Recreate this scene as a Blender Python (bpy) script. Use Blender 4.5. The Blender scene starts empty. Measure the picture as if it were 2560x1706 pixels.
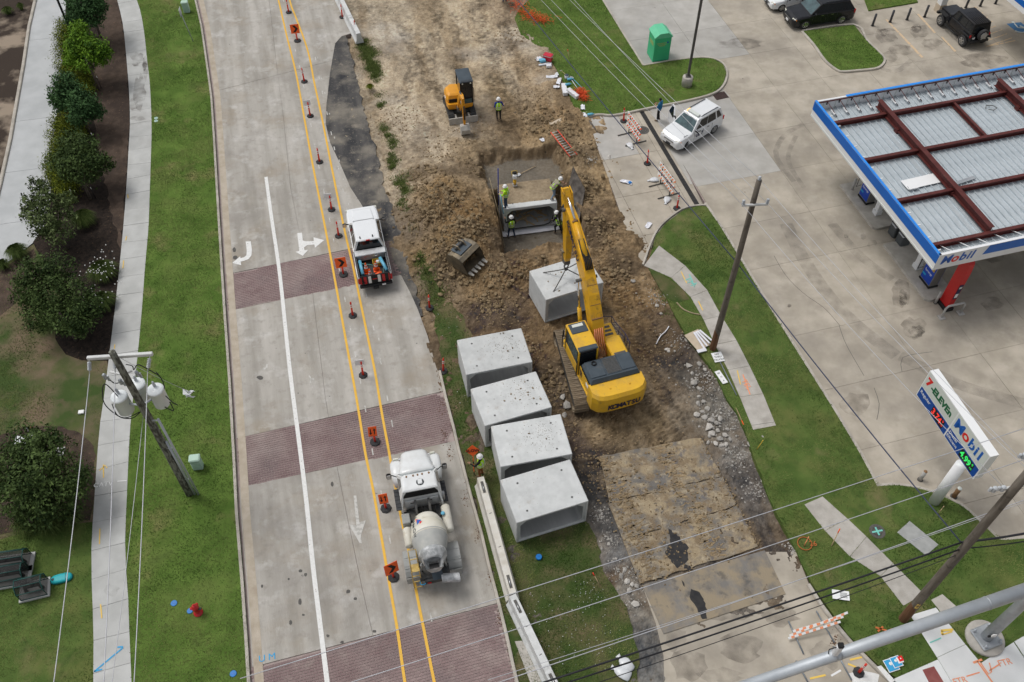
import bpy,bmesh,math,random
import numpy as np
from mathutils import Vector,Matrix,Euler
from mathutils.geometry import tessellate_polygon
R=math.radians
random.seed(7);rng=np.random.default_rng(7)
SC=bpy.context.scene
COL=SC.collection
CAM_H=37.0;FPX=2250.0;PITCH=R(50.7);CX,CY=1280.0,853.0
cd=bpy.data.cameras.new('camera');cam=bpy.data.objects.new('camera',cd);COL.objects.link(cam)
cam.location=(0,0,CAM_H);cam.rotation_euler=(math.pi/2-PITCH,0,0)
cd.sensor_width=36.0;cd.lens=36.0*FPX/2560.0;cd.clip_start=0.5;cd.clip_end=2000
SC.camera=cam
W=bpy.data.worlds.new('World');SC.world=W;W.use_nodes=True
SUN_EL,SUN_AZ=R(62),R(300)
wn=W.node_tree.nodes;wl=W.node_tree.links
bg=wn['Background'];sky=wn.new('ShaderNodeTexSky');sky.sky_type = 'NISHITA';sky.sun_disc=False
sky.sun_elevation=SUN_EL;sky.sun_rotation=SUN_AZ;sky.air_density=1.0;sky.dust_density=4.0;sky.ozone_density=1.0
hs=wn.new('ShaderNodeHueSaturation');hs.inputs['Saturation'].default_value=0.24
wl.new(sky.outputs[0],hs.inputs['Color']);wl.new(hs.outputs[0],bg.inputs['Color']);bg.inputs['Strength'].default_value=0.14
sd=bpy.data.lights.new('sun','SUN');sun=bpy.data.objects.new('sun',sd);COL.objects.link(sun)
sd.energy=1.5;sd.angle=R(20);sd.color=(1.0,0.97,0.93)
dv=Vector((math.sin(SUN_AZ)*math.cos(SUN_EL),math.cos(SUN_AZ)*math.cos(SUN_EL),math.sin(SUN_EL)))
sun.rotation_euler=dv.to_track_quat('Z','Y').to_euler()
SC.view_settings.view_transform = 'Standard';SC.view_settings.look = 'None'
SC.view_settings.exposure=-0.27;SC.view_settings.gamma=1.0
SC.cycles.max_bounces=5;SC.cycles.diffuse_bounces=3;SC.cycles.transparent_max_bounces=8
_c,_s=math.cos(PITCH),math.sin(PITCH)
def G(x,y,z=0.0):
    dx=x-CX;dyv=CY-y
    d=(dx,_c*FPX+_s*dyv,-_s*FPX+_c*dyv)
    t=(z-CAM_H)/d[2]
    return Vector((d[0]*t,d[1]*t,z))
def G2(p,z=0.0):
    v=G(p[0],p[1],z);return (v.x,v.y)
def PX(X,Y,Z):
    q=Z-CAM_H;w=Y*_c-q*_s
    return CX+FPX*X/w,CY-FPX*(Y*_s+q*_c)/w
YAW=R(14.6)
YAWL=R(15.3)
def rotz(p,a):c,s=math.cos(a),math.sin(a);return (p[0]*c-p[1]*s,p[0]*s+p[1]*c)
def RM(m):return M_[m] if isinstance(m,str) else m
class MB:
    def __init__(s,T=None):s.v=[];s.f=[];s.m=[];s.T=T;s.sm=[]
    def add(s,vs,fs,mi=0,T=None,sm=False):
        b=len(s.v)
        M=T if T is not None else None
        for p in vs:
            p=Vector(p)
            if M is not None:p=M@p
            if s.T is not None:p=s.T@p
            s.v.append((p.x,p.y,p.z))
        for f in fs:s.f.append(tuple(i+b for i in f));s.m.append(mi);s.sm.append(sm)
        return s
    def box(s,c,d,mi=0,T=None,bev=0.0,rz=0.0):
        x,y,z=d[0]/2,d[1]/2,d[2]/2
        if rz:
            M=Matrix.Translation(Vector(c))@Matrix.Rotation(rz,4,'Z');T=M if T is None else T@M;c=(0,0,0)
        if bev<=0:
            vs=[(c[0]+a*x,c[1]+b*y,c[2]+e*z) for e in (-1,1) for b in (-1,1) for a in (-1,1)]
            fs=[(0,2,3,1),(4,5,7,6),(0,1,5,4),(2,6,7,3),(0,4,6,2),(1,3,7,5)]
            return s.add(vs,fs,mi,T)
        b=min(bev,x*.9,y*.9,z*.9)
        ring=[]
        def oct_(xx,yy,k,zz):
            return [(c[0]+p[0],c[1]+p[1],c[2]+zz) for p in ((xx-k,-yy),(xx,-yy+k),(xx,yy-k),(xx-k,yy),(-xx+k,yy),(-xx,yy-k),(-xx,-yy+k),(-xx+k,-yy))]
        secs=[oct_(x-b,y-b,b*.4,-z),oct_(x,y,b,-z+b),oct_(x,y,b,z-b),oct_(x-b,y-b,b*.4,z)]
        return s.loft(secs,mi,T,cap=True)
    def loft(s,secs,mi=0,T=None,cap=True,closed=True,sm=False):
        n=len(secs[0]);vs=[p for q in secs for p in q];fs=[]
        for i in range(len(secs)-1):
            for j in range(n if closed else n-1):
                k=(j+1) % n
                fs.append((i*n+j,i*n+k,(i+1)*n+k,(i+1)*n+j))
        if cap and closed:
            fs.append(tuple(range(n-1,-1,-1)));fs.append(tuple((len(secs)-1)*n+j for j in range(n)))
        return s.add(vs,fs,mi,T,sm)
    def prism(s,poly,z0,z1,mi=0,T=None,side=True,bottom=False):
        poly=[(p[0],p[1]) for p in poly]
        ar=sum(poly[i][0]*poly[(i+1) % len(poly)][1]-poly[(i+1) % len(poly)][0]*poly[i][1] for i in range(len(poly)))
        if ar<0:poly=poly[::-1]
        n=len(poly)
        tris=tessellate_polygon([[Vector((p[0],p[1],0)) for p in poly]]) if n>4 else None
        vs=[(p[0],p[1],z1) for p in poly]
        if tris is None:fs=[tuple(range(n))]
        else:
            fs=[]
            for t in tris:
                a,b,c=(poly[i] for i in t)
                cr=(b[0]-a[0])*(c[1]-a[1])-(b[1]-a[1])*(c[0]-a[0])
                fs.append(tuple(t) if cr>0 else tuple(t[::-1]))
        if side:
            vs+=[(p[0],p[1],z0) for p in poly]
            fs+=[(j,n+j,n+(j+1) % n,(j+1) % n) for j in range(n)]
            if bottom:fs+=[tuple(i+n for i in f[::-1]) for f in fs[:(1 if tris is None else len(tris))]]
        return s.add(vs,fs,mi,T)
    def cyl(s,p0,p1,r0,r1=None,n=10,mi=0,T=None,cap=True,sm=True):
        r1=r0 if r1 is None else r1
        p0,p1=Vector(p0),Vector(p1);d=(p1-p0)
        if d.length<1e-9:return s
        q=d.to_track_quat('Z','Y').to_matrix()
        secs=[]
        for p,r in ((p0,r0),(p1,r1)):
            secs.append([p+q@Vector((r*math.cos(2*math.pi*k/n),r*math.sin(2*math.pi*k/n),0)) for k in range(n)])
        return s.loft(secs,mi,T,cap=cap,sm=sm)
    def tube(s,pts,r,n=6,mi=0,T=None,sm=True):
        pts=[Vector(p) for p in pts];secs=[]
        rr=r if isinstance(r,(list,tuple)) else [r]*len(pts)
        up=None
        for i,p in enumerate(pts):
            d=(pts[min(i+1,len(pts)-1)]-pts[max(i-1,0)]).normalized()
            if up is None:
                up=Vector((0,0,1)) if abs(d.z) < .9 else Vector((0,1,0))
            a=d.cross(up);
            if a.length<1e-6:a=d.cross(Vector((1,0,0)))
            a.normalize();b=a.cross(d).normalized();up=b
            secs.append([p+(a*math.cos(2*math.pi*k/n)+b*math.sin(2*math.pi*k/n))*rr[i] for k in range(n)])
        return s.loft(secs,mi,T,cap=True,sm=sm)
    def lathe(s,prof,n=20,mi=0,T=None,sm=True,cap=True):
        secs=[[(r*math.cos(2*math.pi*k/n),r*math.sin(2*math.pi*k/n),z) for k in range(n)] for r,z in prof]
        return s.loft(secs,mi,T,cap=cap,sm=sm)
    def ball(s,c,r,n=10,m=7,mi=0,T=None):
        r=r if isinstance(r,(tuple,list)) else (r,r,r)
        secs=[]
        for i in range(m+1):
            a=math.pi*(i/m) ;a=min(max(a,.06),math.pi-.06)
            secs.append([(c[0]+r[0]*math.sin(a)*math.cos(2*math.pi*k/n),c[1]+r[1]*math.sin(a)*math.sin(2*math.pi*k/n),c[2]-r[2]*math.cos(a)) for k in range(n)])
        return s.loft(secs,mi,T,sm=True)
    def mesh(s,name,mats):
        me=bpy.data.meshes.new(name);me.from_pydata(s.v,[],s.f)
        if not isinstance(mats,(list,tuple)):mats=[mats]
        for m in mats:me.materials.append(RM(m))
        me.polygons.foreach_set('material_index',s.m)
        me.polygons.foreach_set('use_smooth',s.sm)
        me.update();return me
    def build(s,name,mats,parent=None,loc=None,rz=None):
        o=bpy.data.objects.new(name,s.mesh(name,mats));COL.objects.link(o)
        if parent:o.parent=parent
        if loc is not None:o.location=loc
        if rz is not None:o.rotation_euler=(0,0,rz)
        return o
def link(name,me,parent=None,loc=None,rot=None):
    o=bpy.data.objects.new(name,me);COL.objects.link(o)
    if parent:o.parent=parent
    if loc is not None:o.location=loc
    if rot is not None:o.rotation_euler=rot
    return o
def tag(o,label=None,cat=None,group=None,kind=None):
    if label:o['label']=label
    if cat:o['category']=cat
    if group:o['group']=group
    if kind:o['kind']=kind
    return o
def thing(name,label,cat,loc=(0,0,0),rz=0.0,group=None):
    o=bpy.data.objects.new(name,None);COL.objects.link(o);o.empty_display_size = .2
    o.location=loc;o.rotation_euler=(0,0,rz);return tag(o,label,cat,group)
def copy_tree(o,label=None,loc=None,rz=None,parent=None):
    c=o.copy();COL.objects.link(c)
    if parent:c.parent=parent
    if label:c['label']=label
    if loc is not None:c.location=loc
    if rz is not None:c.rotation_euler=(0,0,rz)
    for ch in list(o.children):copy_tree(ch,parent=c)
    return c
def mb(T=None):return MB(T)
def TR(x=0,y=0,z=0,rx=0,ry=0,rz=0):return Matrix.Translation((x,y,z))@Euler((rx,ry,rz)).to_matrix().to_4x4()
def text_mesh(txt,size,mat,depth=0.004,bold=0.0,shear=0.0,sx=1.0):
    cu=bpy.data.curves.new('txt','FONT');cu.body=txt;cu.size=size;cu.extrude=depth;cu.offset=bold;cu.shear=shear
    cu.align_x = 'CENTER';cu.align_y = 'CENTER';cu.resolution_u=3
    o=bpy.data.objects.new('txt',cu);COL.objects.link(o)
    dg=bpy.context.evaluated_depsgraph_get();me=bpy.data.meshes.new_from_object(o.evaluated_get(dg))
    bpy.data.objects.remove(o);bpy.data.curves.remove(cu)
    if sx!=1.0:
        for v in me.vertices:v.co.x*=sx
    me.materials.clear();me.materials.append(RM(mat));return me
def text(name,txt,size,mat,parent,M,**k):
    me=text_mesh(txt,size,mat,**k);o=bpy.data.objects.new(name,me);COL.objects.link(o);o.parent=parent;o.matrix_local=M;return o
def frame(o,x,n):
    x=Vector(x).normalized();n=Vector(n).normalized();y=n.cross(x).normalized();x=y.cross(n).normalized()
    M=Matrix((x,y,n)).transposed().to_4x4();M.translation=Vector(o);return M
def resample(pts,step):
    pts=[Vector((p[0],p[1])) for p in pts];out=[pts[0].copy()];acc=0
    for a,b in zip(pts,pts[1:]):
        L=(b-a).length;d=step-acc
        while d<=L:out.append(a+(b-a)*(d/L));d+=step
        acc=L-(d-step)
    out.append(pts[-1]);return out
def smooth_line(pts,n=6):
    P=[Vector(p) for p in pts];out=[]
    for i in range(len(P)-1):
        a,b,c,d=P[max(i-1,0)],P[i],P[i+1],P[min(i+2,len(P)-1)]
        for k in range(n):
            t=k/n
            out.append(.5*((2*b)+(c-a)*t+(2*a-5*b+4*c-d)*t*t+(3*b-a-3*c+d)*t**3))
    out.append(P[-1]);return out
def offset_line(pts,d):
    out=[]
    for i,p in enumerate(pts):
        t=(Vector(pts[min(i+1,len(pts)-1)])-Vector(pts[max(i-1,0)]));t=Vector((t.x,t.y)).normalized()
        out.append(Vector((p[0]-t.y*d,p[1]+t.x*d)))
    return out
def inside(poly,X,Y):
    c=np.zeros(np.shape(X),bool);n=len(poly);j=n-1
    for i in range(n):
        xi,yi=poly[i];xj,yj=poly[j]
        if yi!=yj:
            t=((yi>Y)!=(yj>Y))&(X<(xj-xi)*(Y-yi)/(yj-yi)+xi);c ^= t
        j=i
    return c
def _hash(ix,iy,seed):
    h=(ix.astype(np.int64)*374761393+iy.astype(np.int64)*668265263+seed*974711)&0x7fffffff
    h=((h ^ (h >> 13))*1274126177)&0x7fffffff
    return ((h ^ (h >> 16))&0xffffff)/float(0xffffff)
def vnoise(x,y,seed=0):
    ix,iy=np.floor(x),np.floor(y);fx,fy=x-ix,y-iy
    u,v=fx*fx*(3-2*fx),fy*fy*(3-2*fy)
    a,b,c,d=_hash(ix,iy,seed),_hash(ix+1,iy,seed),_hash(ix,iy+1,seed),_hash(ix+1,iy+1,seed)
    return (a*(1-u)+b*u)*(1-v)+(c*(1-u)+d*u)*v
def fbm(x,y,sc,o=4,seed=0):
    r=0;a = .5;
    for k in range(o):r=r+a*(vnoise(x*sc,y*sc,seed+k*17)-.5);sc*=2.03;a*=.5
    return r*2
def worley(x,y,sc,seed=0):
    x=x*sc;y=y*sc;ix,iy=np.floor(x),np.floor(y);best=np.full(x.shape,9.0);hid=np.zeros(x.shape)
    for a in (-1,0,1):
        for b in (-1,0,1):
            jx,jy=ix+a,iy+b
            d=np.hypot(jx+_hash(jx,jy,seed)-x,jy+_hash(jx,jy,seed+5)-y)
            m=d<best;best=np.where(m,d,best);hid=np.where(m,_hash(jx,jy,seed+9),hid)
    return best,hid
def C4(c):return (c[0],c[1],c[2],1.0)
MATS = {}
def mat(name,c,c2=None,sc=6.0,det=5.0,rough=.75,metal=0.0,bump=0.0,bsc=40.0,spk=None,rnd=0.0,coord='Object',stretch=None,spec=.35,attr=None,lo=.35,hi=.65,trans=0.0,alpha=1.0,coat=0.0,dirt=None):
    m=bpy.data.materials.new(name);m.use_nodes=True;N=m.node_tree.nodes;L=m.node_tree.links
    B=N['Principled BSDF'];B.inputs['Roughness'].default_value=rough;B.inputs['Metallic'].default_value=metal
    B.inputs['Specular IOR Level'].default_value=spec
    if coat:B.inputs['Coat Weight'].default_value=coat;B.inputs['Coat Roughness'].default_value = .08
    if trans:B.inputs['Transmission Weight'].default_value=trans
    if alpha<1:B.inputs['Alpha'].default_value=alpha
    B.inputs['Base Color'].default_value=C4(c)
    tc=N.new('ShaderNodeTexCoord')
    if coord=='World':
        g=N.new('ShaderNodeNewGeometry');vec=g.outputs['Position']
    else:vec=tc.outputs[coord]
    if stretch:
        mp=N.new('ShaderNodeMapping');mp.vector_type = 'POINT';mp.inputs['Rotation'].default_value=(0,0,stretch[3] if len(stretch)>3 else 0);mp.inputs['Scale'].default_value=stretch[:3]
        if len(stretch)>3:
            mp2=N.new('ShaderNodeMapping');mp2.inputs['Rotation'].default_value=(0,0,stretch[3]);mp.inputs['Rotation'].default_value=(0,0,0)
            L.new(vec,mp2.inputs[0]);L.new(mp2.outputs[0],mp.inputs[0])
        else:L.new(vec,mp.inputs[0])
        svec=mp.outputs[0]
    else:svec=vec
    col=None
    if attr:
        a=N.new('ShaderNodeVertexColor');a.layer_name=attr;col=a.outputs[0]
    def mix(fac,A,Bc,typ='MIX'):
        x=N.new('ShaderNodeMix');x.data_type = 'RGBA';x.blend_type=typ
        for sock,v in ((x.inputs[0],fac),(x.inputs[6],A),(x.inputs[7],Bc)):
            if hasattr(v,'links'):L.new(v,sock)
            else:sock.default_value=v if not isinstance(v,tuple) else C4(v)
        return x.outputs[2]
    def noise(v,s,d=det,r=.55):
        n=N.new('ShaderNodeTexNoise');n.inputs['Scale'].default_value=s;n.inputs['Detail'].default_value=d;n.inputs['Roughness'].default_value=r
        L.new(v,n.inputs['Vector']);return n.outputs['Fac']
    def ramp(f,a,b,va=0.0,vb=1.0):
        r=N.new('ShaderNodeMapRange');r.inputs[1].default_value=a;r.inputs[2].default_value=b;r.inputs[3].default_value=va;r.inputs[4].default_value=vb;r.clamp=True
        L.new(f,r.inputs[0]);return r.outputs[0]
    if c2 is not None:
        f=ramp(noise(svec,sc),lo,hi)
        col=mix(f,col if col is not None else C4(c),C4(c2)) if attr is None else mix(ramp(noise(svec,sc),lo,hi,0,.6),col,C4(c2),'MULTIPLY')
    if dirt:
        for (dc,dsc,dl,dh,da) in (dirt if isinstance(dirt,list) else [dirt]):
            col=mix(ramp(noise(vec,dsc,6,.62),dl,dh,0,da),col if col is not None else C4(c),C4(dc))
    if spk:
        for (kc,ks,kt) in (spk if isinstance(spk,list) else [spk]):
            col=mix(ramp(noise(vec,ks,2,.5),kt,kt+.06),col if col is not None else C4(c),C4(kc))
    if rnd:
        oi=N.new('ShaderNodeObjectInfo');r=ramp(oi.outputs['Random'],0,1,1-rnd,1+rnd)
        vm=N.new('ShaderNodeVectorMath');vm.operation = 'SCALE'
        if col is None:
            rgb=N.new('ShaderNodeRGB');rgb.outputs[0].default_value=C4(c);col=rgb.outputs[0]
        L.new(col,vm.inputs[0]);L.new(r,vm.inputs['Scale']);col=vm.outputs[0]
    if col is not None:L.new(col,B.inputs['Base Color'])
    if bump:
        bp=N.new('ShaderNodeBump');bp.inputs['Strength'].default_value=bump;bp.inputs['Distance'].default_value = .05
        L.new(noise(svec,bsc,4,.6),bp.inputs['Height']);L.new(bp.outputs[0],B.inputs['Normal'])
    m['_']=1;MATS[name]=m
    return m
def glass(name,c=(.02,.025,.03),rough=.05):
    return mat(name,c,rough=rough,spec=.6)
K=dict
M_ = {}
def D(key,*a,**k):M_[key]=mat(key,*a,**k)
RS=(1.0,0.10,1.0,-R(14.6))
D('road',(.325,.305,.27),(.475,.45,.41),sc=1.3,rough=.9,bump=.25,bsc=30,coord='World',stretch=RS,dirt=[((.31,.26,.195),.35,.50,.70,.65),((.60,.585,.56),.9,.54,.70,.6),((.23,.212,.19),.16,.52,.66,.55),((.25,.23,.20),2.2,.53,.70,.5)],spk=((.16,.155,.15),3.1,.735),det=6)
D('road_gutter',(.42,.36,.28),(.50,.44,.36),sc=2,rough=.95,bump=.3,bsc=20,coord='World',dirt=((.33,.27,.2),1.2,.5,.7,.6))
D('kerb',(.41,.375,.32),(.50,.465,.41),sc=2,rough=.9,bump=.3,bsc=25,coord='World',dirt=((.27,.25,.22),.8,.52,.68,.6))
D('walk',(.43,.435,.42),(.51,.515,.50),sc=1.2,rough=.9,bump=.15,bsc=40,coord='World',rnd=.05,dirt=((.36,.35,.33),.35,.55,.75,.5))
D('walk_old',(.40,.375,.335),(.50,.475,.435),sc=2.2,rough=.95,bump=.4,bsc=25,coord='World',rnd=.06,dirt=((.27,.25,.22),.7,.52,.7,.6))
D('walk_new',(.66,.67,.665),(.73,.74,.735),sc=1.0,rough=.85,bump=.1,bsc=40,coord='World',rnd=.03)
D('drive',(.43,.445,.45),(.50,.515,.52),sc=.8,rough=.9,bump=.15,bsc=40,coord='World',rnd=.05,dirt=((.58,.50,.38),.25,.62,.72,.5))
D('lot',(.375,.335,.272),(.49,.44,.365),sc=.8,rough=.9,bump=.2,bsc=30,coord='World',rnd=.05,det=7,dirt=[((.25,.225,.19),.16,.47,.66,.7),((.27,.24,.20),.7,.52,.7,.5),((.55,.51,.45),.5,.6,.75,.5)],spk=((.17,.15,.13),1.7,.755))
D('lot_grey',(.37,.355,.325),(.46,.445,.415),sc=.9,rough=.9,bump=.2,bsc=30,coord='World',rnd=.06,det=7,dirt=[((.31,.305,.295),.25,.5,.7,.6),((.56,.53,.48),.5,.6,.75,.5)],spk=((.17,.15,.13),1.7,.755))
D('brick',(.22,.15,.148),(.30,.225,.215),sc=.9,rough=.9,bump=.3,bsc=30,coord='World',rnd=.08,dirt=[((.15,.11,.115),.45,.50,.66,.65),((.42,.35,.32),.35,.50,.70,.65),((.36,.30,.27),1.5,.56,.7,.5)])
D('mortar',(.33,.265,.25),(.40,.33,.31),sc=3,rough=.95,coord='World')
D('white_paint',(.78,.78,.76),(.70,.70,.68),sc=8,rough=.6,coord='World',spk=((.42,.41,.39),9.0,.66))
D('old_paint',(.58,.57,.54),(.50,.49,.46),sc=6,rough=.8,coord='World',spk=((.42,.41,.38),6.0,.52))
D('yellow_paint',(.80,.47,.05),(.74,.43,.06),sc=7,rough=.6,coord='World',spk=((.42,.34,.16),8.0,.69))
D('yellow_faded',(.62,.45,.26),(.58,.46,.33),sc=5,rough=.8,coord='World',spk=((.38,.35,.31),5.0,.58))
D('asphalt',(.035,.036,.04),(.10,.095,.09),sc=1.2,rough=.9,bump=.5,bsc=40,coord='World',stretch=(1,.22,1,-R(10)),dirt=[((.25,.225,.185),.45,.46,.64,.8),((.33,.29,.23),1.3,.58,.72,.6)],spk=[((.30,.255,.185),3.2,.68),((.24,.21,.17),9.0,.66)])
D('lawn',(.070,.118,.028),(.11,.165,.042),sc=1.1,rough=.95,bump=.6,bsc=70,coord='World',det=8,dirt=[((.17,.18,.06),.5,.48,.68,.7),((.23,.19,.095),.33,.57,.72,.8),((.035,.07,.02),.9,.55,.72,.6)],spec=.1)
D('lawn_lush',(.078,.14,.026),(.125,.20,.042),sc=1.0,rough=.95,bump=.5,bsc=70,coord='World',det=8,dirt=[((.17,.20,.06),.4,.50,.70,.6),((.24,.20,.095),.33,.58,.70,.65),((.05,.095,.022),.8,.55,.72,.5)],spec=.1)
D('lawn_thin',(.06,.095,.028),(.20,.15,.10),sc=.35,rough=.95,bump=.6,bsc=60,coord='World',det=8,lo=.42,hi=.60,dirt=[((.09,.12,.035),.9,.5,.7,.6),((.15,.11,.075),1.7,.58,.7,.6)],spec=.1)
D('lawn_weedy',(.065,.10,.028),(.17,.14,.075),sc=.6,rough=.95,bump=.8,bsc=50,coord='World',det=8,lo=.42,hi=.66,dirt=[((.04,.075,.02),1.1,.5,.7,.7),((.24,.20,.14),1.6,.62,.74,.6)],spec=.1)
D('mulch',(.022,.018,.016),(.048,.036,.029),sc=5,rough=.95,bump=1.0,bsc=25,coord='World',det=8,spk=((.12,.075,.045),9.0,.67),spec=.1)
D('mulch_brown',(.075,.055,.043),(.12,.088,.068),sc=2.2,rough=.95,bump=1.0,bsc=25,coord='World',det=8,dirt=((.05,.038,.032),.4,.45,.6,.8),spk=((.17,.11,.075),8.0,.66),spec=.1)
D('soil_bare',(.32,.26,.20),(.055,.042,.034),sc=.35,rough=.95,bump=.6,bsc=20,coord='World',det=8,lo=.40,hi=.52,spec=.1)
D('ground',(.30,.24,.17),(.38,.31,.23),sc=.6,rough=.95,bump=.4,bsc=12,coord='World')
D('dirt',(.3,.24,.17),(.55,.48,.42),sc=5.5,rough=.95,bump=1.0,bsc=11,coord='World',det=9,attr='tint',spec=.12,lo=.35,hi=.7,spk=((.10,.078,.055),2.6,.70))
D('clod',(.30,.225,.135),(.22,.165,.10),sc=3,rough=.95,bump=.6,bsc=14,rnd=.28,spec=.1)
D('rubble',(.39,.37,.335),(.48,.455,.42),sc=5,rough=.95,bump=.6,bsc=14,rnd=.22)
D('mud',(.205,.185,.15),(.25,.225,.185),sc=2,rough=.55,bump=.25,bsc=6,coord='World',spec=.4)
D('concrete',(.52,.535,.53),(.63,.645,.64),sc=1.6,rough=.85,bump=.15,bsc=30,det=6,dirt=[((.38,.38,.37),.9,.50,.70,.6),((.36,.32,.26),1.6,.60,.72,.5),((.66,.67,.67),.6,.58,.74,.5)],rnd=.07)
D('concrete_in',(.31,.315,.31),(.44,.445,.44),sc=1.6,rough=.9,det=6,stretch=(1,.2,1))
D('concrete_dirty',(.42,.38,.30),(.54,.51,.46),sc=1.2,rough=.9,bump=.3,bsc=15,det=7,dirt=[((.28,.225,.15),.7,.45,.62,.85)])
D('splash',(.26,.21,.145),(.19,.155,.11),sc=4,rough=.95,rnd=.3)
D('barrier',(.60,.57,.50),(.68,.66,.61),sc=2.5,rough=.9,bump=.3,bsc=20,dirt=((.46,.42,.35),1.1,.55,.7,.5))
D('barrier_grey',(.58,.59,.58),(.68,.69,.685),sc=2.5,rough=.9,bump=.3,bsc=20,dirt=((.34,.34,.33),1.1,.58,.68,.6))
D('plate_grey',(.13,.125,.12),(.22,.205,.185),sc=1.2,rough=.7,coord='World',det=8,spec=.4,stretch=(1,.2,1,-R(20)),dirt=[((.31,.25,.165),.8,.42,.58,.85),((.065,.065,.068),1.5,.56,.66,.6)],bump=.4,bsc=14)
D('spray_grass',(.50,.15,.045),rough=.9)
D('steel_plate',(.115,.11,.105),(.185,.17,.15),sc=1.2,rough=.7,coord='World',det=7,spec=.4,dirt=[((.35,.275,.17),.9,.40,.58,.92),((.20,.145,.085),1.6,.48,.60,.85),((.43,.36,.25),3.0,.56,.66,.7),((.12,.115,.12),1.3,.58,.65,.75),((.05,.045,.04),4.0,.63,.69,.8)],bump=.6,bsc=14)
D('oil',(.018,.018,.02),(.035,.033,.032),sc=4,rough=.35)
D('red_plastic',(.86,.06,.035),(.80,.055,.035),sc=6,rough=.4)
D('white_tape',(.82,.82,.80),rough=.4)
D('rubber',(.028,.029,.031),(.05,.05,.052),sc=8,rough=.85)
D('orange_sign',(.95,.13,.02),rough=.5)
D('black',(.012,.012,.013),rough=.55)
D('black_gloss',(.010,.011,.013),rough=.18,coat=.6,spec=.5)
D('white_car',(.78,.80,.815),(.75,.77,.785),sc=2,rough=.25,coat=.5,spec=.5)
D('white_truck',(.74,.76,.765),(.66,.67,.665),sc=2.5,rough=.35,coat=.3,dirt=((.52,.50,.46),1.2,.60,.78,.4))
D('black_car',(.006,.007,.010),(.009,.010,.014),sc=2,rough=.2,coat=.25,spec=.35)
D('window',(.012,.015,.018),rough=.06,spec=.6)
D('windshield',(.07,.13,.14),(.035,.065,.075),sc=2.2,rough=.06,spec=.6)
D('chrome',(.62,.63,.64),rough=.22,metal=1.0)
D('silver',(.50,.51,.52),(.42,.43,.44),sc=4,rough=.35,metal=.85)
D('alu',(.62,.63,.64),(.50,.51,.52),sc=3,rough=.45,metal=.6)
D('galv',(.44,.475,.51),(.52,.555,.585),sc=1.5,rough=.5,metal=.35,dirt=((.36,.38,.40),.7,.55,.7,.4))
D('galv_dark',(.36,.385,.41),(.46,.485,.505),sc=2.5,rough=.5,metal=.5,det=7)
D('head_lamp',(.62,.62,.50),(.75,.75,.68),sc=9,rough=.15,spec=.6)
D('amber',(.80,.26,.03),rough=.3)
D('tail_red',(.50,.012,.015),rough=.25)
D('white_plastic',(.80,.81,.82),rough=.5)
D('dark_plastic',(.03,.032,.036),(.045,.047,.05),sc=5,rough=.6)
D('bed_liner',(.035,.037,.04),(.06,.062,.065),sc=4,rough=.8)
D('machine_yellow',(.78,.46,.022),(.70,.40,.03),sc=1.6,rough=.4,coat=.2,dirt=[((.36,.25,.10),1.3,.54,.74,.65),((.20,.14,.07),3.5,.62,.72,.6)],det=7)
D('boom_yellow',(.78,.43,.014),(.70,.36,.012),sc=1.6,rough=.4,coat=.2,dirt=[((.20,.11,.03),2.2,.57,.70,.75),((.30,.21,.10),1.0,.56,.7,.6)],det=7)
D('mini_orange',(.80,.36,.018),(.72,.30,.015),sc=2,rough=.4,coat=.2,dirt=((.35,.25,.14),2.2,.62,.76,.5))
D('slate',(.045,.062,.078),(.062,.082,.10),sc=2,rough=.5,dirt=((.13,.12,.105),1.6,.58,.74,.6))
D('track_steel',(.19,.15,.105),(.29,.235,.165),sc=3.5,rough=.8,metal=.2,bump=.5,bsc=20,rnd=.12)
D('track_dark',(.05,.055,.06),(.10,.095,.085),sc=3,rough=.7,metal=.3)
D('bucket_steel',(.15,.13,.10),(.30,.245,.165),sc=2.2,rough=.6,metal=.4,bump=.4,bsc=12,det=7)
D('grey_bucket',(.36,.345,.31),(.46,.44,.40),sc=4,rough=.8)
D('rod',(.78,.79,.80),rough=.15,metal=1.0)
D('hose',(.02,.02,.021),rough=.6)
D('navy_text',(.022,.022,.07),rough=.5)
D('drum',(.62,.59,.48),(.72,.70,.63),sc=1.6,rough=.75,det=7,bump=.25,bsc=16,dirt=[((.36,.36,.33),1.0,.50,.66,.75),((.40,.31,.18),2.4,.58,.72,.5)])
D('drum_grey',(.36,.37,.36),(.47,.47,.44),sc=2.2,rough=.8,det=7,bump=.3,bsc=16)
D('cement_steel',(.40,.415,.42),(.62,.63,.635),sc=5,rough=.6,metal=.3,det=8,bump=.5,bsc=20,lo=.42,hi=.6)
D('fender_grey',(.30,.31,.30),(.38,.385,.375),sc=3,rough=.8,det=6)
D('tank_cream',(.58,.555,.47),(.66,.64,.57),sc=3,rough=.7,dirt=((.42,.35,.22),1.8,.55,.7,.6))
D('ladder_yellow',(.62,.44,.13),(.55,.40,.16),sc=5,rough=.7)
D('red_ladder',(.78,.10,.05),(.70,.09,.05),sc=5,rough=.6)
D('skin',(.42,.24,.16),rough=.6)
D('hi_vis',(.52,.90,.03),(.46,.82,.03),sc=6,rough=.7)
D('reflect',(.72,.74,.72),rough=.35)
D('hat_white',(.84,.84,.83),rough=.35,coat=.3)
D('jeans',(.03,.055,.11),(.05,.08,.15),sc=9,rough=.9)
D('jeans_light',(.22,.30,.40),(.28,.36,.46),sc=9,rough=.9)
D('trousers_dark',(.016,.017,.02),rough=.9)
D('trousers_brown',(.25,.085,.025),rough=.9)
D('shirt_blue',(.02,.16,.32),(.018,.13,.27),sc=7,rough=.9)
D('shirt_royal',(.012,.035,.28),rough=.9)
D('shirt_black',(.015,.016,.018),rough=.9)
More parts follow.
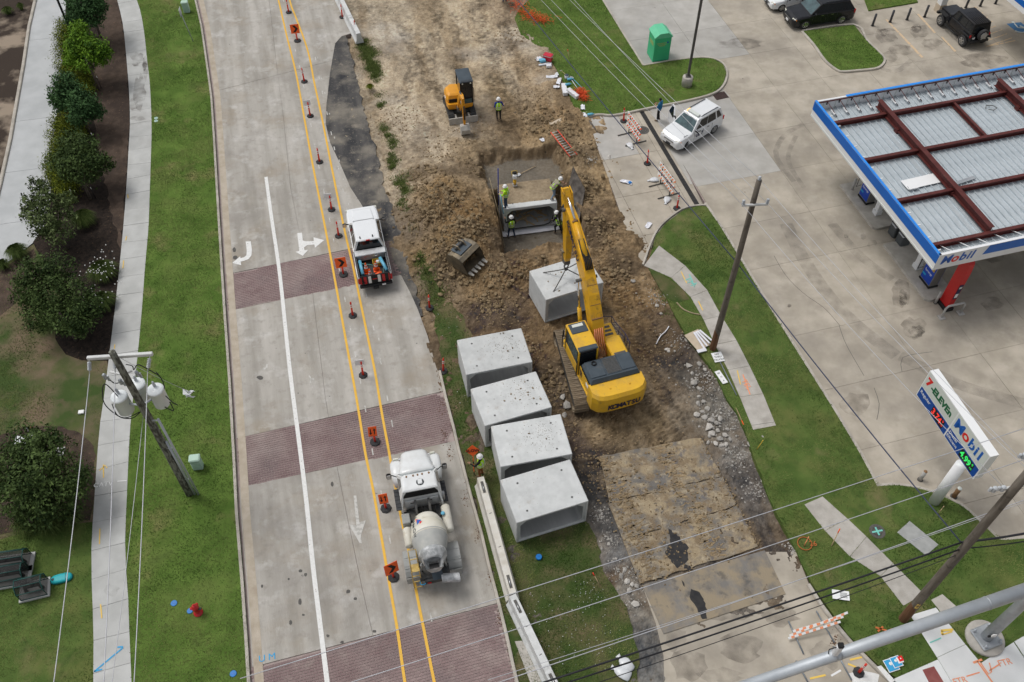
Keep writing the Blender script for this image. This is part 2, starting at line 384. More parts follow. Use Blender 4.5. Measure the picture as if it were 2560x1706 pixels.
D('shirt_tan',(.32,.30,.22),rough=.9)
D('boot',(.16,.11,.07),rough=.8)
D('hair',(.008,.007,.007),rough=.6)
D('lid_blue',(.0,.17,.52),rough=.45)
D('teal',(.02,.42,.46),(.02,.38,.43),sc=4,rough=.5)
D('hydrant_red',(.55,.02,.03),rough=.35,coat=.3)
D('pedestal',(.42,.58,.48),(.46,.62,.53),sc=4,rough=.6)
D('bin_green',(.06,.52,.25),(.055,.48,.23),sc=1.5,rough=.5,dirt=((.30,.36,.20),1.6,.62,.76,.4))
D('bin_roof',(.16,.60,.36),(.13,.55,.32),sc=1.5,rough=.5)
D('bin_print',(.26,.48,.19),(.33,.42,.14),sc=3,rough=.6)
D('wood_pole',(.115,.098,.08),(.19,.168,.14),sc=7,rough=.95,bump=.6,bsc=14,stretch=(1,1,.12),det=7,dirt=[((.06,.05,.042),3.0,.56,.7,.7)])
D('wood_pole_moss',(.075,.072,.058),(.23,.235,.195),sc=9,rough=.95,bump=.8,bsc=14,stretch=(1,1,.3),det=8,lo=.44,hi=.57)
D('wood_pole_foot',(.13,.062,.03),(.19,.10,.055),sc=7,rough=.95,bump=.6,bsc=14,stretch=(1,1,.12))
D('timber',(.42,.30,.17),(.52,.40,.25),sc=6,rough=.9,stretch=(1,.15,1))
D('plywood',(.40,.325,.21),(.30,.24,.15),sc=3,rough=.9,stretch=(1,1,.2),det=7)
D('plywood_dark',(.07,.06,.052),(.17,.15,.13),sc=4,rough=.9,stretch=(1,1,.15),det=7)
D('transformer',(.74,.78,.79),(.78,.82,.83),sc=3,rough=.45,coat=.2)
D('crossarm',(.66,.67,.66),(.58,.59,.58),sc=4,rough=.6)
D('insulator',(.50,.53,.56),rough=.4)
D('wire_light',(.50,.51,.54),rough=.5,metal=.3)
D('wire_black',(.020,.021,.026),rough=.6)
D('wire_navy',(.045,.055,.10),rough=.6)
D('lamp_pole',(.085,.08,.074),(.11,.105,.097),sc=3,rough=.6,metal=.3)
D('sign_white',(.82,.83,.83),rough=.35)
D('sign_face',(.64,.68,.64),rough=.3)
D('sign_blue',(.006,.07,.34),rough=.3)
D('logo_red',(.70,.02,.02),rough=.35)
D('logo_blue',(.010,.11,.46),rough=.35)
D('logo_green',(.01,.13,.055),rough=.35)
D('logo_orange',(.85,.20,.02),rough=.35)
D('fascia_blue',(.0,.125,.52),(.0,.115,.48),sc=1,rough=.3)
D('fascia_edge',(.03,.27,.80),rough=.35)
D('fascia_white',(.80,.81,.82),(.76,.77,.78),sc=2,rough=.35)
D('maroon',(.085,.018,.016),(.115,.028,.024),sc=3,rough=.55,dirt=((.16,.07,.05),1.4,.60,.75,.5))
D('deck',(.46,.51,.54),(.55,.60,.63),sc=1.6,rough=.5,metal=.25,det=7,dirt=[((.36,.40,.42),.6,.55,.7,.5),((.40,.27,.13),1.3,.68,.76,.6)])
D('stainless',(.36,.36,.355),(.28,.28,.275),sc=1.5,rough=.35,metal=.8,stretch=(1,1,.1))
D('pump_blue',(.008,.05,.40),(.01,.075,.50),sc=2,rough=.3)
D('cyan',(.02,.33,.62),rough=.4)
D('red_panel',(.55,.02,.02),(.50,.02,.02),sc=2,rough=.35)
D('bollard',(.055,.057,.065),rough=.5)
D('bollard_grey',(.42,.41,.39),(.48,.47,.45),sc=4,rough=.6)
D('rust',(.20,.105,.045),(.26,.15,.075),sc=5,rough=.8)
D('bin_grey',(.075,.085,.09),(.095,.105,.11),sc=2,rough=.5)
D('poly',(.68,.70,.72),(.60,.62,.64),sc=7,rough=.3,spec=.4)
D('sheet_white',(.78,.79,.83),(.72,.73,.78),sc=4,rough=.6)
D('pipe_blue',(.16,.48,.66),(.13,.42,.60),sc=3,rough=.4)
D('mesh_orange',(.90,.13,.03),(.82,.11,.03),sc=5,rough=.6)
D('mesh_black',(.012,.013,.014),rough=.7)
D('cage_green',(.02,.085,.075),rough=.5)
D('cage_wire',(.03,.03,.03),rough=.8,alpha=.62)
D('crate_yellow',(.62,.42,.05),(.56,.38,.06),sc=5,rough=.6)
D('cooler_red',(.55,.025,.05),rough=.4)
D('grate',(.04,.04,.043),(.065,.062,.06),sc=6,rough=.7,metal=.3)
D('grate_rust',(.055,.03,.027),(.08,.05,.045),sc=6,rough=.8)
D('iron',(.085,.08,.075),(.12,.115,.105),sc=8,rough=.8)
D('ada_red',(.24,.07,.065),(.29,.10,.09),sc=3,rough=.9)
D('spray_orange',(.90,.30,.12),(.80,.34,.2),sc=8,rough=.8)
D('spray_yellow',(.80,.55,.12),rough=.8)
D('spray_blue',(.05,.36,.66),rough=.8)
D('spray_teal',(.20,.58,.50),rough=.8)
D('spray_white',(.78,.78,.77),rough=.8)
D('led_black',(.01,.01,.011),rough=.5)
D('blue_disabled',(.05,.16,.33),(.07,.19,.36),sc=5,rough=.8)
D('box_white',(.76,.77,.80),(.70,.71,.74),sc=4,rough=.6)
D('cardboard',(.56,.47,.36),(.48,.40,.30),sc=3,rough=.9)
D('bark',(.10,.08,.065),(.15,.125,.105),sc=8,rough=.95)
D('steel_blue_bar',(.30,.335,.37),rough=.5,metal=.6)
def emis(key,c,s):
    m=mat(key,c);B=m.node_tree.nodes['Principled BSDF'];B.inputs['Emission Color'].default_value=C4(c);B.inputs['Emission Strength'].default_value=s;M_[key]=m
emis('led_red',(1.0,.05,.04),.5);emis('led_green',(.05,1.0,.18),.35);emis('lamp_amber',(1.0,.55,.12),1.0)
def leafmat(key,a,b):
    m=bpy.data.materials.new(key);m.use_nodes=True;N=m.node_tree.nodes;L=m.node_tree.links;B=N['Principled BSDF']
    v=N.new('ShaderNodeVertexColor');v.layer_name = 'tint';x=N.new('ShaderNodeMix');x.data_type = 'RGBA'
    x.inputs[6].default_value=C4(a);x.inputs[7].default_value=C4(b);L.new(v.outputs[0],x.inputs[0]);L.new(x.outputs[2],B.inputs['Base Color'])
    B.inputs['Roughness'].default_value = .6;B.inputs['Specular IOR Level'].default_value = .08;M_[key]=m
leafmat('leaf_dark',(.014,.030,.009),(.100,.150,.045))
leafmat('leaf_teal',(.015,.040,.014),(.085,.170,.060))
leafmat('leaf_bright',(.022,.070,.008),(.19,.34,.03))
leafmat('leaf_olive',(.030,.048,.016),(.15,.195,.075))
leafmat('leaf_yellow',(.04,.065,.008),(.22,.25,.022))
leafmat('blade',(.050,.092,.018),(.235,.265,.09))
leafmat('blade_tuft',(.030,.058,.012),(.13,.17,.05))
WALKS=[]
def struct(o):return tag(o,kind='structure')
def gp(px,z=0.0):return [G2(p,z) for p in px]
def ring_prism(name,outer,inner,z0,z1,m,parent=None):
    """strip between two polylines of equal length"""
    b=mb();n=len(outer)
    secs=[[(o[0],o[1],z0),(o[0],o[1],z1),(i[0],i[1],z1),(i[0],i[1],z0)] for o,i in zip(outer,inner)]
    b.loft(secs);return b.build(name,m,parent)
def line_on(p,q,y):
    for a,b in zip(p,p[1:]):
        if min(a[1],b[1])<=y<=max(a[1],b[1]) and a[1]!=b[1]:
            return a[0]+(b[0]-a[0])*(y-a[1])/(b[1]-a[1])
KL=[(425,-160),(470,-60),(491,0),(507,69),(518,145),(527,209),(532,247),(538,338),(545,454),(552,570),(565,773),(578,952),(589,1140),(596,1281),(611,1463),(621,1608),(627,1706),(640,1900)]
KR=[(1096,930),(1112,999),(1131,1072),(1143,1126),(1149,1147),(1174,1245),(1200,1336),(1221,1427),(1243,1510),(1265,1601),(1278,1663),(1320,1840)]
EDGE=[(800,-160),(846,-20),(890,80),(854,91),(838,109),(825,182),(816,262),(814,309),(825,356),(851,411),(876,469),(902,509),(940,575),(978,643),(1000,683),(1025,730),(1045,774),(1069,839),(1091,919),(1096,930)]
DIRT=[(835,-160),(880,60),(868,160),(880,300),(912,420),(950,560),(1000,690),(1040,800),(1080,900),(1120,1050),(1165,1200),(1225,1450),(1285,1706),(1310,1850),(1760,1850),(1700,1640),(1800,1560),(2060,1500),(2020,1400),(1960,1290),(1920,1200),(1880,1090),(1850,1010),(1810,930),(1750,860),(1700,770),(1660,690),(1620,600),(1580,500),(1550,420),(1525,340),(1500,270),(1460,240),(1420,150),(1380,100),(1330,60),(1330,10),(1370,-160)]
DW=gp(DIRT)
b=mb();S=90
def grid_hole(b):
    cell=1.0
    xs=np.arange(-40,60,cell);ys=np.arange(-6,84,cell)
    cxs,cys=np.meshgrid(xs+.5,ys+.5)
    hole=np.ones(cxs.shape,bool)
    for ox in (-.6,.6):
        for oy in (-.6,.6):hole&=inside(DW,cxs+ox,cys+oy)
    for i,y in enumerate(ys):
        j=0
        while j<len(xs):
            if hole[i,j]:j+=1;continue
            k=j
            while k<len(xs) and not hole[i,k]:k+=1
            x0,x1=xs[j],xs[k-1]+cell
            b.add([(x0,y,-.32),(x1,y,-.32),(x1,y+cell,-.32),(x0,y+cell,-.32)],[(0,1,2,3)]);j=k
    for (x0,x1,y0,y1) in ((-600,-40,-600,700),(60,600,-600,700),(-40,60,-600,-6),(-40,60,84,700)):
        b.add([(x0,y0,-.32),(x1,y0,-.32),(x1,y1,-.32),(x0,y1,-.32)],[(0,1,2,3)])
grid_hole(b);struct(b.build('ground','ground'))
BANDS = {'A':([(578,684),(640,672),(818,635),(873,624),(975,602)],[(582,775),(640,761),(836,724),(1003,687)]),
         'B':([(612,1092),(640,1084),(891,1030),(1088,983)],[(620,1214),(640,1210),(760,1183),(967,1140),(1112,1108)]),
         'C':([(621,1671),(662,1663),(996,1578),(1235,1511)],[(640,1900),(1320,1840)])}
road=struct(mb().prism(gp(KL+[(1320,1900)]+KR[::-1]+EDGE[::-1]),-.3,-.045).build('road','mortar'))
def clipx(line,y0,y1):
    return [p for p in line if y0<p[1]<y1]
RIGHT=EDGE+KR[1:]
JOIN=[(650,-160),(673,0),(690,150),(709,298),(727,472),(752,600),(782,737),(814,999),(845,1180),(905,1470),(935,1600),(960,1706)]
def jag(poly_px,amp=0):return gp(poly_px)
def panel(left,right,top,bot,parent=road):
    """quad-ish panel between two pixel polylines and two cross lines given as (p0,p1)"""
    def yat(seg,line):
        (x0,y0),(x1,y1)=seg
        best=None
        for a,b in zip(line,line[1:]):
            d=(b[0]-a[0])*(y1-y0)-(b[1]-a[1])*(x1-x0)
            if abs(d)<1e-9:continue
            t=((x0-a[0])*(y1-y0)-(y0-a[1])*(x1-x0))/d
            if -1e-6<=t<=1+1e-6:
                p=(a[0]+(b[0]-a[0])*t,a[1]+(b[1]-a[1])*t)
                if best is None:best=p
        return best
    lt,lb,rt_,rb=yat(top,left),yat(bot,left),yat(top,right),yat(bot,right)
    L=[lt]+[p for p in left if lt[1]+2<p[1]<lb[1]-2]+[lb]
    Rr=[rt_]+[p for p in right if rt_[1]+2<p[1]<rb[1]-2]+[rb]
    poly=L+Rr[::-1]
    P=gp(poly);c=Vector((sum(p[0] for p in P)/len(P),sum(p[1] for p in P)/len(P)))
    P=[(c.x+(p[0]-c.x)*(1-.012/max((Vector(p)-c).length,.3)),c.y+(p[1]-c.y)*(1-.012/max((Vector(p)-c).length,.3))) for p in P]
    return mb().prism(P,-.2,0).build('road_panel','road',parent)
def seg(p,q):
    d=(q[0]-p[0],q[1]-p[1]);return ((p[0]-d[0]*3,p[1]-d[1]*3),(q[0]+d[0]*3,q[1]+d[1]*3))
KLi=[(p[0]+5,p[1]) for p in KL]
cuts=[seg((400,-60),(846,-150)),seg((640,202),(814,156)),seg((578,684),(975,602)),seg((582,775),(1003,687)),seg((612,1092),(1088,983)),seg((620,1214),(1112,1108)),seg((621,1671),(1235,1511))]
RIGHTs=[p for p in RIGHT if p not in [(890,80)]]
for (ta,bo) in ((0,1),(1,2),(3,4),(5,6)):
    panel(KLi,JOIN,cuts[ta],cuts[bo]);panel(JOIN,RIGHT if ta!=0 else RIGHT,cuts[ta],cuts[bo])
bw,bl,gap = .125,.245,.014
brick_me=mb().add([(-.115,-.055,-.03),(.115,-.055,-.03),(.115,.055,-.03),(-.115,.055,-.03),(-.109,-.049,.0),(.109,-.049,.0),(.109,.049,.0),(-.109,.049,.0)],[(4,5,6,7),(0,1,5,4),(1,2,6,5),(2,3,7,6),(3,0,4,7)]).mesh('brick','brick')
BR_A=R(15.6)
for key in 'ABC':
    top,bot=BANDS[key]
    rgt=[p for p in RIGHT if top[-1][1]-5<p[1]<bot[-1][1]+5]
    poly=gp(top+rgt+bot[::-1]+[p for p in KLi if top[0][1]<p[1]<bot[0][1]][::-1])
    if key=='C':poly=gp([(p[0]+4,p[1]) for p in top]+[(1262,1601),(1275,1663),(1318,1840)]+[(640,1850)]+[(634,1760),(631,1706)])
    bed=mb().prism(poly,-.2,-.022).build('paver_band','mortar');struct(bed)
    us=[rotz(p,-BR_A) for p in poly];u0,u1=min(p[0] for p in us),max(p[0] for p in us);v0,v1=min(p[1] for p in us),max(p[1] for p in us)
    spots=[];r=0;v=v0+bw/2
    while v<v1:
        uu=np.arange(u0+(bl/2 if r % 2 else 0),u1,bl)
        q=[rotz((a,v),BR_A) for a in uu]
        X=np.array([p[0] for p in q]);Y=np.array([p[1] for p in q])
        ok=inside(poly,X,Y)
        spots+=[(x,y) for x,y,o in zip(X,Y,ok) if o];v+=bw;r+=1
    if key=='C':
        px=[PX(x,y,0) for x,y in spots]
        vis=[s for s,p in zip(spots,px) if p[1]<1715];rest0=[s for s,p in zip(spots,px) if p[1]>=1715]
        vis.sort(key=lambda s:s[1]-s[0]*.6);near,rest=vis[:300],vis[300:]+rest0
        for (x,y) in near:
            link('brick',brick_me,bed,(x,y,random.uniform(-.003,.003)),(0,0,BR_A+random.uniform(-.01,.01)))
    else:rest=spots
    bb=mb();vs=[tuple(v.co) for v in brick_me.vertices];fs=[tuple(p.vertices) for p in brick_me.polygons]
    ca,sa=math.cos(BR_A),math.sin(BR_A)
    for (x,y) in rest:
        dz=random.uniform(-.003,.003);n0=len(bb.v)
        bb.v+=[(x+a*ca-b_*sa,y+a*sa+b_*ca,c+dz) for a,b_,c in vs]
        bb.f+=[tuple(i+n0 for i in f) for f in fs];bb.m+=[0]*len(fs);bb.sm+=[False]*len(fs)
    tag(bb.build('paver_bricks','brick',bed),kind='stuff')
KLw=[Vector(p) for p in gp(KL)]
ring_prism('gutter',offset_line(KLw,.15),offset_line(KLw,.52),-.1,.006,'road_gutter',road)
def kerb(name,wpts,w,h,side=1,m='kerb',z0=-.2,parent=None,seglen=3.0):
    """kerb in cast lengths with rounded top"""
    pts=resample(wpts,.25);n=int(seglen/.25)
    root=tag(bpy.data.objects.new(name,None),kind='structure');COL.objects.link(root)
    for i in range(0,len(pts)-1,n):
        q=pts[i:i+n+1]
        if len(q)<2:continue
        a=q;bq=offset_line(q,side*w)
        if (Vector(q[-1])-Vector(q[0])).length < .02:continue
        q0=a;secs=[]
        for o,ii in zip(a,bq):
            o,ii=Vector((o[0],o[1])),Vector((ii[0],ii[1]));t=(ii-o)
            f=lambda s,z:(o.x+t.x*s,o.y+t.y*s,z)
            secs.append([f(0,z0),f(0,h-.01),f(.12,h),f(.78,h),f(.93,h-.035),f(1,z0)])
        secs[0]=[(Vector(p)*.997+Vector(secs[1][k_])*.003) for k_,p in enumerate(secs[0])]
        mb().loft(secs).build('kerb_stone',M_[m],root)
    return root
kerb('kerb_left',KLw,.16,.12,-1,z0=-.1)
KRw=[Vector(p) for p in gp(KR)]
kerb('kerb_median',KRw,.15,.11,1,z0=-.1)
def stripe(name,px,w,m,z=.005,parent=None):
    pts=[Vector(p) for p in gp(px)];pts=resample(smooth_line([(p.x,p.y,0) for p in pts],4),.5)
    o,i=offset_line(pts,w/2),offset_line(pts,-w/2)
    b=mb();n=len(pts)
    b.add([(p[0],p[1],z) for p in o]+[(p[0],p[1],z) for p in i],[(k,n+k,n+k+1,k+1) for k in range(n-1)])
    return struct(b.build(name,M_[m],parent)) if parent is None else b.build(name,M_[m],parent)
WL=[(665,443),(679,545),(700,690),(724,919),(749,1115),(765,1245),(783,1419),(803,1583),(818,1706),(835,1850)]
YLn=[(662,-140),(696,0),(718,95),(738,174),(756,269),(780,403),(813,570),(842,726),(867,864),(891,995),(914,1137),(931,1216),(953,1340),(974,1463),(993,1572),(1012,1706),(1036,1850)]
YRn=[(690,-140),(724,0),(738,40),(760,98),(774,145),(785,204),(796,254),(809,316),(829,418),(860,570),(882,664),(898,741),(920,846),(938,933),(953,1024),(973,1133),(1003,1296),(1020,1369),(1034,1445),(1051,1532),(1065,1601),(1085,1703),(1118,1850)]
stripe('lane_line',WL,.20,'white_paint',.012);stripe('lane_line',YLn,.12,'yellow_paint',.012);stripe('lane_line',YRn,.12,'yellow_paint',.012)
def dashes(line,off,y0,y1,dl,gp_,w=.06,m='old_paint'):
    b=mb();pts=[Vector(p) for p in gp([p for p in line if y0<=p[1]<=y1])]
    pts=offset_line(resample(pts,.2),off);n=int(dl/.2);g=int(gp_/.2);i=0
    while i+n<len(pts):
        q=pts[i:i+n+1];a,c=offset_line(q,w/2),offset_line(q,-w/2);k=len(q)
        b.add([(p[0],p[1],.009) for p in a]+[(p[0],p[1],.009) for p in c],[(j,k+j,k+j+1,j+1) for j in range(k-1)]);i+=n+g+random.randint(-1,3)
    tag(b.build('old_lane_marks',M_[m],road),kind='stuff')
dashes(YLn,.35,0,1500,.5,1.6);dashes(YRn,.40,100,1700,.55,1.5);dashes(YRn,.55,100,1000,.3,1.9)
def paint(name,px,m,z=.012,parent=road):return mb().prism(gp(px),z-.004,z,side=False).build(name,M_[m],parent)
ar=lambda pts,ox,oy,s=.36343:[(ox+x*s,oy+y*s) for x,y in pts]
curv=[(1690,95),(1725,93),(1733,150),(1730,190),(1712,215),(1680,228),(1655,233),(1660,258),(1598,243),(1652,197),(1655,210),(1680,203),(1695,190),(1698,160)]
struct(paint('turn_arrow',ar(curv,0,570),'white_paint',parent=None))
tur=[(284,38),(316,34),(322,88),(342,94),(398,92),(396,66),(470,85),(406,138),(402,116),(352,120),(330,136),(334,154),(360,152),(322,194),(272,166),(298,160),(290,90)]
struct(paint('turn_arrow',ar(tur,640,570),'white_paint',parent=None))
old=[(672,285),(690,285),(712,470),(755,455),(722,560),(728,614),(712,610),(640,485),(690,490)]
struct(paint('turn_arrow',ar(old,640,1136),'old_paint',parent=None))
for pts in ([(72,938),(82,938),(80,965),(60,978),(44,975),(52,962),(66,962)],[(362,1018),(370,1015),(380,1035),(402,1035),(400,1045),(384,1046),(378,1068),(370,1068),(374,1042)]):
    struct(paint('turn_arrow',ar(pts,640,570),'old_paint',parent=None))
for (x,y,w,h) in ((650,945,9,5),(750,1505,5,9),(727,1557,5,6),(752,1428,5,4),(722,1448,3,3),(758,1538,4,3),(871,1480,6,5),(888,1497,5,4),(936,1579,5,4),(855,1606,5,4),(820,1590,4,4),(831,1211,4,6),(764,1437,4,5),(655,1466,3,4),(586,625,5,7),(588,645,6,6)):
    q=gp([(x+w*math.cos(a)*random.uniform(.7,1.2),y+h*math.sin(a)*random.uniform(.7,1.2)) for a in np.linspace(0,6.28,9)[:-1]])
    mb().prism(q,.0,.009,side=False).build('tar_patch','iron',road)
AS_R=[(862,86),(886,160),(895,218),(915,291),(937,363),(957,454),(982,527),(1003,600),(1025,679),(1040,726),(1060,790)]
AS_L=[(850,88),(834,109),(818,182),(808,262),(806,309),(817,356),(843,411),(868,469),(894,509),(930,575),(968,643),(990,690),(1018,736),(1045,790)]
def wob(pts,a,step=.35):
    pts=resample(gp(pts),step)
    return [(p[0]+random.uniform(-a,a),p[1]+random.uniform(-a,a)) for p in pts]
struct(mb().prism(wob(AS_L,.02)+wob(AS_R,.12)[::-1],-.2,-.012).build('asphalt_strip','asphalt'))
SWL=[(262,-140),(283,-40),(293,0),(302,36),(309,73),(316,145),(323,236),(325,309),(322,363),(318,436),(313,509),(308,570),(298,672),(287,774),(276,864),(269,919),(260,992),(251,1053),(245,1115),(236,1245),(231,1318),(228,1396),(230,1474),(233,1554),(234,1634),(233,1706),(232,1850)]
SWR=[(310,-140),(332,-40),(342,0),(353,36),(362,94),(367,145),(374,204),(378,276),(379,327),(377,400),(374,491),(371,570),(363,661),(358,730),(351,817),(343,897),(334,981),(327,1050),(323,1108),(316,1263),(313,1340),(313,1376),(316,1438),(320,1485),(323,1572),(327,1663),(329,1706),(334,1850)]
ZL = .10
KLo=offset_line(KLw,.0)
struct(mb().prism([(p.x,p.y) for p in KLo]+gp([(p[0]-1,p[1]) for p in SWR],ZL)[::-1],-.2,ZL).build('verge_lawn','lawn_lush'))
def slab_walk(name,lpx,rpx,step,z,m,gap=.016,z0=-.1,bed='mulch_brown',parent=None):
    l=resample(smooth_line([(*q,0) for q in gp(lpx,z)],3),step);r_=smooth_line([(*q,0) for q in gp(rpx,z)],12)
    rr=np.array([(p.x,p.y) for p in r_]);root=tag(bpy.data.objects.new(name,None),kind='structure');COL.objects.link(root)
    pr=[]
    for i,p in enumerate(l):
        t=l[min(i+1,len(l)-1)]-l[max(i-1,0)];t=Vector((t.x,t.y)).normalized()
        d=(rr-np.array((p.x,p.y)))@np.array((t.x,t.y));k=int(np.argmin(np.abs(d)+np.hypot(*(rr-np.array((p.x,p.y))).T)*.05));pr.append(Vector(rr[k]))
    for i in range(len(l)-1):
        a,b_,c,d=Vector(l[i][:2]),Vector(l[i+1][:2]),pr[i+1],pr[i]
        if (a-b_).length < .2:continue
        g=gap/2/(a-b_).length;a2,b2=a.lerp(b_,g),b_.lerp(a,g);d2,c2=d.lerp(c,g),c.lerp(d,g)
        WALKS.append([tuple(q_[:2]) for q_ in (a2,b2,c2,d2)]);mb().prism([a2,b2,c2,d2],z0,z+random.uniform(-.006,.006)).build('slab',M_[m],root)
    return root
slab_walk('sidewalk_left',SWL,SWR,1.42,.11,'walk')
DVL=[(120,-160),(85,0),(69,69),(55,164),(36,269),(22,349),(0,447),(-60,700)]
DVR=[(190,-160),(167,0),(160,127),(144,283),(131,418),(127,509),(115,560),(84,606),(22,654),(-60,715)]
LEFTBASE=gp([(-500,-160)]+DVL+[(-500,700)],.08)
struct(mb().prism(LEFTBASE,-.2,.07).build('bare_bed','soil_bare'))
dl=[(160,-160),(85,0),(69,69),(55,164),(36,269),(22,349),(0,447),(-22,530),(-45,610),(-70,700)]
drs=struct(mb().prism(gp([(120,-160)]+DVL[1:]+DVR[::-1],.06),-.2,.03).build('driveway','drive'))
def cut_poly(poly,n,d0,d1):
    def half(P,d,s):
        out=[]
        for i in range(len(P)):
            a,c=P[i],P[(i+1) % len(P)];fa,fc=s*(a[0]*n[0]+a[1]*n[1]-d),s*(c[0]*n[0]+c[1]*n[1]-d)
            if fa>=0:out.append(a)
            if fa*fc<0:t=fa/(fa-fc);out.append((a[0]+(c[0]-a[0])*t,a[1]+(c[1]-a[1])*t))
        return out
    P=half(poly,d0,1);return half(P,d1,-1) if len(P)>2 else []
DP=gp([(120,-160)]+DVL[1:]+DVR[::-1],.06);nrm=(-math.sin(R(12)),math.cos(R(12)))
ds=sorted([p[0]*nrm[0]+p[1]*nrm[1] for p in DP]);dd=ds[0]
jn=[ds[0]-1]+[sum(a*b_ for a,b_ in zip(G2(p,.06),nrm)) for p in ((10,560),(70,425),(90,298),(130,95))][::1]+[ds[-1]+1]
jn.sort()
for a,c in zip(jn,jn[1:]):
    q=cut_poly(DP,nrm,a+.012,c-.012)
    if len(q)>2:mb().prism(q,-.1,.06).build('slab','drive',drs)
kerb('kerb_driveway',[Vector(p) for p in gp(DVL,.1)],.22,.18,1,z0=-.1,m='kerb')
MB1=[(170,-160)]+[(p[0]-2,p[1]) for p in DVR[1:8]]+[(100,640),(120,690),(150,740),(140,800),(138,846),(145,860),(164,886),(204,901),(268,902)]+[(p[0]+1,p[1]) for p in SWL if p[1]<897][::-1]
struct(mb().prism(gp(MB1,.09),-.2,.085).build('mulch_bed','mulch'))
MB1b=[(262,-140),(190,-160),(240,0),(250,90),(215,240),(240,330),(262,440),(275,520),(296,600),(304,640)]+[(308,570),(313,509),(322,363),(325,309),(323,236),(316,145),(309,73),(302,36),(293,0)]
struct(mb().prism([(x+random.uniform(-.12,.12),y) for x,y in wob(MB1b,.02,.4)],.0,.09).build('mulch_strip','mulch_brown'))
GL=[(-500,680),(-60,716),(22,656),(84,610),(100,642),(120,690),(150,740),(140,800),(138,846),(145,860),(164,886),(204,901),(268,902)]+[(p[0]+1,p[1]) for p in SWL if p[1]>902]+[(232,1900),(-500,1900)]
struct(mb().prism(gp(GL,.08),-.2,.075).build('garden_lawn','lawn_thin'))
GL2=[(-300,1352),(0,1349),(60,1333),(130,1318),(229,1305)]+[(p[0]+1,p[1]) for p in SWL if p[1]>1310]+[(232,1900),(-400,1900)]
struct(mb().prism(gp(GL2,.09),0,.088).build('garden_lawn_front','lawn'))
struct(mb().prism(gp([(-60,716),(22,660),(84,622),(110,690),(60,740),(0,790),(-80,830)],.09),0,.082).build('mulch_patch','mulch_brown'))
struct(mb().prism(wob([(-100,1120),(0,1090),(60,1072),(140,1066),(205,1085),(238,1120),(240,1240),(229,1303),(130,1316),(60,1331),(-100,1350)],.06),0,.086).build('tree_bed','mulch_brown'))
def lw(u,v):return rotz((u,v),YAWL)
lot=struct(mb().prism([lw(22.2,5),lw(60,5),lw(60,75),lw(22.2,75)],-.3,-.05).build('lot_bed','mortar'))
US=[22.25,24.6,27.95,31.5,35.1,38.7,42.3,45.9,49.5,54,60];VS=[4,10,14.3,18.2,21.9,25.57,30.65,34.2,38.1,42.0,46.4,50.4,54.3,58.5,63,68,74]
g_ = .007
for i in range(len(US)-1):
    for j in range(len(VS)-1):
        u0,u1,v0,v1=US[i]+g_,US[i+1]-g_,VS[j]+g_,VS[j+1]-g_
        if i==0:
            if j>=6:continue
            u1=US[2]-g_
        if i==1:
            if j<6:continue
            u0=22.25+g_;u1=27.95-g_
        grey=(v0>38 and u1<31) or (v0>50 and u1<35)
        mb().prism([lw(u0,v0),lw(u1,v0),lw(u1,v1),lw(u0,v1)],-.1,random.uniform(-.004,.004)).build('slab',('lot_grey' if grey else 'lot'),lot)
APR=[(1469,289),(1500,283),(1600,280),(1640,276),(1760,516),(1705,528),(1662,560),(1640,590),(1613,661),(1593,639),(1571,592),(1549,527),(1534,483),(1516,432),(1498,382),(1483,334)]
AP=gp(APR);apron=struct(mb().prism(AP,-.2,-.04).build('apron','mortar'))
nu=(math.cos(YAWL),math.sin(YAWL));nv=(-math.sin(YAWL),math.cos(YAWL))
for a,c in zip((14,17.55,19.95,21.15,21.42,21.95),(17.55,19.95,21.15,21.42,21.95,22.5)):
    if c==21.95 :continue
    q0=cut_poly(AP,nu,a+.012,c-.012)
    for e,f in zip((25,34.9,38.4,42.0),(34.9,38.4,42.0,50)):
        q=cut_poly(q0,nv,e+.012,f-.012) if len(q0)>2 else []
        if len(q)>2:
            mb().prism(q,-.15,random.uniform(-.004,.002)).build('slab',('lot' if a>19.9 and a<21.2 or random.random() < .55 else 'lot_grey'),apron)
mb().prism([lw(21.3,36.3),lw(22.0,36.3),lw(22.0,46.2),lw(21.3,46.2)],-.15,-.022).build('slab','lot',apron)
L1=[(1390,-160),(1345,-20),(1300,20),(1287,45),(1302,84),(1349,120),(1389,167),(1418,218),(1433,262),(1454,280),(1476,288),(1498,284),(1534,286),(1600,273),(1643,264),(1716,250),(1782,232),(1807,211),(1816,182),(1807,160),(1782,147),(1745,145),(1680,152),(1607,165),(1560,90),(1505,0),(1430,-160)]
struct(mb().prism(gp(L1,.09),-.2,.09).build('corner_lawn','lawn_lush'))
kpts=[(1470,289),(1498,284),(1534,286),(1600,273),(1643,264),(1716,250),(1782,232),(1807,211),(1816,182),(1807,160),(1782,147),(1745,145),(1680,152),(1607,165),(1560,90),(1505,0),(1430,-160)]
kerb('kerb_corner_lawn',smooth_line([(*q,0) for q in gp(kpts[:13],.1)],4)+[Vector((*q,0)) for q in gp(kpts[13:],.1)],.16,.13,-1,z0=-.1)
L2A=[(1752,520),(1709,527),(1665,560),(1654,570),(1640,592),(1629,606),(1662,625),(1709,661),(1752,701),(1782,752),(1811,803),(1847,861),(1876,919),(1898,962),(1920,1017),(1940,1064),(1883,1075),(1865,1028),(1840,970),(1821,926),(1792,872),(1763,806),(1731,752),(1709,715),(1640,690)]
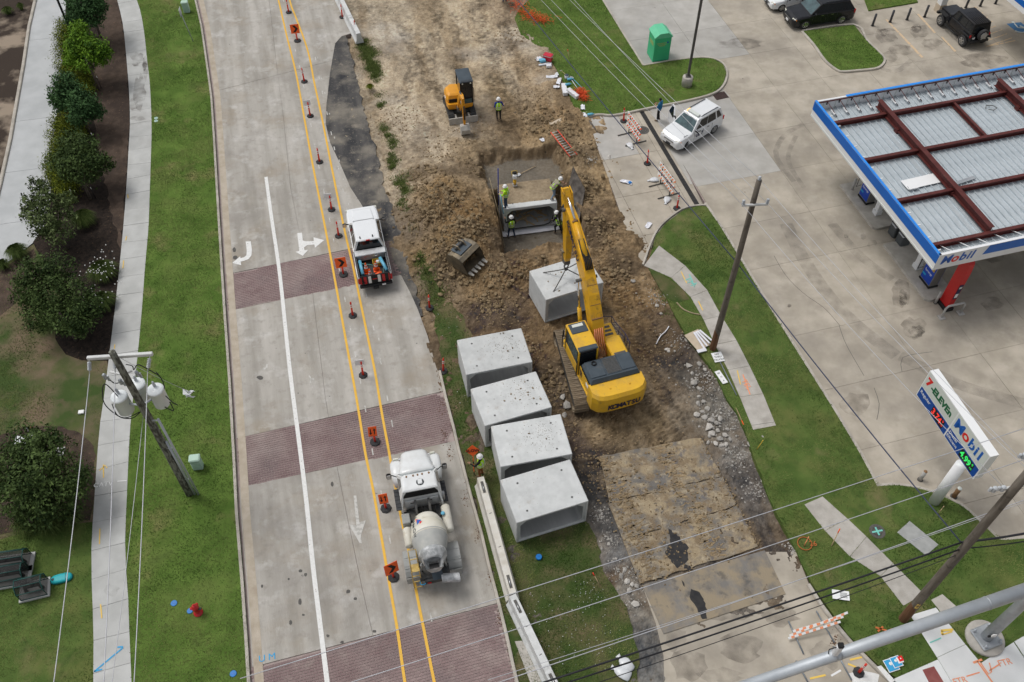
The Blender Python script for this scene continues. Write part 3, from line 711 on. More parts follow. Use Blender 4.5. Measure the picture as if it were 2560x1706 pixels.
L2=[(1769,520),(1752,516),(1709,527),(1665,560),(1640,592),(1618,664),(1640,700),(1662,741),(1690,800),(1722,850),(1745,880),(1775,919),(1800,962),(1815,999),(1840,1034),(1860,1079),(1880,1136),(1905,1198),(1925,1256),(1953,1310),(1985,1369),(2011,1427),(2029,1463),(2062,1514),(2098,1562),(2138,1609),(2172,1642),(2202,1672),(2236,1696),(2300,1720),(2560,1640),(2700,1560),(2700,1330),(2560,1347),(2501,1350),(2483,1336),(2447,1303),(2411,1270),(2356,1241),(2302,1223),(2247,1214),(2193,1216),(2149,1133),(2084,1024),(2004,897),(1920,763),(1803,570)]
struct(mb().prism(wob(L2,.03,.5),-.2,.09).build('street_lawn','lawn'))
kerb('kerb_lot',[Vector(p) for p in gp([(1760,508),(1769,520),(1803,570),(1920,763),(2004,897),(2084,1024),(2149,1133),(2193,1216)],.08)],.18,.10,1,z0=-.1)
kerb('kerb_sign_bed',smooth_line([(*q,0) for q in gp([(2193,1216),(2247,1214),(2302,1223),(2356,1241),(2411,1270),(2447,1303),(2483,1336),(2501,1350),(2560,1347),(2660,1338)],.08)],4),.16,.10,1,z0=-.1)
kerb('kerb_drive',smooth_line([(*q,0) for q in gp([(1766,514),(1752,514),(1709,522),(1662,556),(1636,592),(1610,662)],.1)],4),.13,.12,-1,z0=-.1)
IS=[(2008,78),(2135,62),(2165,100),(2206,140),(2209,152),(2200,164),(2184,170),(2145,174),(2105,177),(2092,172),(2065,150),(2038,112)]
struct(mb().prism(gp(IS,.09),-.2,.09).build('island_lawn','lawn_lush'))
kerb('kerb_island',smooth_line([(*q,0) for q in gp(IS+IS[:1],.1)],3),.18,.13,1,z0=-.1)
struct(mb().prism(gp([(2140,-60),(2172,26),(2295,5),(2260,-60)],.09),-.2,.09).build('shop_lawn','lawn_lush'))
dg_=wob([(1622,672),(1645,682),(1700,718),(1722,752),(1690,758),(1668,752),(1645,715)],.1);WALKS.append(dg_);struct(mb().prism(dg_,0,.094).build('dead_grass','lawn_weedy'))
slab_walk('sidewalk_right',[(1610,664),(1643,675),(1709,715),(1731,752),(1763,806),(1792,872),(1821,926),(1840,970),(1865,1028),(1883,1075)],[(1633,604),(1662,625),(1709,661),(1752,701),(1782,752),(1811,803),(1847,861),(1876,919),(1898,962),(1920,1017),(1940,1064)],1.75,.11,'walk_old')
slab_walk('sidewalk_worn',[(2011,1261),(2073,1339),(2153,1416),(2196,1434),(2229,1481),(2262,1518)],[(2047,1233),(2100,1280),(2160,1336),(2247,1423),(2323,1499)],1.5,.105,'walk_old')
slab_walk('sidewalk_new',[(2276,1538),(2345,1647),(2400,1740)],[(2327,1503),(2443,1648),(2520,1740)],1.9,.115,'walk_new')
ramp_=tag(bpy.data.objects.new('corner_ramp',None),kind='structure');COL.objects.link(ramp_)
for q in ([(2236,1697),(2345,1649),(2402,1745),(2280,1800)],[(2347,1647),(2441,1650),(2450,1660),(2500,1760),(2405,1745)],[(2454,1657),(2534,1606),(2600,1706),(2520,1780),(2502,1755)],[(2536,1604),(2640,1545),(2700,1650),(2602,1704)]):
    WALKS.append(gp(q,.11));mb().prism(gp(q,.11),-.1,.11).build('slab','walk_new',ramp_)
mb().prism(gp([(2306,1675),(2335,1666),(2380,1740),(2345,1750)],.115),.1,.118).build('tactile_pad','ada_red',ramp_)
WALKS+=[gp([(2328,1500),(2356,1486),(2403,1527),(2362,1543)],.1),gp([(2243,1331),(2274,1303),(2346,1362),(2315,1389)],.1)]
struct(mb().prism(gp([(2328,1500),(2356,1486),(2403,1527),(2362,1543)],.1),.0,.10).build('old_slab','walk_old'))
RC=[(1606,1463),(1700,1440),(1900,1380),(1990,1380),(2022,1459),(2058,1518),(2094,1565),(2134,1612),(2167,1645),(2196,1674),(2229,1703),(2300,1850),(1690,1850),(1661,1706),(1659,1640),(1640,1560)]
struct(mb().prism(gp(RC),-.2,-.01).build('carriageway','lot'))
kerb('kerb_street',[Vector(p) for p in gp([(2025,1459),(2060,1514),(2096,1562),(2136,1609),(2169,1642),(2198,1671),(2231,1700),(2290,1790)],.1)],.16,.12,-1,z0=-.1)
mb().prism(gp([(2192,1667),(2203,1664),(2238,1702),(2226,1708)],.13),.1,.127).build('white_paint','white_paint',bpy.data.objects['kerb_street'])
MED=[(1050,690),(1072,730),(1088,800),(1100,870),(1104,930),(1120,999),(1138,1072),(1157,1147),(1182,1245),(1208,1336),(1229,1427),(1250,1510),(1272,1601),(1286,1663),(1330,1850),(1605,1850),(1596,1706),(1592,1608),(1566,1528),(1540,1480),(1510,1430),(1500,1380),(1480,1320),(1440,1290),(1380,1240),(1330,1150),(1300,1060),(1260,980),(1220,900),(1180,830),(1150,780),(1110,740),(1080,690)]
struct(mb().prism(wob(MED,.12),-.3,.0).build('median_grass','lawn_weedy'))
struct(mb().prism(wob([(1285,1605),(1300,1600),(1330,1630),(1370,1720),(1330,1720)],.04),-.1,.02).build('old_slab','walk_old'))
TA,TB=G(1260,524,-.6),G(1393,507,-.6)
TC=Vector(((TA.x+TB.x)/2,(TA.y+TB.y)/2));TYAW=math.atan2(TB.y-TA.y,TB.x-TA.x)
ZTOP,CH,CW,CL=-.6,1.87,3.36,2.26;ZFL=ZTOP-CH
def tloc(X,Y):
    c,s=math.cos(TYAW),math.sin(TYAW);return (X-TC.x)*c+(Y-TC.y)*s,-(X-TC.x)*s+(Y-TC.y)*c
def tw(a,b_,z=0.0):
    c,s=math.cos(TYAW),math.sin(TYAW);return Vector((TC.x+a*c-b_*s,TC.y+a*s+b_*c,z))
def sst(x,a,b_):t=np.clip((x-a)/(b_-a),0,1);return t*t*(3-2*t)
PILES=[(1130,470,2.0,.55),(1090,530,1.6,.75),(1160,600,1.7,.75),(1110,640,1.4,.45),(1200,545,1.2,.5),(1060,420,1.3,.25),(1455,470,1.0,.55),(1480,560,1.2,.5),(1435,390,.9,.4),(1400,340,1.2,.35),(1420,300,1.0,.3),(1520,650,1.1,.25),(1560,610,.9,.2),(1330,660,1.4,.25),(1240,690,1.2,.3),(1250,800,.9,.25),(1380,900,.8,.2),(1350,1000,.8,.25),(1390,1060,.7,.2),(1320,350,1.2,-.15),(1250,120,2.5,.2),(1330,150,1.4,.3),(1650,880,1.2,-.2),(1720,960,1.0,-.15),(1760,1060,1.0,-.1),(1860,1150,1.0,-.15),(1940,1300,.8,-.2),(1425,1190,.8,.1)]
ROUGH=[(1000,100,.25),(1150,100,.3),(1100,250,.35),(1030,330,.5),(1250,200,.4),(1340,250,.8),(1400,330,.9),(1150,420,.8),(1120,540,1.5),(1180,620,1.4),(1060,600,.8),(1240,740,.9),(1300,850,.9),(1360,950,1.0),(1400,1100,.9),(1450,450,1.2),(1500,580,1.3),(1540,700,.8),(1620,800,.8),(1680,900,.9),(1740,1000,.9),(1500,1080,.4),(1600,1150,.25),(1450,1200,.8),(1530,1400,.5),(1600,1550,.4),(1850,1150,.8),(950,200,.35),(930,400,.3),(1000,560,.4),(1640,1000,.35),(1280,40,.9)]
TINT=[((950,30),(.40,.35,.275)),((1050,60),(.47,.405,.31)),((1130,40),(.43,.36,.265)),((1200,80),(.46,.39,.29)),((1270,40),(.30,.245,.18)),((1310,100),(.42,.375,.31)),((960,80),(.47,.43,.365)),((1000,200),(.46,.395,.305)),((1020,290),(.46,.405,.325)),((1100,300),(.47,.41,.32)),((1180,250),(.45,.385,.285)),((1250,250),(.37,.30,.205)),((1330,200),(.36,.29,.205)),((1390,280),(.30,.225,.14)),((1340,300),(.32,.245,.155)),((1050,400),(.43,.37,.285)),((1150,390),(.36,.29,.20)),((1080,500),(.28,.205,.12)),((1180,560),(.25,.18,.105)),((1120,640),(.29,.215,.125)),((1240,660),(.265,.195,.12)),((1180,700),(.30,.225,.14)),((1250,780),(.125,.10,.078)),((1220,760),(.15,.12,.09)),((1300,870),(.21,.155,.10)),((1350,850),(.20,.15,.095)),((1370,960),(.155,.13,.105)),((1330,1040),(.13,.11,.09)),((1450,400),(.34,.27,.18)),((1500,450),(.34,.265,.17)),((1470,560),(.215,.165,.11)),((1520,640),(.27,.205,.13)),((1560,740),(.25,.18,.105)),((1600,700),(.28,.215,.14)),((1620,820),(.215,.16,.10)),((1540,820),(.24,.175,.10)),((1400,720),(.26,.19,.11)),((1690,860),(.13,.11,.092)),((1720,940),(.155,.14,.12)),((1770,1020),(.24,.225,.20)),((1650,960),(.205,.165,.12)),((1820,1100),(.26,.245,.225)),((1880,1180),(.17,.155,.14)),((1960,1330),(.13,.11,.09)),((1500,1060),(.30,.235,.15)),((1600,1080),(.32,.255,.165)),((1560,1000),(.25,.195,.125)),((1440,1110),(.13,.105,.085)),((1400,1180),(.085,.078,.07)),((1470,1220),(.10,.09,.08)),((1440,1330),(.22,.20,.175)),((1520,1330),(.15,.14,.13)),((1530,1400),(.19,.185,.18)),((1580,1500),(.24,.225,.20)),((1600,1600),(.17,.165,.16)),((1640,1680),(.20,.195,.185)),((1540,1480),(.18,.14,.10)),((1100,750),(.25,.20,.14)),((930,110),(.33,.28,.21)),((900,300),(.30,.26,.20)),((940,420),(.29,.245,.18)),((990,560),(.21,.175,.135)),((1060,700),(.22,.185,.135)),((1000,480),(.36,.31,.24)),((1040,330),(.47,.42,.345))]
TRK=[((1560,640),(1600,780),1.1),((1600,760),(1660,860),1.0),((1380,720),(1330,640),1.3),((1190,0),(1270,330),1.4),((1100,30),(1060,230),1.0),((1230,120),(1330,330),.9),((1000,60),(1110,250),.8),((1480,1060),(1560,1200),1.2),((1620,1050),(1680,1160),1.1),((1320,690),(1290,640),1.2),((1620,900),(1700,1060),.9),((1150,180),(1130,30),.9),((1400,1010),(1330,860),1.0),((1500,620),(1560,760),1.3),((1480,1030),(1640,1130),1.0),((1460,1130),(1520,1260),1.0),((1600,980),(1720,1130),1.1),((1350,740),(1270,690),1.1),((1230,690),(1330,690),1.2),((1180,700),(1260,720),.9),((1050,120),(1000,260),.9),((1260,60),(1310,200),.9),((1570,900),(1640,1040),1.0),((1530,700),(1620,900),1.2)]
HS = .056
ux=[rotz(p,-YAW) for p in DW];u0,u1,v0,v1=min(p[0] for p in ux),max(p[0] for p in ux),min(p[1] for p in ux),max(p[1] for p in ux)
nu_,nv_=int((u1-u0)/HS)+2,int((v1-v0)/HS)+2
U,V=np.meshgrid(u0+np.arange(nu_)*HS,v0+np.arange(nv_)*HS)
XX=U*math.cos(YAW)-V*math.sin(YAW);YY=U*math.sin(YAW)+V*math.cos(YAW)
def idw(X,Y,pts,p=3.0):
    num=0;den=0
    for (q,val) in pts:
        w_=1/((X-q[0])**2+(Y-q[1])**2+.15)**(p/2);den=den+w_;num=num+w_[...,None]*np.array(val)
    return num/den[...,None]
wx=XX+fbm(XX,YY,.5,3,3)*1.6;wy=YY+fbm(XX,YY,.5,3,9)*1.6
rough=idw(XX,YY,[(G2((a,b_)),(r_,)) for a,b_,r_ in ROUGH])[...,0]
ZZ=np.full(XX.shape,-.07)
for (px,py,s_,h_) in PILES:
    c=G2((px,py));ZZ+=1.3*h_*np.exp(-((XX-c[0])**2+(YY-c[1])**2)/(2*(s_*.62)**2))
ZZ+=rough*(fbm(XX,YY,.45,4,1)*.20+fbm(XX,YY,2.0,4,2)*.15)
d1,h1=worley(wx,wy,2.6,3);d2,h2=worley(XX,YY,5.5,8)
cl=np.clip(rough-.35,0,1.3)
ZZ+=cl*(np.clip(.55-d1,0,1)*.26*(h1 > .45)+np.clip(.5-d2,0,1)*.15*(h2 > .35))
rip=np.zeros(XX.shape)
for (a,b_,w_) in TRK:
    p,q=Vector(G2(a)),Vector(G2(b_));t=(q-p).normalized();L=(q-p).length
    s1=(XX-p.x)*t.x+(YY-p.y)*t.y;s2=-(XX-p.x)*t.y+(YY-p.y)*t.x+fbm(XX,YY,.6,2,5)*.3
    m=sst(s1,-.6,.3)*(1-sst(s1,L-.3,L+.6))*(1-sst(np.abs(s2),w_*.35,w_*.55))
    ZZ+=m*(np.abs(((s1+.25*np.abs(s2)) % .23)/.23-.5)*.15-.07);rip=np.maximum(rip,m)
aL,bL=tloc(XX,YY)
wobx=fbm(XX,YY,.9,5,21)*.5
def boxmask(a0,a1,b0,b1,w_):
    return sst(aL+wobx,a0-w_,a0)*(1-sst(aL+wobx,a1,a1+w_))*sst(bL+wobx,b0-w_,b0)*(1-sst(bL+wobx,b1,b1+w_))
pit=boxmask(-2.02,2.25,-3.75,2.2,.38)
floor=np.where(bL<2.0,ZFL,-.98)
ZZ=ZZ*(1-pit)+(ZFL+fbm(XX,YY,1.2,3,31)*.04)*pit
back=boxmask(-2.15,2.4,2.5,4.7,.45)
mud_z=-.92+fbm(XX,YY,.7,3,33)*.05
ZZ=np.where(bL>2.15,ZZ*(1-back)+mud_z*back,ZZ)
rim=np.exp(-((np.maximum(np.abs(aL)-2.6,0))**2)/.5)*(np.abs(aL)>2.45)*(bL>-4)*(bL<4.5)
ZZ+=rim*.18*(fbm(XX,YY,1.4,3,40)+.5)
tint=idw(wx,wy,[(G2(q),c) for q,c in TINT],3.2)
f1=fbm(XX,YY,.9,5,50);f2=fbm(XX,YY,4.0,3,60)
stk=fbm(U*1.5+f1*.6,V*.16,1.0,5,55);flat=np.clip(1.1-rough,0,1);topz=sst(YY,38,46)
tint=tint*(1-np.clip(stk*2.2-.1,0,.75)*flat*.75)[...,None]+np.array((.235,.175,.105))*(np.clip(stk*2.2-.1,0,.75)*flat*.75)[...,None]
sp2=np.clip(-stk*2.4-.35,0,.45)*flat*(.2+.8*topz);tint=tint*(1-sp2[...,None])+np.array((.55,.50,.42))*sp2[...,None]
tint*=(1.02-.04*topz[...,None])*np.array((1.04,1.0,.93))*(1+.36*f1+.36*f2+rng.uniform(-.16,.16,XX.shape))[...,None]
GR=[]
for (xa,ya,xb,yb,n_,s_,w_) in ((905,95,945,205,26,.45,.8),(935,200,950,260,6,.3,.3),(955,300,990,375,12,.35,.35),(970,390,1000,440,10,.35,.4),(985,450,1020,480,9,.4,.45),(1040,640,1095,740,16,.5,.45),(1000,500,1030,590,8,.35,.2),(1640,690,1680,790,6,.3,.2)):
    for _ in range(n_):f_=random.random();GR.append((xa+(xb-xa)*f_+random.gauss(0,6),ya+(yb-ya)*f_+random.gauss(0,5),s_*random.uniform(.5,1.3),w_*random.uniform(.3,1.1)))
gm=sum(w_*np.exp(-((XX-G2((x,y))[0])**2+(YY-G2((x,y))[1])**2)/(2*(s_*.5)**2)) for x,y,s_,w_ in GR);gm=np.clip(gm*(.9+1.6*fbm(XX,YY,1.3,4,83)),0,.85)[...,None]
tint=tint*(1-gm)+np.array((.075,.115,.03))*gm
pale=np.clip(fbm(XX,YY,.35,4,70)*2.2-.35,0,1)*(rough < .7)*sst(YY,38,46)
tint=tint*(1-.45*pale[...,None])+np.array((.52,.48,.42))*.45*pale[...,None]
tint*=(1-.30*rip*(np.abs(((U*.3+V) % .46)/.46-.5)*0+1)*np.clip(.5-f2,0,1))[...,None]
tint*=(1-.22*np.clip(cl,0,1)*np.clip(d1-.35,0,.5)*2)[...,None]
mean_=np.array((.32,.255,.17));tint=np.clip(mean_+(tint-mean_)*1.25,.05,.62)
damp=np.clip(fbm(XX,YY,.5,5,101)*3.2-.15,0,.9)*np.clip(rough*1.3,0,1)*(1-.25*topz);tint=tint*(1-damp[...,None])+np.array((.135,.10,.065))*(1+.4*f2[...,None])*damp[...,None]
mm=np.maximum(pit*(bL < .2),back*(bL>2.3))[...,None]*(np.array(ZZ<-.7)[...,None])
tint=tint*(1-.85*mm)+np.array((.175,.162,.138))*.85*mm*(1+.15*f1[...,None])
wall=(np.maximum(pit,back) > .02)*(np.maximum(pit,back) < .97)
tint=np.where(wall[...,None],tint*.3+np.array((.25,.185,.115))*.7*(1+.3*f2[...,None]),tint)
keep=inside(DW,XX,YY)
cellk=keep[:-1,:-1]&keep[1:,:-1]&keep[:-1,1:]&keep[1:,1:]
idx=-np.ones(keep.shape,int);used=np.zeros(keep.shape,bool)
used[:-1,:-1]|=cellk;used[1:,:-1]|=cellk;used[:-1,1:]|=cellk;used[1:,1:]|=cellk
idx[used]=np.arange(used.sum())
vco=np.stack([XX[used],YY[used],ZZ[used]],1).astype(np.float32)
ii,jj=np.nonzero(cellk)
quads=np.stack([idx[ii,jj],idx[ii,jj+1],idx[ii+1,jj+1],idx[ii+1,jj]],1)
def np_mesh(name,vco,quads,m,colr=None,smooth=True):
    me=bpy.data.meshes.new(name);n=quads.shape[1]
    me.vertices.add(len(vco));me.vertices.foreach_set('co',np.asarray(vco,np.float32).ravel())
    me.loops.add(quads.size);me.loops.foreach_set('vertex_index',quads.astype(np.int32).ravel())
    me.polygons.add(len(quads));me.polygons.foreach_set('loop_start',(np.arange(len(quads))*n).astype(np.int32))
    me.update(calc_edges=True);me.materials.append(RM(m))
    me.polygons.foreach_set('use_smooth',np.full(len(quads),smooth))
    if colr is not None:
        ca=me.color_attributes.new('tint','FLOAT_COLOR','POINT')
        ca.data.foreach_set('color',np.concatenate([np.clip(colr,0,1),np.ones((len(colr),1))],1).astype(np.float32).ravel())
    return me
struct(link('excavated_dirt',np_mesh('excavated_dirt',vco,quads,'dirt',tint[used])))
def dirt_z(x,y):
    u,v=rotz((x,y),-YAW);i,j=int(round((v-v0)/HS)),int(round((u-u0)/HS))
    return float(ZZ[min(max(i,0),nv_-1),min(max(j,0),nu_-1)])
def GD(px,py):
    z=0.0
    for _ in range(4):p=G(px,py,z);z=dirt_z(p.x,p.y)
    return Vector((p.x,p.y,z))
ico=bmesh.new();bmesh.ops.create_icosphere(ico,subdivisions=1,radius=1.0)
icv=np.array([v.co[:] for v in ico.verts]);icf=np.array([[v.index for v in f.verts] for f in ico.faces]);ico.free()
def rocks(name,pts,m,parent=None):
    n=len(pts);P=np.array(pts);k=len(icv)
    sc=rng.uniform(.6,1.25,(n,k,1))*rng.uniform(.6,1.2,(n,1,3))
    v=(icv[None]*sc*P[:,None,3:4]+P[:,None,:3]).reshape(-1,3)
    f=(icf[None]+(np.arange(n)*k)[:,None,None]).reshape(-1,3)
    o=link(name,np_mesh(name,v,f,m,np.repeat(rng.uniform(0,1,(n,1)),k,0)*np.ones((1,3)),False),parent);return o
def scatter(areas,rmin,rmax,avoid=True):
    out=[]
    for (px,py,s_,n) in areas:
        c=G2((px,py))
        for _ in range(n):
            x,y=c[0]+random.gauss(0,s_*.6),c[1]+random.gauss(0,s_*.6)
            a,b_=(x-TC.x)*math.cos(TYAW)+(y-TC.y)*math.sin(TYAW),-(x-TC.x)*math.sin(TYAW)+(y-TC.y)*math.cos(TYAW)
            if -2.3<a<2.6 and -4.2<b_<4.9:continue
            r_=rmin+(rmax-rmin)*random.random()**2.5
            out.append((x,y,dirt_z(x,y)+r_*.25,r_))
    return out
tag(rocks('dirt_clods',scatter([(1090,520,1.7,420),(1160,600,1.7,420),(1110,650,1.2,200),(1070,560,1.2,160),(1460,480,1.2,220),(1490,590,1.2,220),(1430,380,1.2,200),(1400,320,1.3,160),(1340,300,1.3,100),(1250,700,1.4,160),(1350,680,1.0,120),(1230,760,1.0,120),(1540,690,1.2,120),(1300,870,1.0,130),(1370,960,.8,130),(1340,1040,.6,90),(1200,420,1.0,80),(1060,440,1.2,90),(1130,700,1.0,80)],.035,.17),'clod'),kind='stuff')
tag(rocks('dirt_crumbs',scatter([(x,y,1.5,260) for x,y in ((1250,780),(1300,870),(1380,700),(1480,660),(1560,760),(1640,860),(1600,960),(1540,1060),(1420,1080),(1380,1000),(1160,720),(1330,250),(1280,90),(1100,380),(1040,460),(1470,1180),(1000,300),(1180,330))],.02,.075),'clod'),kind='stuff')
tag(rocks('gravel_bits',scatter([(1640,740,.8,120),(1700,850,.9,140),(1760,950,.9,220),(1800,1040,.9,260),(1850,1130,.8,220),(1890,1220,.6,140),(1560,1430,.6,120),(1530,1350,.5,120),(1500,1290,.4,90),(1580,1500,.5,70),(1980,1370,.3,60),(1480,400,.5,50)],.02,.075),'rubble'),kind='stuff')
for k,(px,py,r_) in enumerate([(1740,1038,.26),(1755,1030,.17),(1768,1022,.20),(1762,1046,.22),(1778,1052,.24),(1772,1068,.30),(1790,1060,.2),(1800,1048,.25),(1795,1078,.17),(1812,1090,.19),(1800,1098,.22),(1780,1085,.26),(1773,1092,.16),(1818,1075,.15),(1788,1110,.18),(1804,1115,.2),(1770,1108,.17),(1825,1100,.16),(1815,1112,.15),(1744,1010,.18),(1735,958,.28),(1747,972,.18),(1722,915,.22),(1748,912,.2),(1763,925,.16),(1730,935,.15),(1758,1004,.16),(1746,993,.14),(1643,765,.17),(1652,785,.13),(1668,875,.2),(1672,880,.14),(1582,705,.2),(1642,766,.15),(1553,1440,.17),(1568,1455,.24),(1580,1462,.16),(1592,1466,.17),(1562,1425,.16),(1588,1512,.24),(1573,1478,.18),(1523,395,.24),(1417,1015,.35),(1410,1040,.25),(1407,995,.22),(1873,1115,.2),(1410,895,.12)]):
    p=GD(px,py);v=icv*rng.uniform(.65,1.2,(len(icv),1))*np.array((1.15,.9,.62))*r_*.78
    o=link('rubble_chunk',np_mesh('rubble_chunk',v,icf,'rubble',None,False),None,(p.x,p.y,p.z+r_*.22),(0,0,random.uniform(0,6)))
    tag(o,'broken grey concrete chunk lying on the torn dirt beside the dig','rubble','concrete rubble on the dirt')
def culvert_frame(W,H,z0,t=.2,ch=.32,lip=0.0):
    w,h=W/2,H
    out=[(-w,0),(w,0),(w,h),(-w,h)]
    iw,ib,it=w-t,t,h-t
    inn=[(-iw,ib+.12),(-iw+.12,ib),(iw-.12,ib),(iw,ib+.12),(iw,it-ch),(iw-ch,it),(-iw+ch,it),(-iw,it-ch)]
    return out,inn
def culvert(name,label,c,yaw,z,splash=0,mtop='concrete',tongue=True,group='precast culvert boxes in a row'):
    t=thing(name,label,'culvert',(c[0],c[1],z),yaw,group)
    W,H,L=CW,CH,CL
    y0,y1=-L/2,L/2
    b=mb()
    def ring(w,h0,h1,k,y):return [(-w+k,y,h0),(w-k,y,h0),(w,y,h0+k),(w,y,h1-k),(w-k,y,h1),(-w+k,y,h1),(-w,y,h1-k),(-w,y,h0+k)]
    b.loft([ring(W/2,0,H,.03,y0+.02),ring(W/2,0,H,.03,y1-.02)],0,cap=False)
    def hole(tt,y,k):
        iw,ib,it=W/2-tt,tt,H-tt
        return [(-iw+.12,y,ib),(iw-.12,y,ib),(iw,y,ib+.12),(iw,y,it-k),(iw-k,y,it),(-iw+k,y,it),(-iw,y,it-k),(-iw,y,ib+.12)]
    for s_,ya in ((-1,y0),(1,y1)):
        yi=ya-s_*.02
        secs=[ring(W/2,0,H,.03,yi),ring(W/2-.015,.015,H-.015,.03,ya)]
        b.loft(secs,0,cap=False)
        if tongue:
            b.loft([ring(W/2-.015,.015,H-.015,.03,ya),ring(W/2-.09,.09,H-.09,.03,ya),ring(W/2-.11,.11,H-.11,.03,ya-s_*.06),hole(.2,ya-s_*.06,.30)],0,cap=False)
        else:
            b.loft([ring(W/2-.015,.015,H-.015,.03,ya),hole(.2,ya,.30)],0,cap=False)
    b.build('shell',M_[mtop],t)
    b=mb();yy0,yy1=(y0+.06,y1-.06) if tongue else (y0,y1)
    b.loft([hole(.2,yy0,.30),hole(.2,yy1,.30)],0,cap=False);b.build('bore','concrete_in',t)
    for (x,y) in ((-1.05,-.72),(1.05,-.72),(-1.0,.72),(1.1,.72)):
        mb().lathe([(.06,.001),(.05,.004),(.03,.006)],10).build('lifting_hole','fender_grey',t,(x,y,H))
        mb().lathe([(.035,.007),(.03,.01)],8).build('lifting_pin','black',t,(x,y,H))
    if splash:
        pts=[]
        for _ in range(splash):
            x,y=random.gauss(splash % 3*.35-.1,.6),random.gauss(.15,.5)
            if abs(x)<W/2-.1 and abs(y)<L/2-.1:pts.append((x,y,H+.003,random.uniform(.006,.022)+(.045 if random.random() < .03 else 0)))
        tag(rocks('mud_spatter',pts,'splash',t),kind='stuff')
    return t
for nm,px,sp in (('concrete box culvert with mud clods, farthest from camera of the waiting row',((1142,850),(1304,820),(1165,938),(1331,905)),230),('concrete box culvert speckled with mud, second in the row past the flagger',((1176,972),(1341,928),(1212,1066),(1379,1018)),200),('concrete box culvert with black mud splat on its rear edge, third in the row',((1227,1067),(1401,1035),(1252,1166),(1431,1135)),260),('clean concrete box culvert with its open mouth facing the camera, nearest of the row',((1251,1201),(1426,1148),(1291,1307),(1471,1253)),12)):
    P=[G(*q,1.87) for q in px];c=sum(P,Vector())/4;ax=P[1]-P[0]+P[3]-P[2]
    culvert('box_culvert',nm,(c.x,c.y),math.atan2(ax.y,ax.x),0.0,sp)
b5=culvert('box_culvert','concrete box culvert hanging on chains under the excavator arm',(2.91,33.23),R(22.1),-.02,60,group=None)
hang=culvert('box_culvert','concrete box culvert set at the bottom of the trench between four workers',tw(0,CL/2),TYAW,ZFL,0,'concrete',tongue=False,group=None)
for (x,y,s_) in ((-.6,.3,1),(.5,.1,1),(.9,.6,1)):
    pass
b=mb()
for k in range(26):
    x,y=random.uniform(-1.2,1.2),random.uniform(-.9,.8);a=random.uniform(0,3.1);L=random.uniform(.2,.9)
    b.box((x,y,.23+random.random()*.05),(L,.08,.04),rz=a)
tag(b.build('timber_scraps','timber',hang),kind='stuff')
mb().tube([(-1.3,-CL/2-.01,.2),(-1.1,-CL/2-.02,.16),(.9,-CL/2-.02,.16),(1.2,-CL/2-.02,.25),(1.42,-CL/2-.02,.6),(1.45,-CL/2-.02,.9)],.035,6).build('joint_seal','black',hang)
n=46;aa=np.linspace(-1.66,1.66,n);bb_=np.linspace(.25,CL+.25,34);A,B_=np.meshgrid(aa,bb_)
edge=sst(B_,.2,.9+.3*fbm(A,B_,1.4,2,7))
Zc=ZTOP-.012+edge*(.02+.045*(fbm(A,B_,1.6,4,12)+.9))-(B_>CL)*.25*(B_-CL)/.25
c,s=math.cos(TYAW),math.sin(TYAW)
vc=np.stack([TC.x+A*c-B_*s,TC.y+A*s+B_*c,Zc],-1).reshape(-1,3)
q=np.array([[i*n+j,i*n+j+1,(i+1)*n+j+1,(i+1)*n+j] for i in range(33) for j in range(n-1)])
tc_=np.array((.33,.265,.18))*(1+.4*fbm(A,B_,1.5,4,77)[...,None])
struct(link('backfill',np_mesh('backfill',vc,q,'dirt',tc_.reshape(-1,3))))
sh=thing('geotextile_sheet','white fabric sheet laid across the trench floor at the culvert mouth','fabric sheet')
path=[(-2.02,ZTOP+.2),(-1.95,-1.2),(-1.86,-2.0),(-1.8,ZFL+.05),(-1.0,ZFL+.06),(0,ZFL+.05),(1.0,ZFL+.07),(1.75,ZFL+.06),(1.9,-1.9),(2.02,-1.2),(2.1,ZTOP-.1)]
sp_=smooth_line([(a,0,z) for a,z in path],4);b=mb();secs=[]
for i,p in enumerate(sp_):
    w0,w1=-.05+random.uniform(-.02,.02),-.52+random.uniform(-.03,.03)
    A1,A2=tw(p.x,w0,p.z+.02),tw(p.x,w1,p.z+.03);secs.append([A1,A2,A2-Vector((0,0,.015)),A1-Vector((0,0,.015))])
b.loft(secs,sm=True);b.build('sheet','sheet_white',sh)
def board(name,label,pts,th,m):
    P=[Vector(p) for p in pts];nr=(P[1]-P[0]).cross(P[2]-P[0]).normalized()*th;n=len(P)
    o=mb().add(P+[p+nr for p in P],[tuple(range(n)),tuple(range(2*n-1,n-1,-1))]+[(i,(i+1) % n,n+(i+1) % n,n+i) for i in range(n)]).build(name,M_[m]);return tag(o,label,'board')
board('plywood_sheet','tan plywood sheet lining the left wall of the trench',[tw(-1.95,-1.6,-2.3),tw(-1.9,1.7,-1.9),tw(-2.2,2.2,.15),tw(-2.08,-.2,-.55)],.03,'plywood')
p0=G(1470,520,-.3);
board('plywood_sheet','dark weathered plywood sheet leaning on the right wall of the trench',[G(1414,498,-.5),G(1428,578,-.9),G(1447,560,-.45),G(1463,474,.55),G(1433,416,1.35)],.03,'plywood_dark')
pl=[('top',[(1500,1142),(1749,1093),(1804,1190),(1522,1258)]),('second',[(1522,1259),(1805,1191),(1842,1265),(1556,1350)]),('third',[(1556,1351),(1843,1266),(1896,1368),(1602,1459)]),('nearest',[(1606,1463),(1912,1376),(1964,1485),(1659,1585)])]
lb=['mud-covered steel road plate nearest the excavator','steel road plate second from the excavator, with a rust-orange corner','steel road plate with the black oil stain and track prints','cleaner bluish steel road plate at the end of the row, next to the concrete']
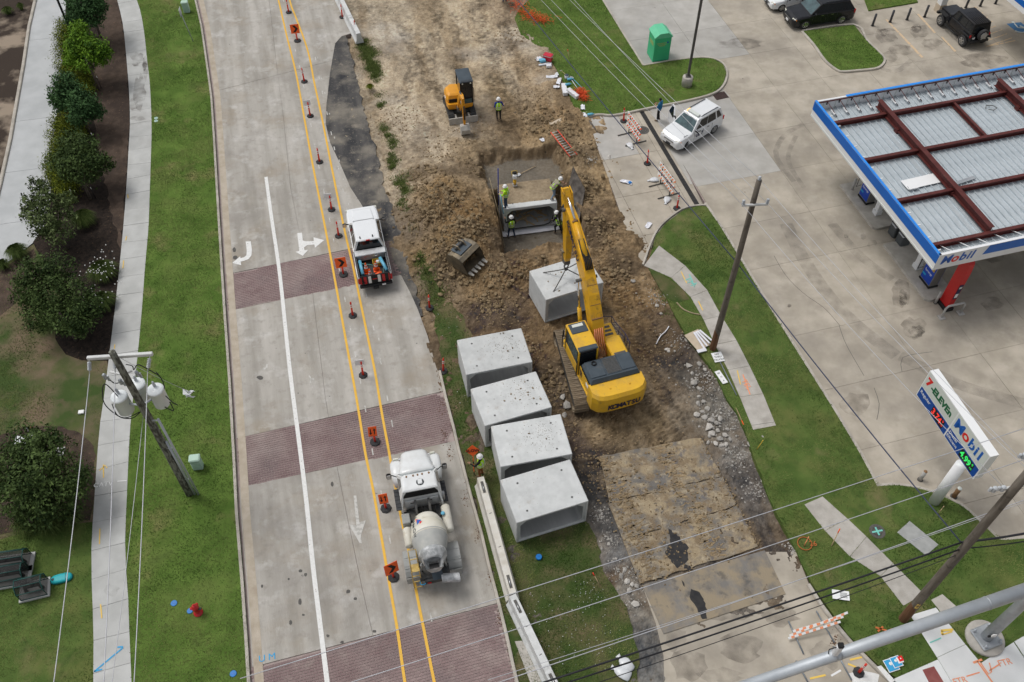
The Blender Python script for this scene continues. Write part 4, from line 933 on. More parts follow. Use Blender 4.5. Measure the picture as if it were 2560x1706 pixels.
for k,(nm,px) in enumerate(pl):
    o=mb().prism((wob(px,.045,.3) if k<3 else gp(px,.03)),-.05,.02+.003*k).build('steel_plate','plate_grey' if k==3 else 'steel_plate');tag(o,lb[k],'steel plate','steel plates over the dig')
    if k<4:
        for (xa,ya,xb,yb) in ((1515,1150,1650,1455),(1650,1105,1800,1400)):
            A_,B_=G(xa,ya),G(xb,yb);d_=(B_-A_);L_=d_.length;rd=mb();rk=mb();u_=d_.normalized();poly_=gp(px)
            for q_ in range(int(L_/.2)):
                c_=A_+u_*(q_*.2+random.uniform(-.03,.03))
                if random.random() < .12 or not inside(poly_,np.array([c_.x]),np.array([c_.y]))[0]:continue
                [(rd if random.random() < .85 else rk).box((c_.x+random.uniform(-.45,.45),c_.y+random.uniform(-.08,.08),.024+.003*k),(random.uniform(.08,.4),random.uniform(.03,.09),.016),rz=math.atan2(u_.y,u_.x)-math.pi/2+random.uniform(-.35,.35)) for _ in range(4)]
            for b__,m__ in ((rd,'clod'),(rk,'bucket_steel')):
                if b__.v:tag(b__.build('track_mud',m__,o),kind='stuff')
    if k in (2,3):
        qs=[[(1672,1324),(1690,1335),(1706,1355),(1722,1366),(1718,1380),(1722,1400),(1708,1412),(1696,1422),(1686,1415),(1672,1398),(1662,1385),(1672,1370),(1676,1348)],[(1712,1410),(1730,1420),(1726,1428),(1710,1424)]] if k==2 else [[(1728,1472),(1745,1478),(1758,1496),(1764,1520),(1768,1548),(1758,1550),(1742,1524),(1726,1496)],[(1704,1452),(1712,1460),(1714,1474),(1706,1466)]]
        for q_ in qs:mb().prism(wob(q_,.05,.12),.0,.026+.003*k,side=False).build('oil_stain','oil',o)
pts=[]
for (xa,ya,xb,yb,w_,n_) in ((1500,1130,1650,1470,60,420),(1640,1080,1800,1400,60,420),(1560,1150,1720,1440,90,260),(1760,1180,1850,1330,40,140),(1500,1140,1610,1465,10,200),(1750,1095,1900,1370,10,200),(1520,1258,1800,1192,6,120),(1556,1350,1842,1266,6,120)):
    for _ in range(n_):
        f_=random.random();q=G2((xa+(xb-xa)*f_+random.gauss(0,w_*.4),ya+(yb-ya)*f_+random.gauss(0,6)));pts.append((*q,.03,.018+.06*random.random()**3))
tag(rocks('plate_mud',pts,'clod'),kind='stuff')
def rrect(hw,zb,zt,y,rt=.12,rb=.06,tum=0.0):
    """rounded cross-section at station y (14 points)"""
    w=hw;wt=hw-tum;rt=min(rt,(zt-zb)*.45);
    p=[(-w+rb,zb),(w-rb,zb),(w,zb+rb),(w,zb+(zt-zb)*.5),(wt,zt-rt),(wt-rt*.3,zt-rt*.3),(wt-rt,zt),(0,zt+.012),(-wt+rt,zt),(-wt+rt*.3,zt-rt*.3),(-wt,zt-rt),(-w,zb+(zt-zb)*.5),(-w,zb+rb)]
    return [(a,y,b_) for a,b_ in p]
def bil(F,s,t):
    a,b_,c,d=(Vector(p) for p in F);return (a*(1-s)+b_*s)*(1-t)+(c*(1-s)+d*s)*t
def panel_on(F,quad,off,th=.012):
    """plate on a 4-point face F=(BL,BR,TL,TR); quad in (s,t)"""
    a,b_,c,d=(Vector(p) for p in F);n=(b_-a).cross(c-a).normalized()
    P=[bil(F,s,t)+n*off for s,t in quad];k=len(P)
    return MB().add(P+[p-n*th for p in P],[tuple(range(k))]+[(i,k+i,k+(i+1) % k,(i+1) % k) for i in range(k)])
def Q(s0,s1,t0,t1):return [(s0,t0),(s1,t0),(s1,t1),(s0,t1)]
def wheel(parent,x,y,r,w,side,rim='silver',steer=0.0,dual=False,rimr=.62):
    b=mb();prof=[(r*.55,-w/2),(r*.93,-w/2),(r,-w/2+.04),(r,w/2-.04),(r*.93,w/2),(r*.55,w/2)]
    M=TR(ry=math.pi/2)
    b.lathe(prof,20,0,M,sm=False);o=b.build('wheel','rubber',parent,(x,y,r));o.rotation_euler=(0,0,steer)
    b=mb();hx=side*(w/2+.004)
    b.lathe([(r*rimr,-.02),(r*rimr,.012),(r*.5,.0),(r*.16,-.03),(r*.12,.02)],14,0,TR(x=hx-side*.005,ry=side*math.pi/2),sm=False)
    for k in range(5):
        a=2*math.pi*k/5;b.box((0,0,0),(.03,r*.42,.09),0,TR(x=hx+side*.006)@Matrix.Rotation(a,4,'X')@Matrix.Translation((0,r*.36,0)))
    b.build('rim',M_[rim],o);return o
def arch(parent,x,y,r,side,m):
    b=mb();secs=[]
    for k in range(9):
        a=math.pi*k/8;c,s=math.cos(a),math.sin(a)
        secs.append([(x-side*.10,y+c*r,.30+s*r*.92),(x+side*.025,y+c*r,.30+s*r*.92),(x+side*.025,y+c*(r+.07),.30+s*(r+.07)*.92),(x-side*.10,y+c*(r+.07),.30+s*(r+.07)*.92)])
    b.loft(secs);return b.build('wheel_arch',M_[m],parent)
def mirror(parent,x,y,z,side,m='black',sz=(.2,.1,.17)):
    b=mb();b.box((x+side*sz[0]*.6,y,z),sz,bev=.03);b.box((x,y,z-.05),(.16,.05,.05));o=b.build('mirror',M_[m],parent)
    mb().box((x+side*sz[0]*.6,y-sz[1]/2-.002,z),(sz[0]*.8,.008,sz[2]*.8)).build('mirror_glass','chrome',o);return o
def suv(name,label,loc,yaw,paint,L=4.4,Wd=1.75,Ht=1.72,belt=1.06,hood=1.0,wr=.36,wb=2.6,rim='silver',open_door=False,rack=True,glassm='windshield',steer=0.0,ws0=.42,ws1=.10,tail=.06,group=None,lightbar=False,nose=.0):
    t=thing(name,label,'car',loc,yaw,group);h=Wd/2;l=L/2;P=M_[paint]
    fy=ws0*l
    secs=[rrect(h*.74,.40,hood*.70,l,.10),rrect(h*.88,.28,hood*.84,l-.07,.12),rrect(h*.97,.24,hood*.94-nose,l-.28,.14),rrect(h,.24,hood-nose*.6,l-.6,.15),rrect(h,.24,hood+.03,fy+.12,.12),rrect(h,.24,belt,fy-.15,.07,tum=.02),rrect(h,.24,belt,0,.05,tum=.02),rrect(h,.24,belt,-l+.45,.06,tum=.02),rrect(h*.98,.26,belt,-l+.15,.08,tum=.02),rrect(h*.90,.36,belt-.08,-l,.10)]
    mb().loft(secs,sm=False).build('body',P,t)
    mb().loft([rrect(h*.96,.16,.30,l-.3),rrect(h*.97,.16,.30,-l+.3)]).build('sill','dark_plastic',t)
    zb,zt=belt-.02,Ht-.06;wb_,wt=h-.05,h*.74
    yb0,yb1,yt0,yt1=-l+.10,fy,-l+.10+tail*4,ws1*l
    c=mb();Bs=[(-wb_,yb0,zb),(wb_,yb0,zb),(wb_,yb1,zb),(-wb_,yb1,zb)];Ts=[(-wt,yt0,zt),(wt,yt0,zt),(wt,yt1,zt),(-wt,yt1,zt)]
    c.loft([Bs,Ts]);c.build('cabin_frame',P,t)
    r=mb();ro=lambda k,z,e=0:[(-wt+k,yt0+k,z),(wt-k,yt0+k,z),(wt-k*.6,yt0+k+.1,z),(wt-k*.6,yt1-k-.1,z),(wt-k*1.2,yt1-k,z),(-wt+k*1.2,yt1-k,z),(-wt+k*.6,yt1-k-.1,z),(-wt+k*.6,yt0+k+.1,z)]
    r.loft([ro(-.02,zt-.015),ro(-.015,zt+.02),ro(.05,zt+.055),ro(.14,zt+.066)]);r.build('roof',P,t)
    faceF=((-wb_,yb1,zb),(wb_,yb1,zb),(-wt,yt1,zt),(wt,yt1,zt));faceF=(faceF[1],faceF[0],faceF[3],faceF[2])
    panel_on(faceF,[(.03,.06),(.97,.06),(.93,.93),(.07,.93)],.006).build('windshield',M_[glassm],t)
    faceB=((-wb_,yb0,zb),(wb_,yb0,zb),(-wt,yt0,zt),(wt,yt0,zt));panel_on(faceB,Q(.08,.92,.2,.92),.006).build('rear_window','window',t)
    for s_ in (-1,1):
        F=((s_*wb_,yb0,zb),(s_*wb_,yb1,zb),(s_*wt,yt0,zt),(s_*wt,yt1,zt))
        if s_<0:F=(F[1],F[0],F[3],F[2]);fl=lambda q:[(1-a,b_) for a,b_ in q][::-1]
        else:fl=lambda q:q
        for q in ([(.05,.14),(.20,.14),(.20,.88),(.09,.88)],Q(.245,.535,.12,.9),[(.55,.12),(.90,.12),(.90,.3),(.84,.9),(.55,.9)]):
            panel_on(F,fl(q),.006).build('window','window',t)
        for yy in (wb/2,-wb/2):
            wheel(t,s_*(h-.10),yy,wr,.22,s_,rim,steer if yy>0 else 0.0);arch(t,s_*h,yy,wr+.03,s_,'black' if paint=='black_car' else paint)
        mb().box((s_*h*.72,l-.17,hood*.80-nose*.5),(h*.36,.16,.15),bev=.03,rz=-s_*.35).build('headlight','head_lamp',t)
        mb().box((s_*h*.9,l-.28,hood*.79-nose*.5),(.08,.14,.11),bev=.02,rz=-s_*.6).build('indicator','amber',t)
        mb().box((s_*(h*.92),-l+.10,belt-.16),(.10,.16,.30),bev=.02).build('tail_light','tail_red',t)
        mirror(t,s_*(h+.02),fy-.28,belt+.10,s_,'black' if paint!='black_car' else 'black_car')
        for yy in (.25,-.55):mb().box((s_*(h+.006),yy,belt-.12),(.02,.18,.035)).build('door_handle','dark_plastic' if paint!='black_car' else 'chrome',t)
        for yy in (fy-.22,-.12,-.95):mb().box((s_*(h-.012),yy,(belt+.35)/2),(.03,.012,belt-.45)).build('door_seam','dark_plastic',t)
        if rack:mb().tube([(s_*wt*.86,yt0+.15,zt+.06),(s_*wt*.86,yt0+.25,zt+.11),(s_*wt*.86,yt1-.5,zt+.11),(s_*wt*.86,yt1-.35,zt+.06)],.025,6).build('roof_rail','dark_plastic',t)
    mb().box((0,l-.02,hood*.68),(h*.95,.06,.11),bev=.02).build('grille','black',t)
    mb().box((0,l+.012,hood*.70),(h*.9,.03,.022)).build('grille_bar','chrome',t)
    mb().box((0,l+.01,.47),(.34,.03,.14)).build('licence_plate','white_plastic' if paint=='black_car' else 'dark_plastic',t)
    mb().box((0,l-.02,.36),(h*1.0,.05,.07)).build('lower_grille','black',t)
    if open_door:
        d=mb(T=TR(h,fy-.18,0,rz=R(62))@TR(0,0,0));d.add([(0,0,.35),(0,-1.02,.35),(0,-1.05,belt),(-.16,-.95,Ht-.12),(-.16,-.62,Ht-.12),(0,0,belt)]+[(.07,0,.35),(.07,-1.02,.35),(.07,-1.05,belt),(-.11,-.95,Ht-.12),(-.11,-.62,Ht-.12),(.07,0,belt)],[(0,1,2,5),(5,2,3,4),(11,8,7,6),(10,9,8,11)]+[(i,6+i,6+(i+1) % 6,(i+1) % 6) for i in range(6)])
        do=d.build('open_door',P,t)
        d=mb(T=TR(h,fy-.18,0,rz=R(62)));d.add([(-.012,-.12,belt+.02),(-.012,-.98,belt+.02),(-.155,-.90,Ht-.16),(-.155,-.62,Ht-.16)],[(0,1,2,3)]);d.add([(.082,-.12,belt+.02),(.082,-.98,belt+.02),(-.09,-.90,Ht-.16),(-.09,-.62,Ht-.16)],[(3,2,1,0)]);d.build('window','window',do)
        mb(T=TR(h,fy-.18,0,rz=R(62))).box((-.02,-.35,.75),(.05,.5,.5)).build('door_trim','dark_plastic',do)
    if lightbar:
        q=mb();q.box((.0,.05,zt+.13),(.95,.26,.13),bev=.03);lb_=q.build('light_bar','sign_face',t)
        mb().box((.43,.05,zt+.13),(.12,.27,.135),bev=.03).build('amber_lamp','lamp_amber',lb_)
    return t
s_=220/2029;fwp,rwp=G(1620+880*s_,230+1300*s_),G(1620+1490*s_,230+940*s_);d=fwp-rwp;yw=math.atan2(d.y,d.x)-math.pi/2;o=(fwp+rwp)/2
ox=rotz((.77,.06),yw)
wsuv=suv('suv','white SUV with open front door and amber light bar by the man in blue',(o.x+ox[0],o.y+ox[1],0),yw,'white_car',L=4.3,Wd=1.74,Ht=1.72,wb=2.52,open_door=True,lightbar=True,steer=R(18),ws0=.43,ws1=.13)
text('door_lettering','UL 7',.34,'navy_text',wsuv,frame((-.885,.25,.72),(0,-1,0),(-1,0,0)),bold=.01)
mb().box((-.72,1.25,1.01),(.05,.6,.02),rz=-.06).build('hood_stripe','bin_grey',wsuv)
def pos_from_wheels(fr,rr,off):
    p,q=G(*fr),G(*rr);d=p-q;yw=math.atan2(d.y,d.x)-math.pi/2;o=(p+q)/2;ox=rotz((off,0),yw);return (o.x+ox[0],o.y+ox[1],0),yw
lc,yw=pos_from_wheels((2011,73),(2098,60),.9)
suv('suv','black three-row SUV with chrome wheels parked nose-left by the island lawn',lc,yw,'black_car',L=5.0,Wd=1.92,Ht=1.74,wb=2.95,belt=1.08,hood=.98,wr=.38,rim='chrome',ws0=.48,ws1=.16,tail=.12)
lc2=Vector(lc)+Vector((*rotz((2.55,.75),yw),0))
suv('car','white hatchback parked behind the black SUV, cut by the top edge',lc2,yw,'white_car',L=4.45,Wd=1.74,Ht=1.48,wb=2.7,belt=.95,hood=.86,wr=.32,ws0=.56,ws1=.12,tail=.30,rack=False)
def jeep():
    lc,yw=pos_from_wheels((2347,64),(2400,114),.86)
    t=thing('off_roader','black boxy off-roader with spare wheel on its tailgate, parked by the canopy','car',lc,yw);P = 'black_car';B = 'black'
    mb().loft([rrect(.60,.62,1.12,2.0,.05),rrect(.64,.60,1.16,1.0,.06),rrect(.74,.55,1.18,.75,.04),rrect(.80,.50,1.18,.5,.04),rrect(.80,.50,1.18,-1.85,.04)]).build('body',P,t)
    hb=[(-.76,-1.83,1.17),(.76,-1.83,1.17),(.76,.62,1.17),(-.76,.62,1.17)];ht=[(-.66,-1.72,1.80),(.66,-1.72,1.80),(.66,.28,1.80),(-.66,.28,1.80)]
    mb().loft([hb,ht]).build('hard_top',B,t)
    r=mb();r.box((0,-.72,1.825),(1.34,2.04,.05),bev=.02)
    for k in range(7):r.box((-.48+.16*k,-.9,1.855),(.035,1.5,.02))
    r.build('roof',P,t)
    F=((.76,.62,1.17),(-.76,.62,1.17),(.66,.28,1.80),(-.66,.28,1.80));panel_on(F,Q(.06,.94,.1,.92),.006).build('windshield','window',t)
    F=((-.76,-1.83,1.17),(.76,-1.83,1.17),(-.66,-1.72,1.80),(.66,-1.72,1.80));panel_on(F,Q(.12,.88,.15,.9),.006).build('rear_window','window',t)
    for s_ in (-1,1):
        F=((s_*.76,-1.83,1.17),(s_*.76,.62,1.17),(s_*.66,-1.72,1.80),(s_*.66,.28,1.80))
        if s_<0:F=(F[1],F[0],F[3],F[2])
        for a,c in ((.05,.32),(.36,.62),(.66,.92)):
            if s_<0:a,c=1-c,1-a
            panel_on(F,Q(a,c,.12,.88),.006).build('window','window',t)
        for yy in (1.39,-1.39):
            wheel(t,s_*.80,yy,.41,.26,s_,'silver')
            mb().add([(s_*.62,yy-.62,.80),(s_*.95,yy-.66,.72),(s_*.95,yy-.42,.93),(s_*.95,yy+.42,.95),(s_*.95,yy+.66,.80),(s_*.60,yy+.64,.86),(s_*.60,yy+.40,1.0),(s_*.60,yy-.42,.98)],[(0,1,2,7),(7,2,3,6),(6,3,4,5)] if s_>0 else [(7,2,1,0),(6,3,2,7),(5,4,3,6)]).build('fender',B,t)
        mb().tube([(s_*.9,.85,.45),(s_*.92,0,.42),(s_*.9,-.85,.45)],.05,6).build('side_step',B,t)
        mb().box((s_*.78,-1.87,.98),(.12,.05,.2)).build('tail_light','tail_red',t)
        mb().lathe([(.11,0),(.10,.03),(.04,.045)],12,0,TR(x=s_*.42,y=2.0,z=.92,rx=-math.pi/2)).build('headlight','head_lamp',t)
        mirror(t,s_*.80,.55,1.28,s_,'black',(.16,.08,.18))
    mb().box((0,2.15,.62),(1.5,.22,.2),bev=.04).build('front_bumper',B,t);mb().box((0,-2.0,.60),(1.5,.2,.2),bev=.04).build('rear_bumper',B,t)
    mb().box((-.52,-1.90,.80),(.3,.03,.15)).build('licence_plate','white_plastic',t)
    sp=mb().lathe([(.2,-.12),(.38,-.12),(.41,-.08),(.41,.08),(.38,.12),(.2,.12)],20,0,TR(x=.08,y=-2.05,z=1.10,rx=math.pi/2)).build('spare_wheel','rubber',t)
    b=mb();b.lathe([(.25,0),(.24,.03),(.05,.05)],12,0,TR(x=.08,y=-2.17,z=1.10,rx=math.pi/2),sm=False)
    for k in range(5):b.box((0,0,0),(.06,.4,.05),0,TR(x=.08,y=-2.2,z=1.10,rx=math.pi/2)@Matrix.Rotation(2*math.pi*k/5,4,'Z')@Matrix.Translation((0,.1,0)))
    b.build('rim','silver',sp)
    return t
jeep()
def pickup():
    t=thing('pickup_truck','white crew-cab pickup with open bed full of cones, pipes and crates','pickup',(-8.2,36.76,0),R(13.9));P = 'white_car'
    h = .93
    secs=[rrect(.70,.5,.98,2.92,.1),rrect(.84,.42,1.10,2.82,.12),rrect(.91,.40,1.16,2.5,.14),rrect(h,.40,1.22,2.0,.14),rrect(h,.40,1.25,1.45,.12),rrect(h,.40,1.27,1.2,.06,tum=.02),rrect(h,.40,1.27,-.92,.05,tum=.02),rrect(h,.40,1.27,-.95,.05,tum=.02)]
    mb().loft(secs).build('body',P,t)
    b=mb();b.add([(-.55,2.6,1.165),(.55,2.6,1.165),(.62,1.5,1.275),(-.62,1.5,1.275),(-.5,2.55,1.19),(.5,2.55,1.19),(.57,1.55,1.30),(-.57,1.55,1.30)],[(4,5,6,7),(0,1,5,4),(1,2,6,5),(3,0,4,7)]);b.build('hood_bulge',P,t)
    zb,zt=1.25,1.90;Bs=[(-.88,-.93,zb),(.88,-.93,zb),(.88,1.45,zb),(-.88,1.45,zb)];Ts=[(-.66,-.82,zt),(.66,-.82,zt),(.66,.78,zt),(-.66,.78,zt)]
    mb().loft([Bs,Ts]).build('cab_frame',P,t)
    r=mb();ro=lambda k,z:[(-.67+k,-.83+k,z),(.67-k,-.83+k,z),(.67-k*.7,.70-k,z),(.5-k,.82-k,z),(-.5+k,.82-k,z),(-.67+k*.7,.70-k,z)]
    r.loft([ro(-.01,zt-.01),ro(0,zt+.03),ro(.06,zt+.06),ro(.12,zt+.068)]);ro_=r.build('roof',P,t)
    b=mb();[b.box((-.4+.2*k,-.05,zt+.07),(.03,1.2,.012)) for k in range(5)];b.build('roof_ribs',P,ro_)
    for x in (-.40,.30):mb().box((x,-.62,zt+.10),(.06,.16,.08),bev=.02).build('antenna','black',ro_)
    for s_ in (-1,1):mb().box((s_*.64,-.05,zt+.02),(.04,1.5,.04)).build('roof_gutter','dark_plastic',ro_)
    F=((.88,1.45,zb),(-.88,1.45,zb),(.66,.78,zt),(-.66,.78,zt));panel_on(F,[(.03,.30),(.97,.30),(.93,.93),(.07,.93)],.006).build('windshield','windshield',t)
    panel_on(F,[(.02,.03),(.98,.03),(.97,.28),(.03,.28)],.008).build('wiper_cowl','black',t)
    F=((-.88,-.93,zb),(.88,-.93,zb),(-.66,-.82,zt),(.66,-.82,zt));panel_on(F,[(.05,.05),(.95,.05),(.90,.95),(.10,.95)],.006).build('rear_window','window',t)
    mb().box((0,-.85,zt+.035),(.22,.05,.05)).build('brake_lamp','tail_red',t)
    for s_ in (-1,1):
        F=((s_*.88,-.93,zb),(s_*.88,1.45,zb),(s_*.66,-.82,zt),(s_*.66,.78,zt))
        if s_<0:F=(F[1],F[0],F[3],F[2]);fl=lambda q:[(1-a,c) for a,c in q][::-1]
        else:fl=lambda q:q
        for q in ([(.10,.12),(.48,.12),(.48,.88),(.13,.88)],[(.52,.12),(.94,.12),(.94,.25),(.90,.88),(.52,.88)]):panel_on(F,fl(q),.006).build('window','window',t)
        b=mb();b.box((s_*1.12,1.22,1.38),(.20,.11,.30),bev=.04);b.box((s_*.98,1.22,1.42),(.22,.05,.05));m=b.build('mirror','black',t);mb().box((s_*1.12,1.162,1.38),(.16,.01,.24)).build('mirror_glass','chrome',m)
        for yy in (1.85,-1.75):wheel(t,s_*.80,yy,.40,.27,s_,'silver');arch(t,s_*.93,yy,.45,s_,'white_car')
        mb().box((s_*.78,2.80,.98),(.26,.14,.2),bev=.03).build('headlight','head_lamp',t)
        b=mb();b.box((s_*.87,-1.93,.87),(.12,1.96,.86),bev=.03);sd=b.build('bed_side',P,t)
        mb().box((s_*.86,-1.93,1.305),(.09,1.94,.02)).build('bed_rail','dark_plastic',sd)
        mb().box((s_*.88,-2.915,.93),(.11,.03,.40)).build('tail_light','tail_red',t)
        for yy in (.9,-.05):mb().box((s_*.935,yy,1.12),(.02,.16,.03)).build('door_handle','dark_plastic',t)
    mb().box((0,2.94,.78),(1.2,.06,.34),bev=.03).build('grille','chrome',t)
    mb().box((0,2.97,.52),(1.75,.14,.18),bev=.05).build('front_bumper','chrome',t)
    b=mb();b.box((0,-1.93,.72),(1.64,1.94,.06));[b.box((-.7+.14*k,-1.93,.76),(.05,1.9,.02)) for k in range(11)];b.build('bed_floor','bed_liner',t)
    b=mb();[b.box((s_*.80,-1.93,1.0),(.02,1.92,.5)) for s_ in (-1,1)];b.build('bed_liner','bed_liner',t)
    tb=mb();tb.box((0,-1.20,1.36),(1.74,.46,.07),bev=.03);tb.box((0,-1.18,1.15),(1.55,.42,.4));tb=tb.build('tool_box','alu',t)
    mb().box((.3,-1.425,1.25),(.12,.03,.05)).build('latch','chrome',tb);mb().box((-.3,-1.425,1.25),(.12,.03,.05)).build('latch','chrome',tb)
    tg=mb().box((0,-2.92,.98),(1.66,.07,.62),bev=.02).build('tailgate','black',t)
    for k,(x,m) in enumerate(((-.78,'tail_red'),(-.55,'tail_red'),(-.30,'white_tape'),(.22,'white_tape'),(.46,'tail_red'),(.76,'tail_red'))):mb().box((x,-2.965,.98),(.16 if abs(x) < .7 else .06,.02,.52)).build('reflective_panel',M_[m],tg)
    mb().box((-.03,-2.965,1.0),(.26,.02,.06)).build('badge','tail_red',tg)
    b=mb();b.box((0,-3.0,.58),(1.8,.20,.16),bev=.04);b.box((-.03,-3.12,.5),(.3,.16,.1));bp_=b.build('rear_bumper','black',t)
    mb().box((.42,-3.105,.60),(.2,.01,.1)).build('licence_plate','white_plastic',bp_)
    return t
pk=pickup();PKM=Matrix.Translation((-8.2,36.76,0))@Matrix.Rotation(R(13.9),4,'Z')
def traffic_cone(loc,label,tilt=(0,0),s=1.0):
    t=thing('traffic_cone',label,'cone',loc,0,'cones in the pickup bed');t.rotation_euler=(tilt[0],tilt[1],R(14))
    mb().lathe([(.155*s,.03*s),(.125*s,.16*s),(.10*s,.30*s),(.075*s,.45*s),(.05*s,.58*s),(.03*s,.70*s),(.012*s,.715*s)],14).build('cone_body','orange_sign',t)
    mb().box((0,0,.015*s),(.36*s,.36*s,.035*s),bev=.01).build('base','orange_sign',t)
    for z,h_ in ((.34,.10),(.52,.07)):r0,r1 = .158-.19*z+.004,.158-.19*(z+h_)+.004;mb().lathe([(r0*s+.004,z*s),(r1*s+.004,(z+h_)*s)],14,cap=False).build('reflective_band','white_tape',t)
for (x,y,lb) in ((-.38,-2.12,'orange traffic cone in the pickup bed beside the left blue pipe'),(-.22,-2.62,'orange traffic cone in the pickup bed closest to the tailgate'),(.18,-2.1,'orange traffic cone in the pickup bed in front of the yellow crate')):
    traffic_cone(PKM@Vector((x,y,.76)),lb)
for (x,a,lb) in ((-.64,R(2),'light blue plastic pipe on the left side of the pickup bed'),(.60,R(14),'light blue plastic pipe on the right side of the pickup bed')):
    c=PKM@Vector((x,-2.02,1.05));o=mb().lathe([(.075,-.5),(.095,-.5),(.095,.5),(.075,.5),(.075,-.5)],14,0,TR(rx=math.pi/2+R(6)),cap=False).build('blue_pipe','pipe_blue',None,c,R(13.9)+a);tag(o,lb,'pipe','blue pipes in the pickup bed')
cr=thing('plastic_crate','yellow plastic crate behind the tool box in the pickup bed','crate',PKM@Vector((.28,-1.68,.76)),R(13.9))
mb().box((0,0,.02),(.48,.34,.03)).build('floor','crate_yellow',cr)
for s_ in (-1,1):mb().box((s_*.235,0,.17),(.02,.34,.3)).build('side_wall','crate_yellow',cr);mb().box((0,s_*.165,.17),(.45,.02,.3)).build('side_wall','crate_yellow',cr)
mb().ball((.05,.02,.2),(.13,.1,.1)).build('coiled_rope','box_white',cr)
vb=mb();vb.add([(random.uniform(-.02,.02)+.26*math.cos(k*.9)*(1 if k % 2 else .6),.2*math.sin(k*.9)*(1 if k % 2 else .55),.02+.08*((k*7) % 3)/3) for k in range(7)]+[(0,0,.13)],[(k,(k+1) % 7,7) for k in range(7)])
tag(vb.build('folded_vest','mesh_orange',None,PKM@Vector((.28,-2.45,.77)),.3),'crumpled orange mesh vest lying in the pickup bed','vest')
hs_=mb();[hs_.tube([(.05*math.cos(a+k),.13*math.sin(a+k)-.1*k,.03*k) for a in np.linspace(0,5.5,9)],.015,5) for k in range(4)]
tag(hs_.build('hose_coil','black',None,PKM@Vector((-.62,-2.72,.82)),.2),'black hose coil at the rear left corner of the pickup bed','hose')
gb=mb();gb.tube([(-.7,0,.3),(-.4,-.2,.32),(.1,-.35,.25),(.5,-.25,.3)],.012,5);gb.tube([(.55,-.9,.05),(.62,-.55,.2),(.7,-.3,.3)],.012,5)
tag(gb.build('green_strap','spray_teal',None,PKM@Vector((-.05,-1.6,.78)),R(14)),'thin green strap lying across the pickup bed','strap')
def mixer():
    t=thing('mixer_truck','white-cabbed concrete mixer truck with dusty cream drum in the closed lane','mixer truck',(-3.94,19.56,0),R(12.5));P = 'white_truck'
    mb().loft([rrect(.52,.75,1.35,3.12,.2),rrect(.62,.7,1.50,2.95,.22),rrect(.70,.7,1.62,2.5,.24),rrect(.80,.7,1.72,1.95,.22),rrect(.86,.7,1.75,1.65,.12)],sm=True).build('hood',P,t)
    for s_ in (-1,1):
        b=mb();b.loft([rrect(.20,.55,.95,3.02,.1),rrect(.27,.52,1.12,2.80,.14),rrect(.28,.62,1.22,2.45,.16),rrect(.27,.60,1.16,2.1,.14),rrect(.18,.55,1.02,1.75,.1)],0,TR(x=s_*.90),sm=True);b.build('fender',P,t)
        mb().box((s_*.86,3.0,1.02),(.26,.1,.16),bev=.03).build('headlight','head_lamp',t)
        wheel(t,s_*.92,2.45,.48,.28,s_,'silver')
        for x in (.78,1.06):wheel(t,s_*x,-2.15,.50,.25,s_,'fender_grey')
        b=mb();secs=[]
        for k in range(9):
            a=R(8)+R(164)*k/8;c,s=math.cos(a),math.sin(a);r0 = .66
            secs.append([(s_*.62,-2.2+c*r0*1.03,.48+s*r0),(s_*1.22,-2.2+c*r0*1.03,.48+s*r0),(s_*1.22,-2.2+c*(r0+.03)*1.03,.48+s*(r0+.03)),(s_*.62,-2.2+c*(r0+.03)*1.03,.48+s*(r0+.03))])
        b.loft(secs);fd=b.build('rear_fender','fender_grey',t)
        b=mb();[b.box((s_*.92,-2.2+dy,1.16 if abs(dy) < .2 else 1.08),(.58,.03,.03)) for dy in (-.35,.1)];b.build('fender_rib','fender_grey',fd)
        mb().box((s_*.92,-2.92,.62),(.58,.02,.5)).build('mud_flap','fender_grey',t)
        b=mb();b.tube([(s_*.86,1.72,1.5),(s_*1.1,1.80,1.62),(s_*1.2,1.82,1.62)],.025,6);b.box((s_*1.28,1.82,1.58),(.22,.12,.42),bev=.05);mr=b.build('mirror','black',t);mb().box((s_*1.28,1.757,1.58),(.17,.01,.34)).build('mirror_glass','chrome',mr)
        b=mb();b.box((s_*1.02,1.1,.62),(.34,1.1,.06));[b.box((s_*1.02,.7+.2*k,.66),(.32,.05,.02)) for k in range(5)];b.build('step','dark_plastic',t)
    cab=mb();Bs=[(-.92,.42,.8),(.92,.42,.8),(.92,1.78,.8),(-.92,1.78,.8)];Ms=[(-.93,.40,1.62),(.93,.40,1.62),(.93,1.80,1.62),(-.93,1.80,1.62)];Ts=[(-.76,.40,2.36),(.76,.40,2.36),(.74,1.18,2.36),(-.74,1.18,2.36)]
    cab.loft([Bs,Ms,Ts]);cab.build('cab',P,t)
    ro=lambda k,z:[(-.77+k,.38+k,z),(.77-k,.38+k,z),(.76-k,1.05-k,z),(.6-k,1.22-k,z),(-.6+k,1.22-k,z),(-.76+k,1.05-k,z)]
    r=mb();r.loft([ro(-.015,2.35),ro(-.01,2.40),ro(.05,2.44),ro(.12,2.45)]);rf=r.build('roof',P,t)
    for x in (-.5,-.2,0,.2,.5):mb().ball((x,1.10,2.45),(.045,.06,.03),8,5).build('marker_lamp','rust',rf)
    b=mb();b.lathe([(.17,2.45),(.17,2.475)],14);b=b.build('roof_vent','bin_grey',rf);b.location=(.05,.72,0);mb().box((0,0,2.50),(.2,.26,.07),bev=.02).build('beacon','white_truck',b)
    F=((.93,1.80,1.62),(-.93,1.80,1.62),(.74,1.18,2.36),(-.74,1.18,2.36));panel_on(F,[(.05,.08),(.95,.08),(.91,.90),(.5,.94),(.09,.90)],.008).build('windshield','windshield',t)
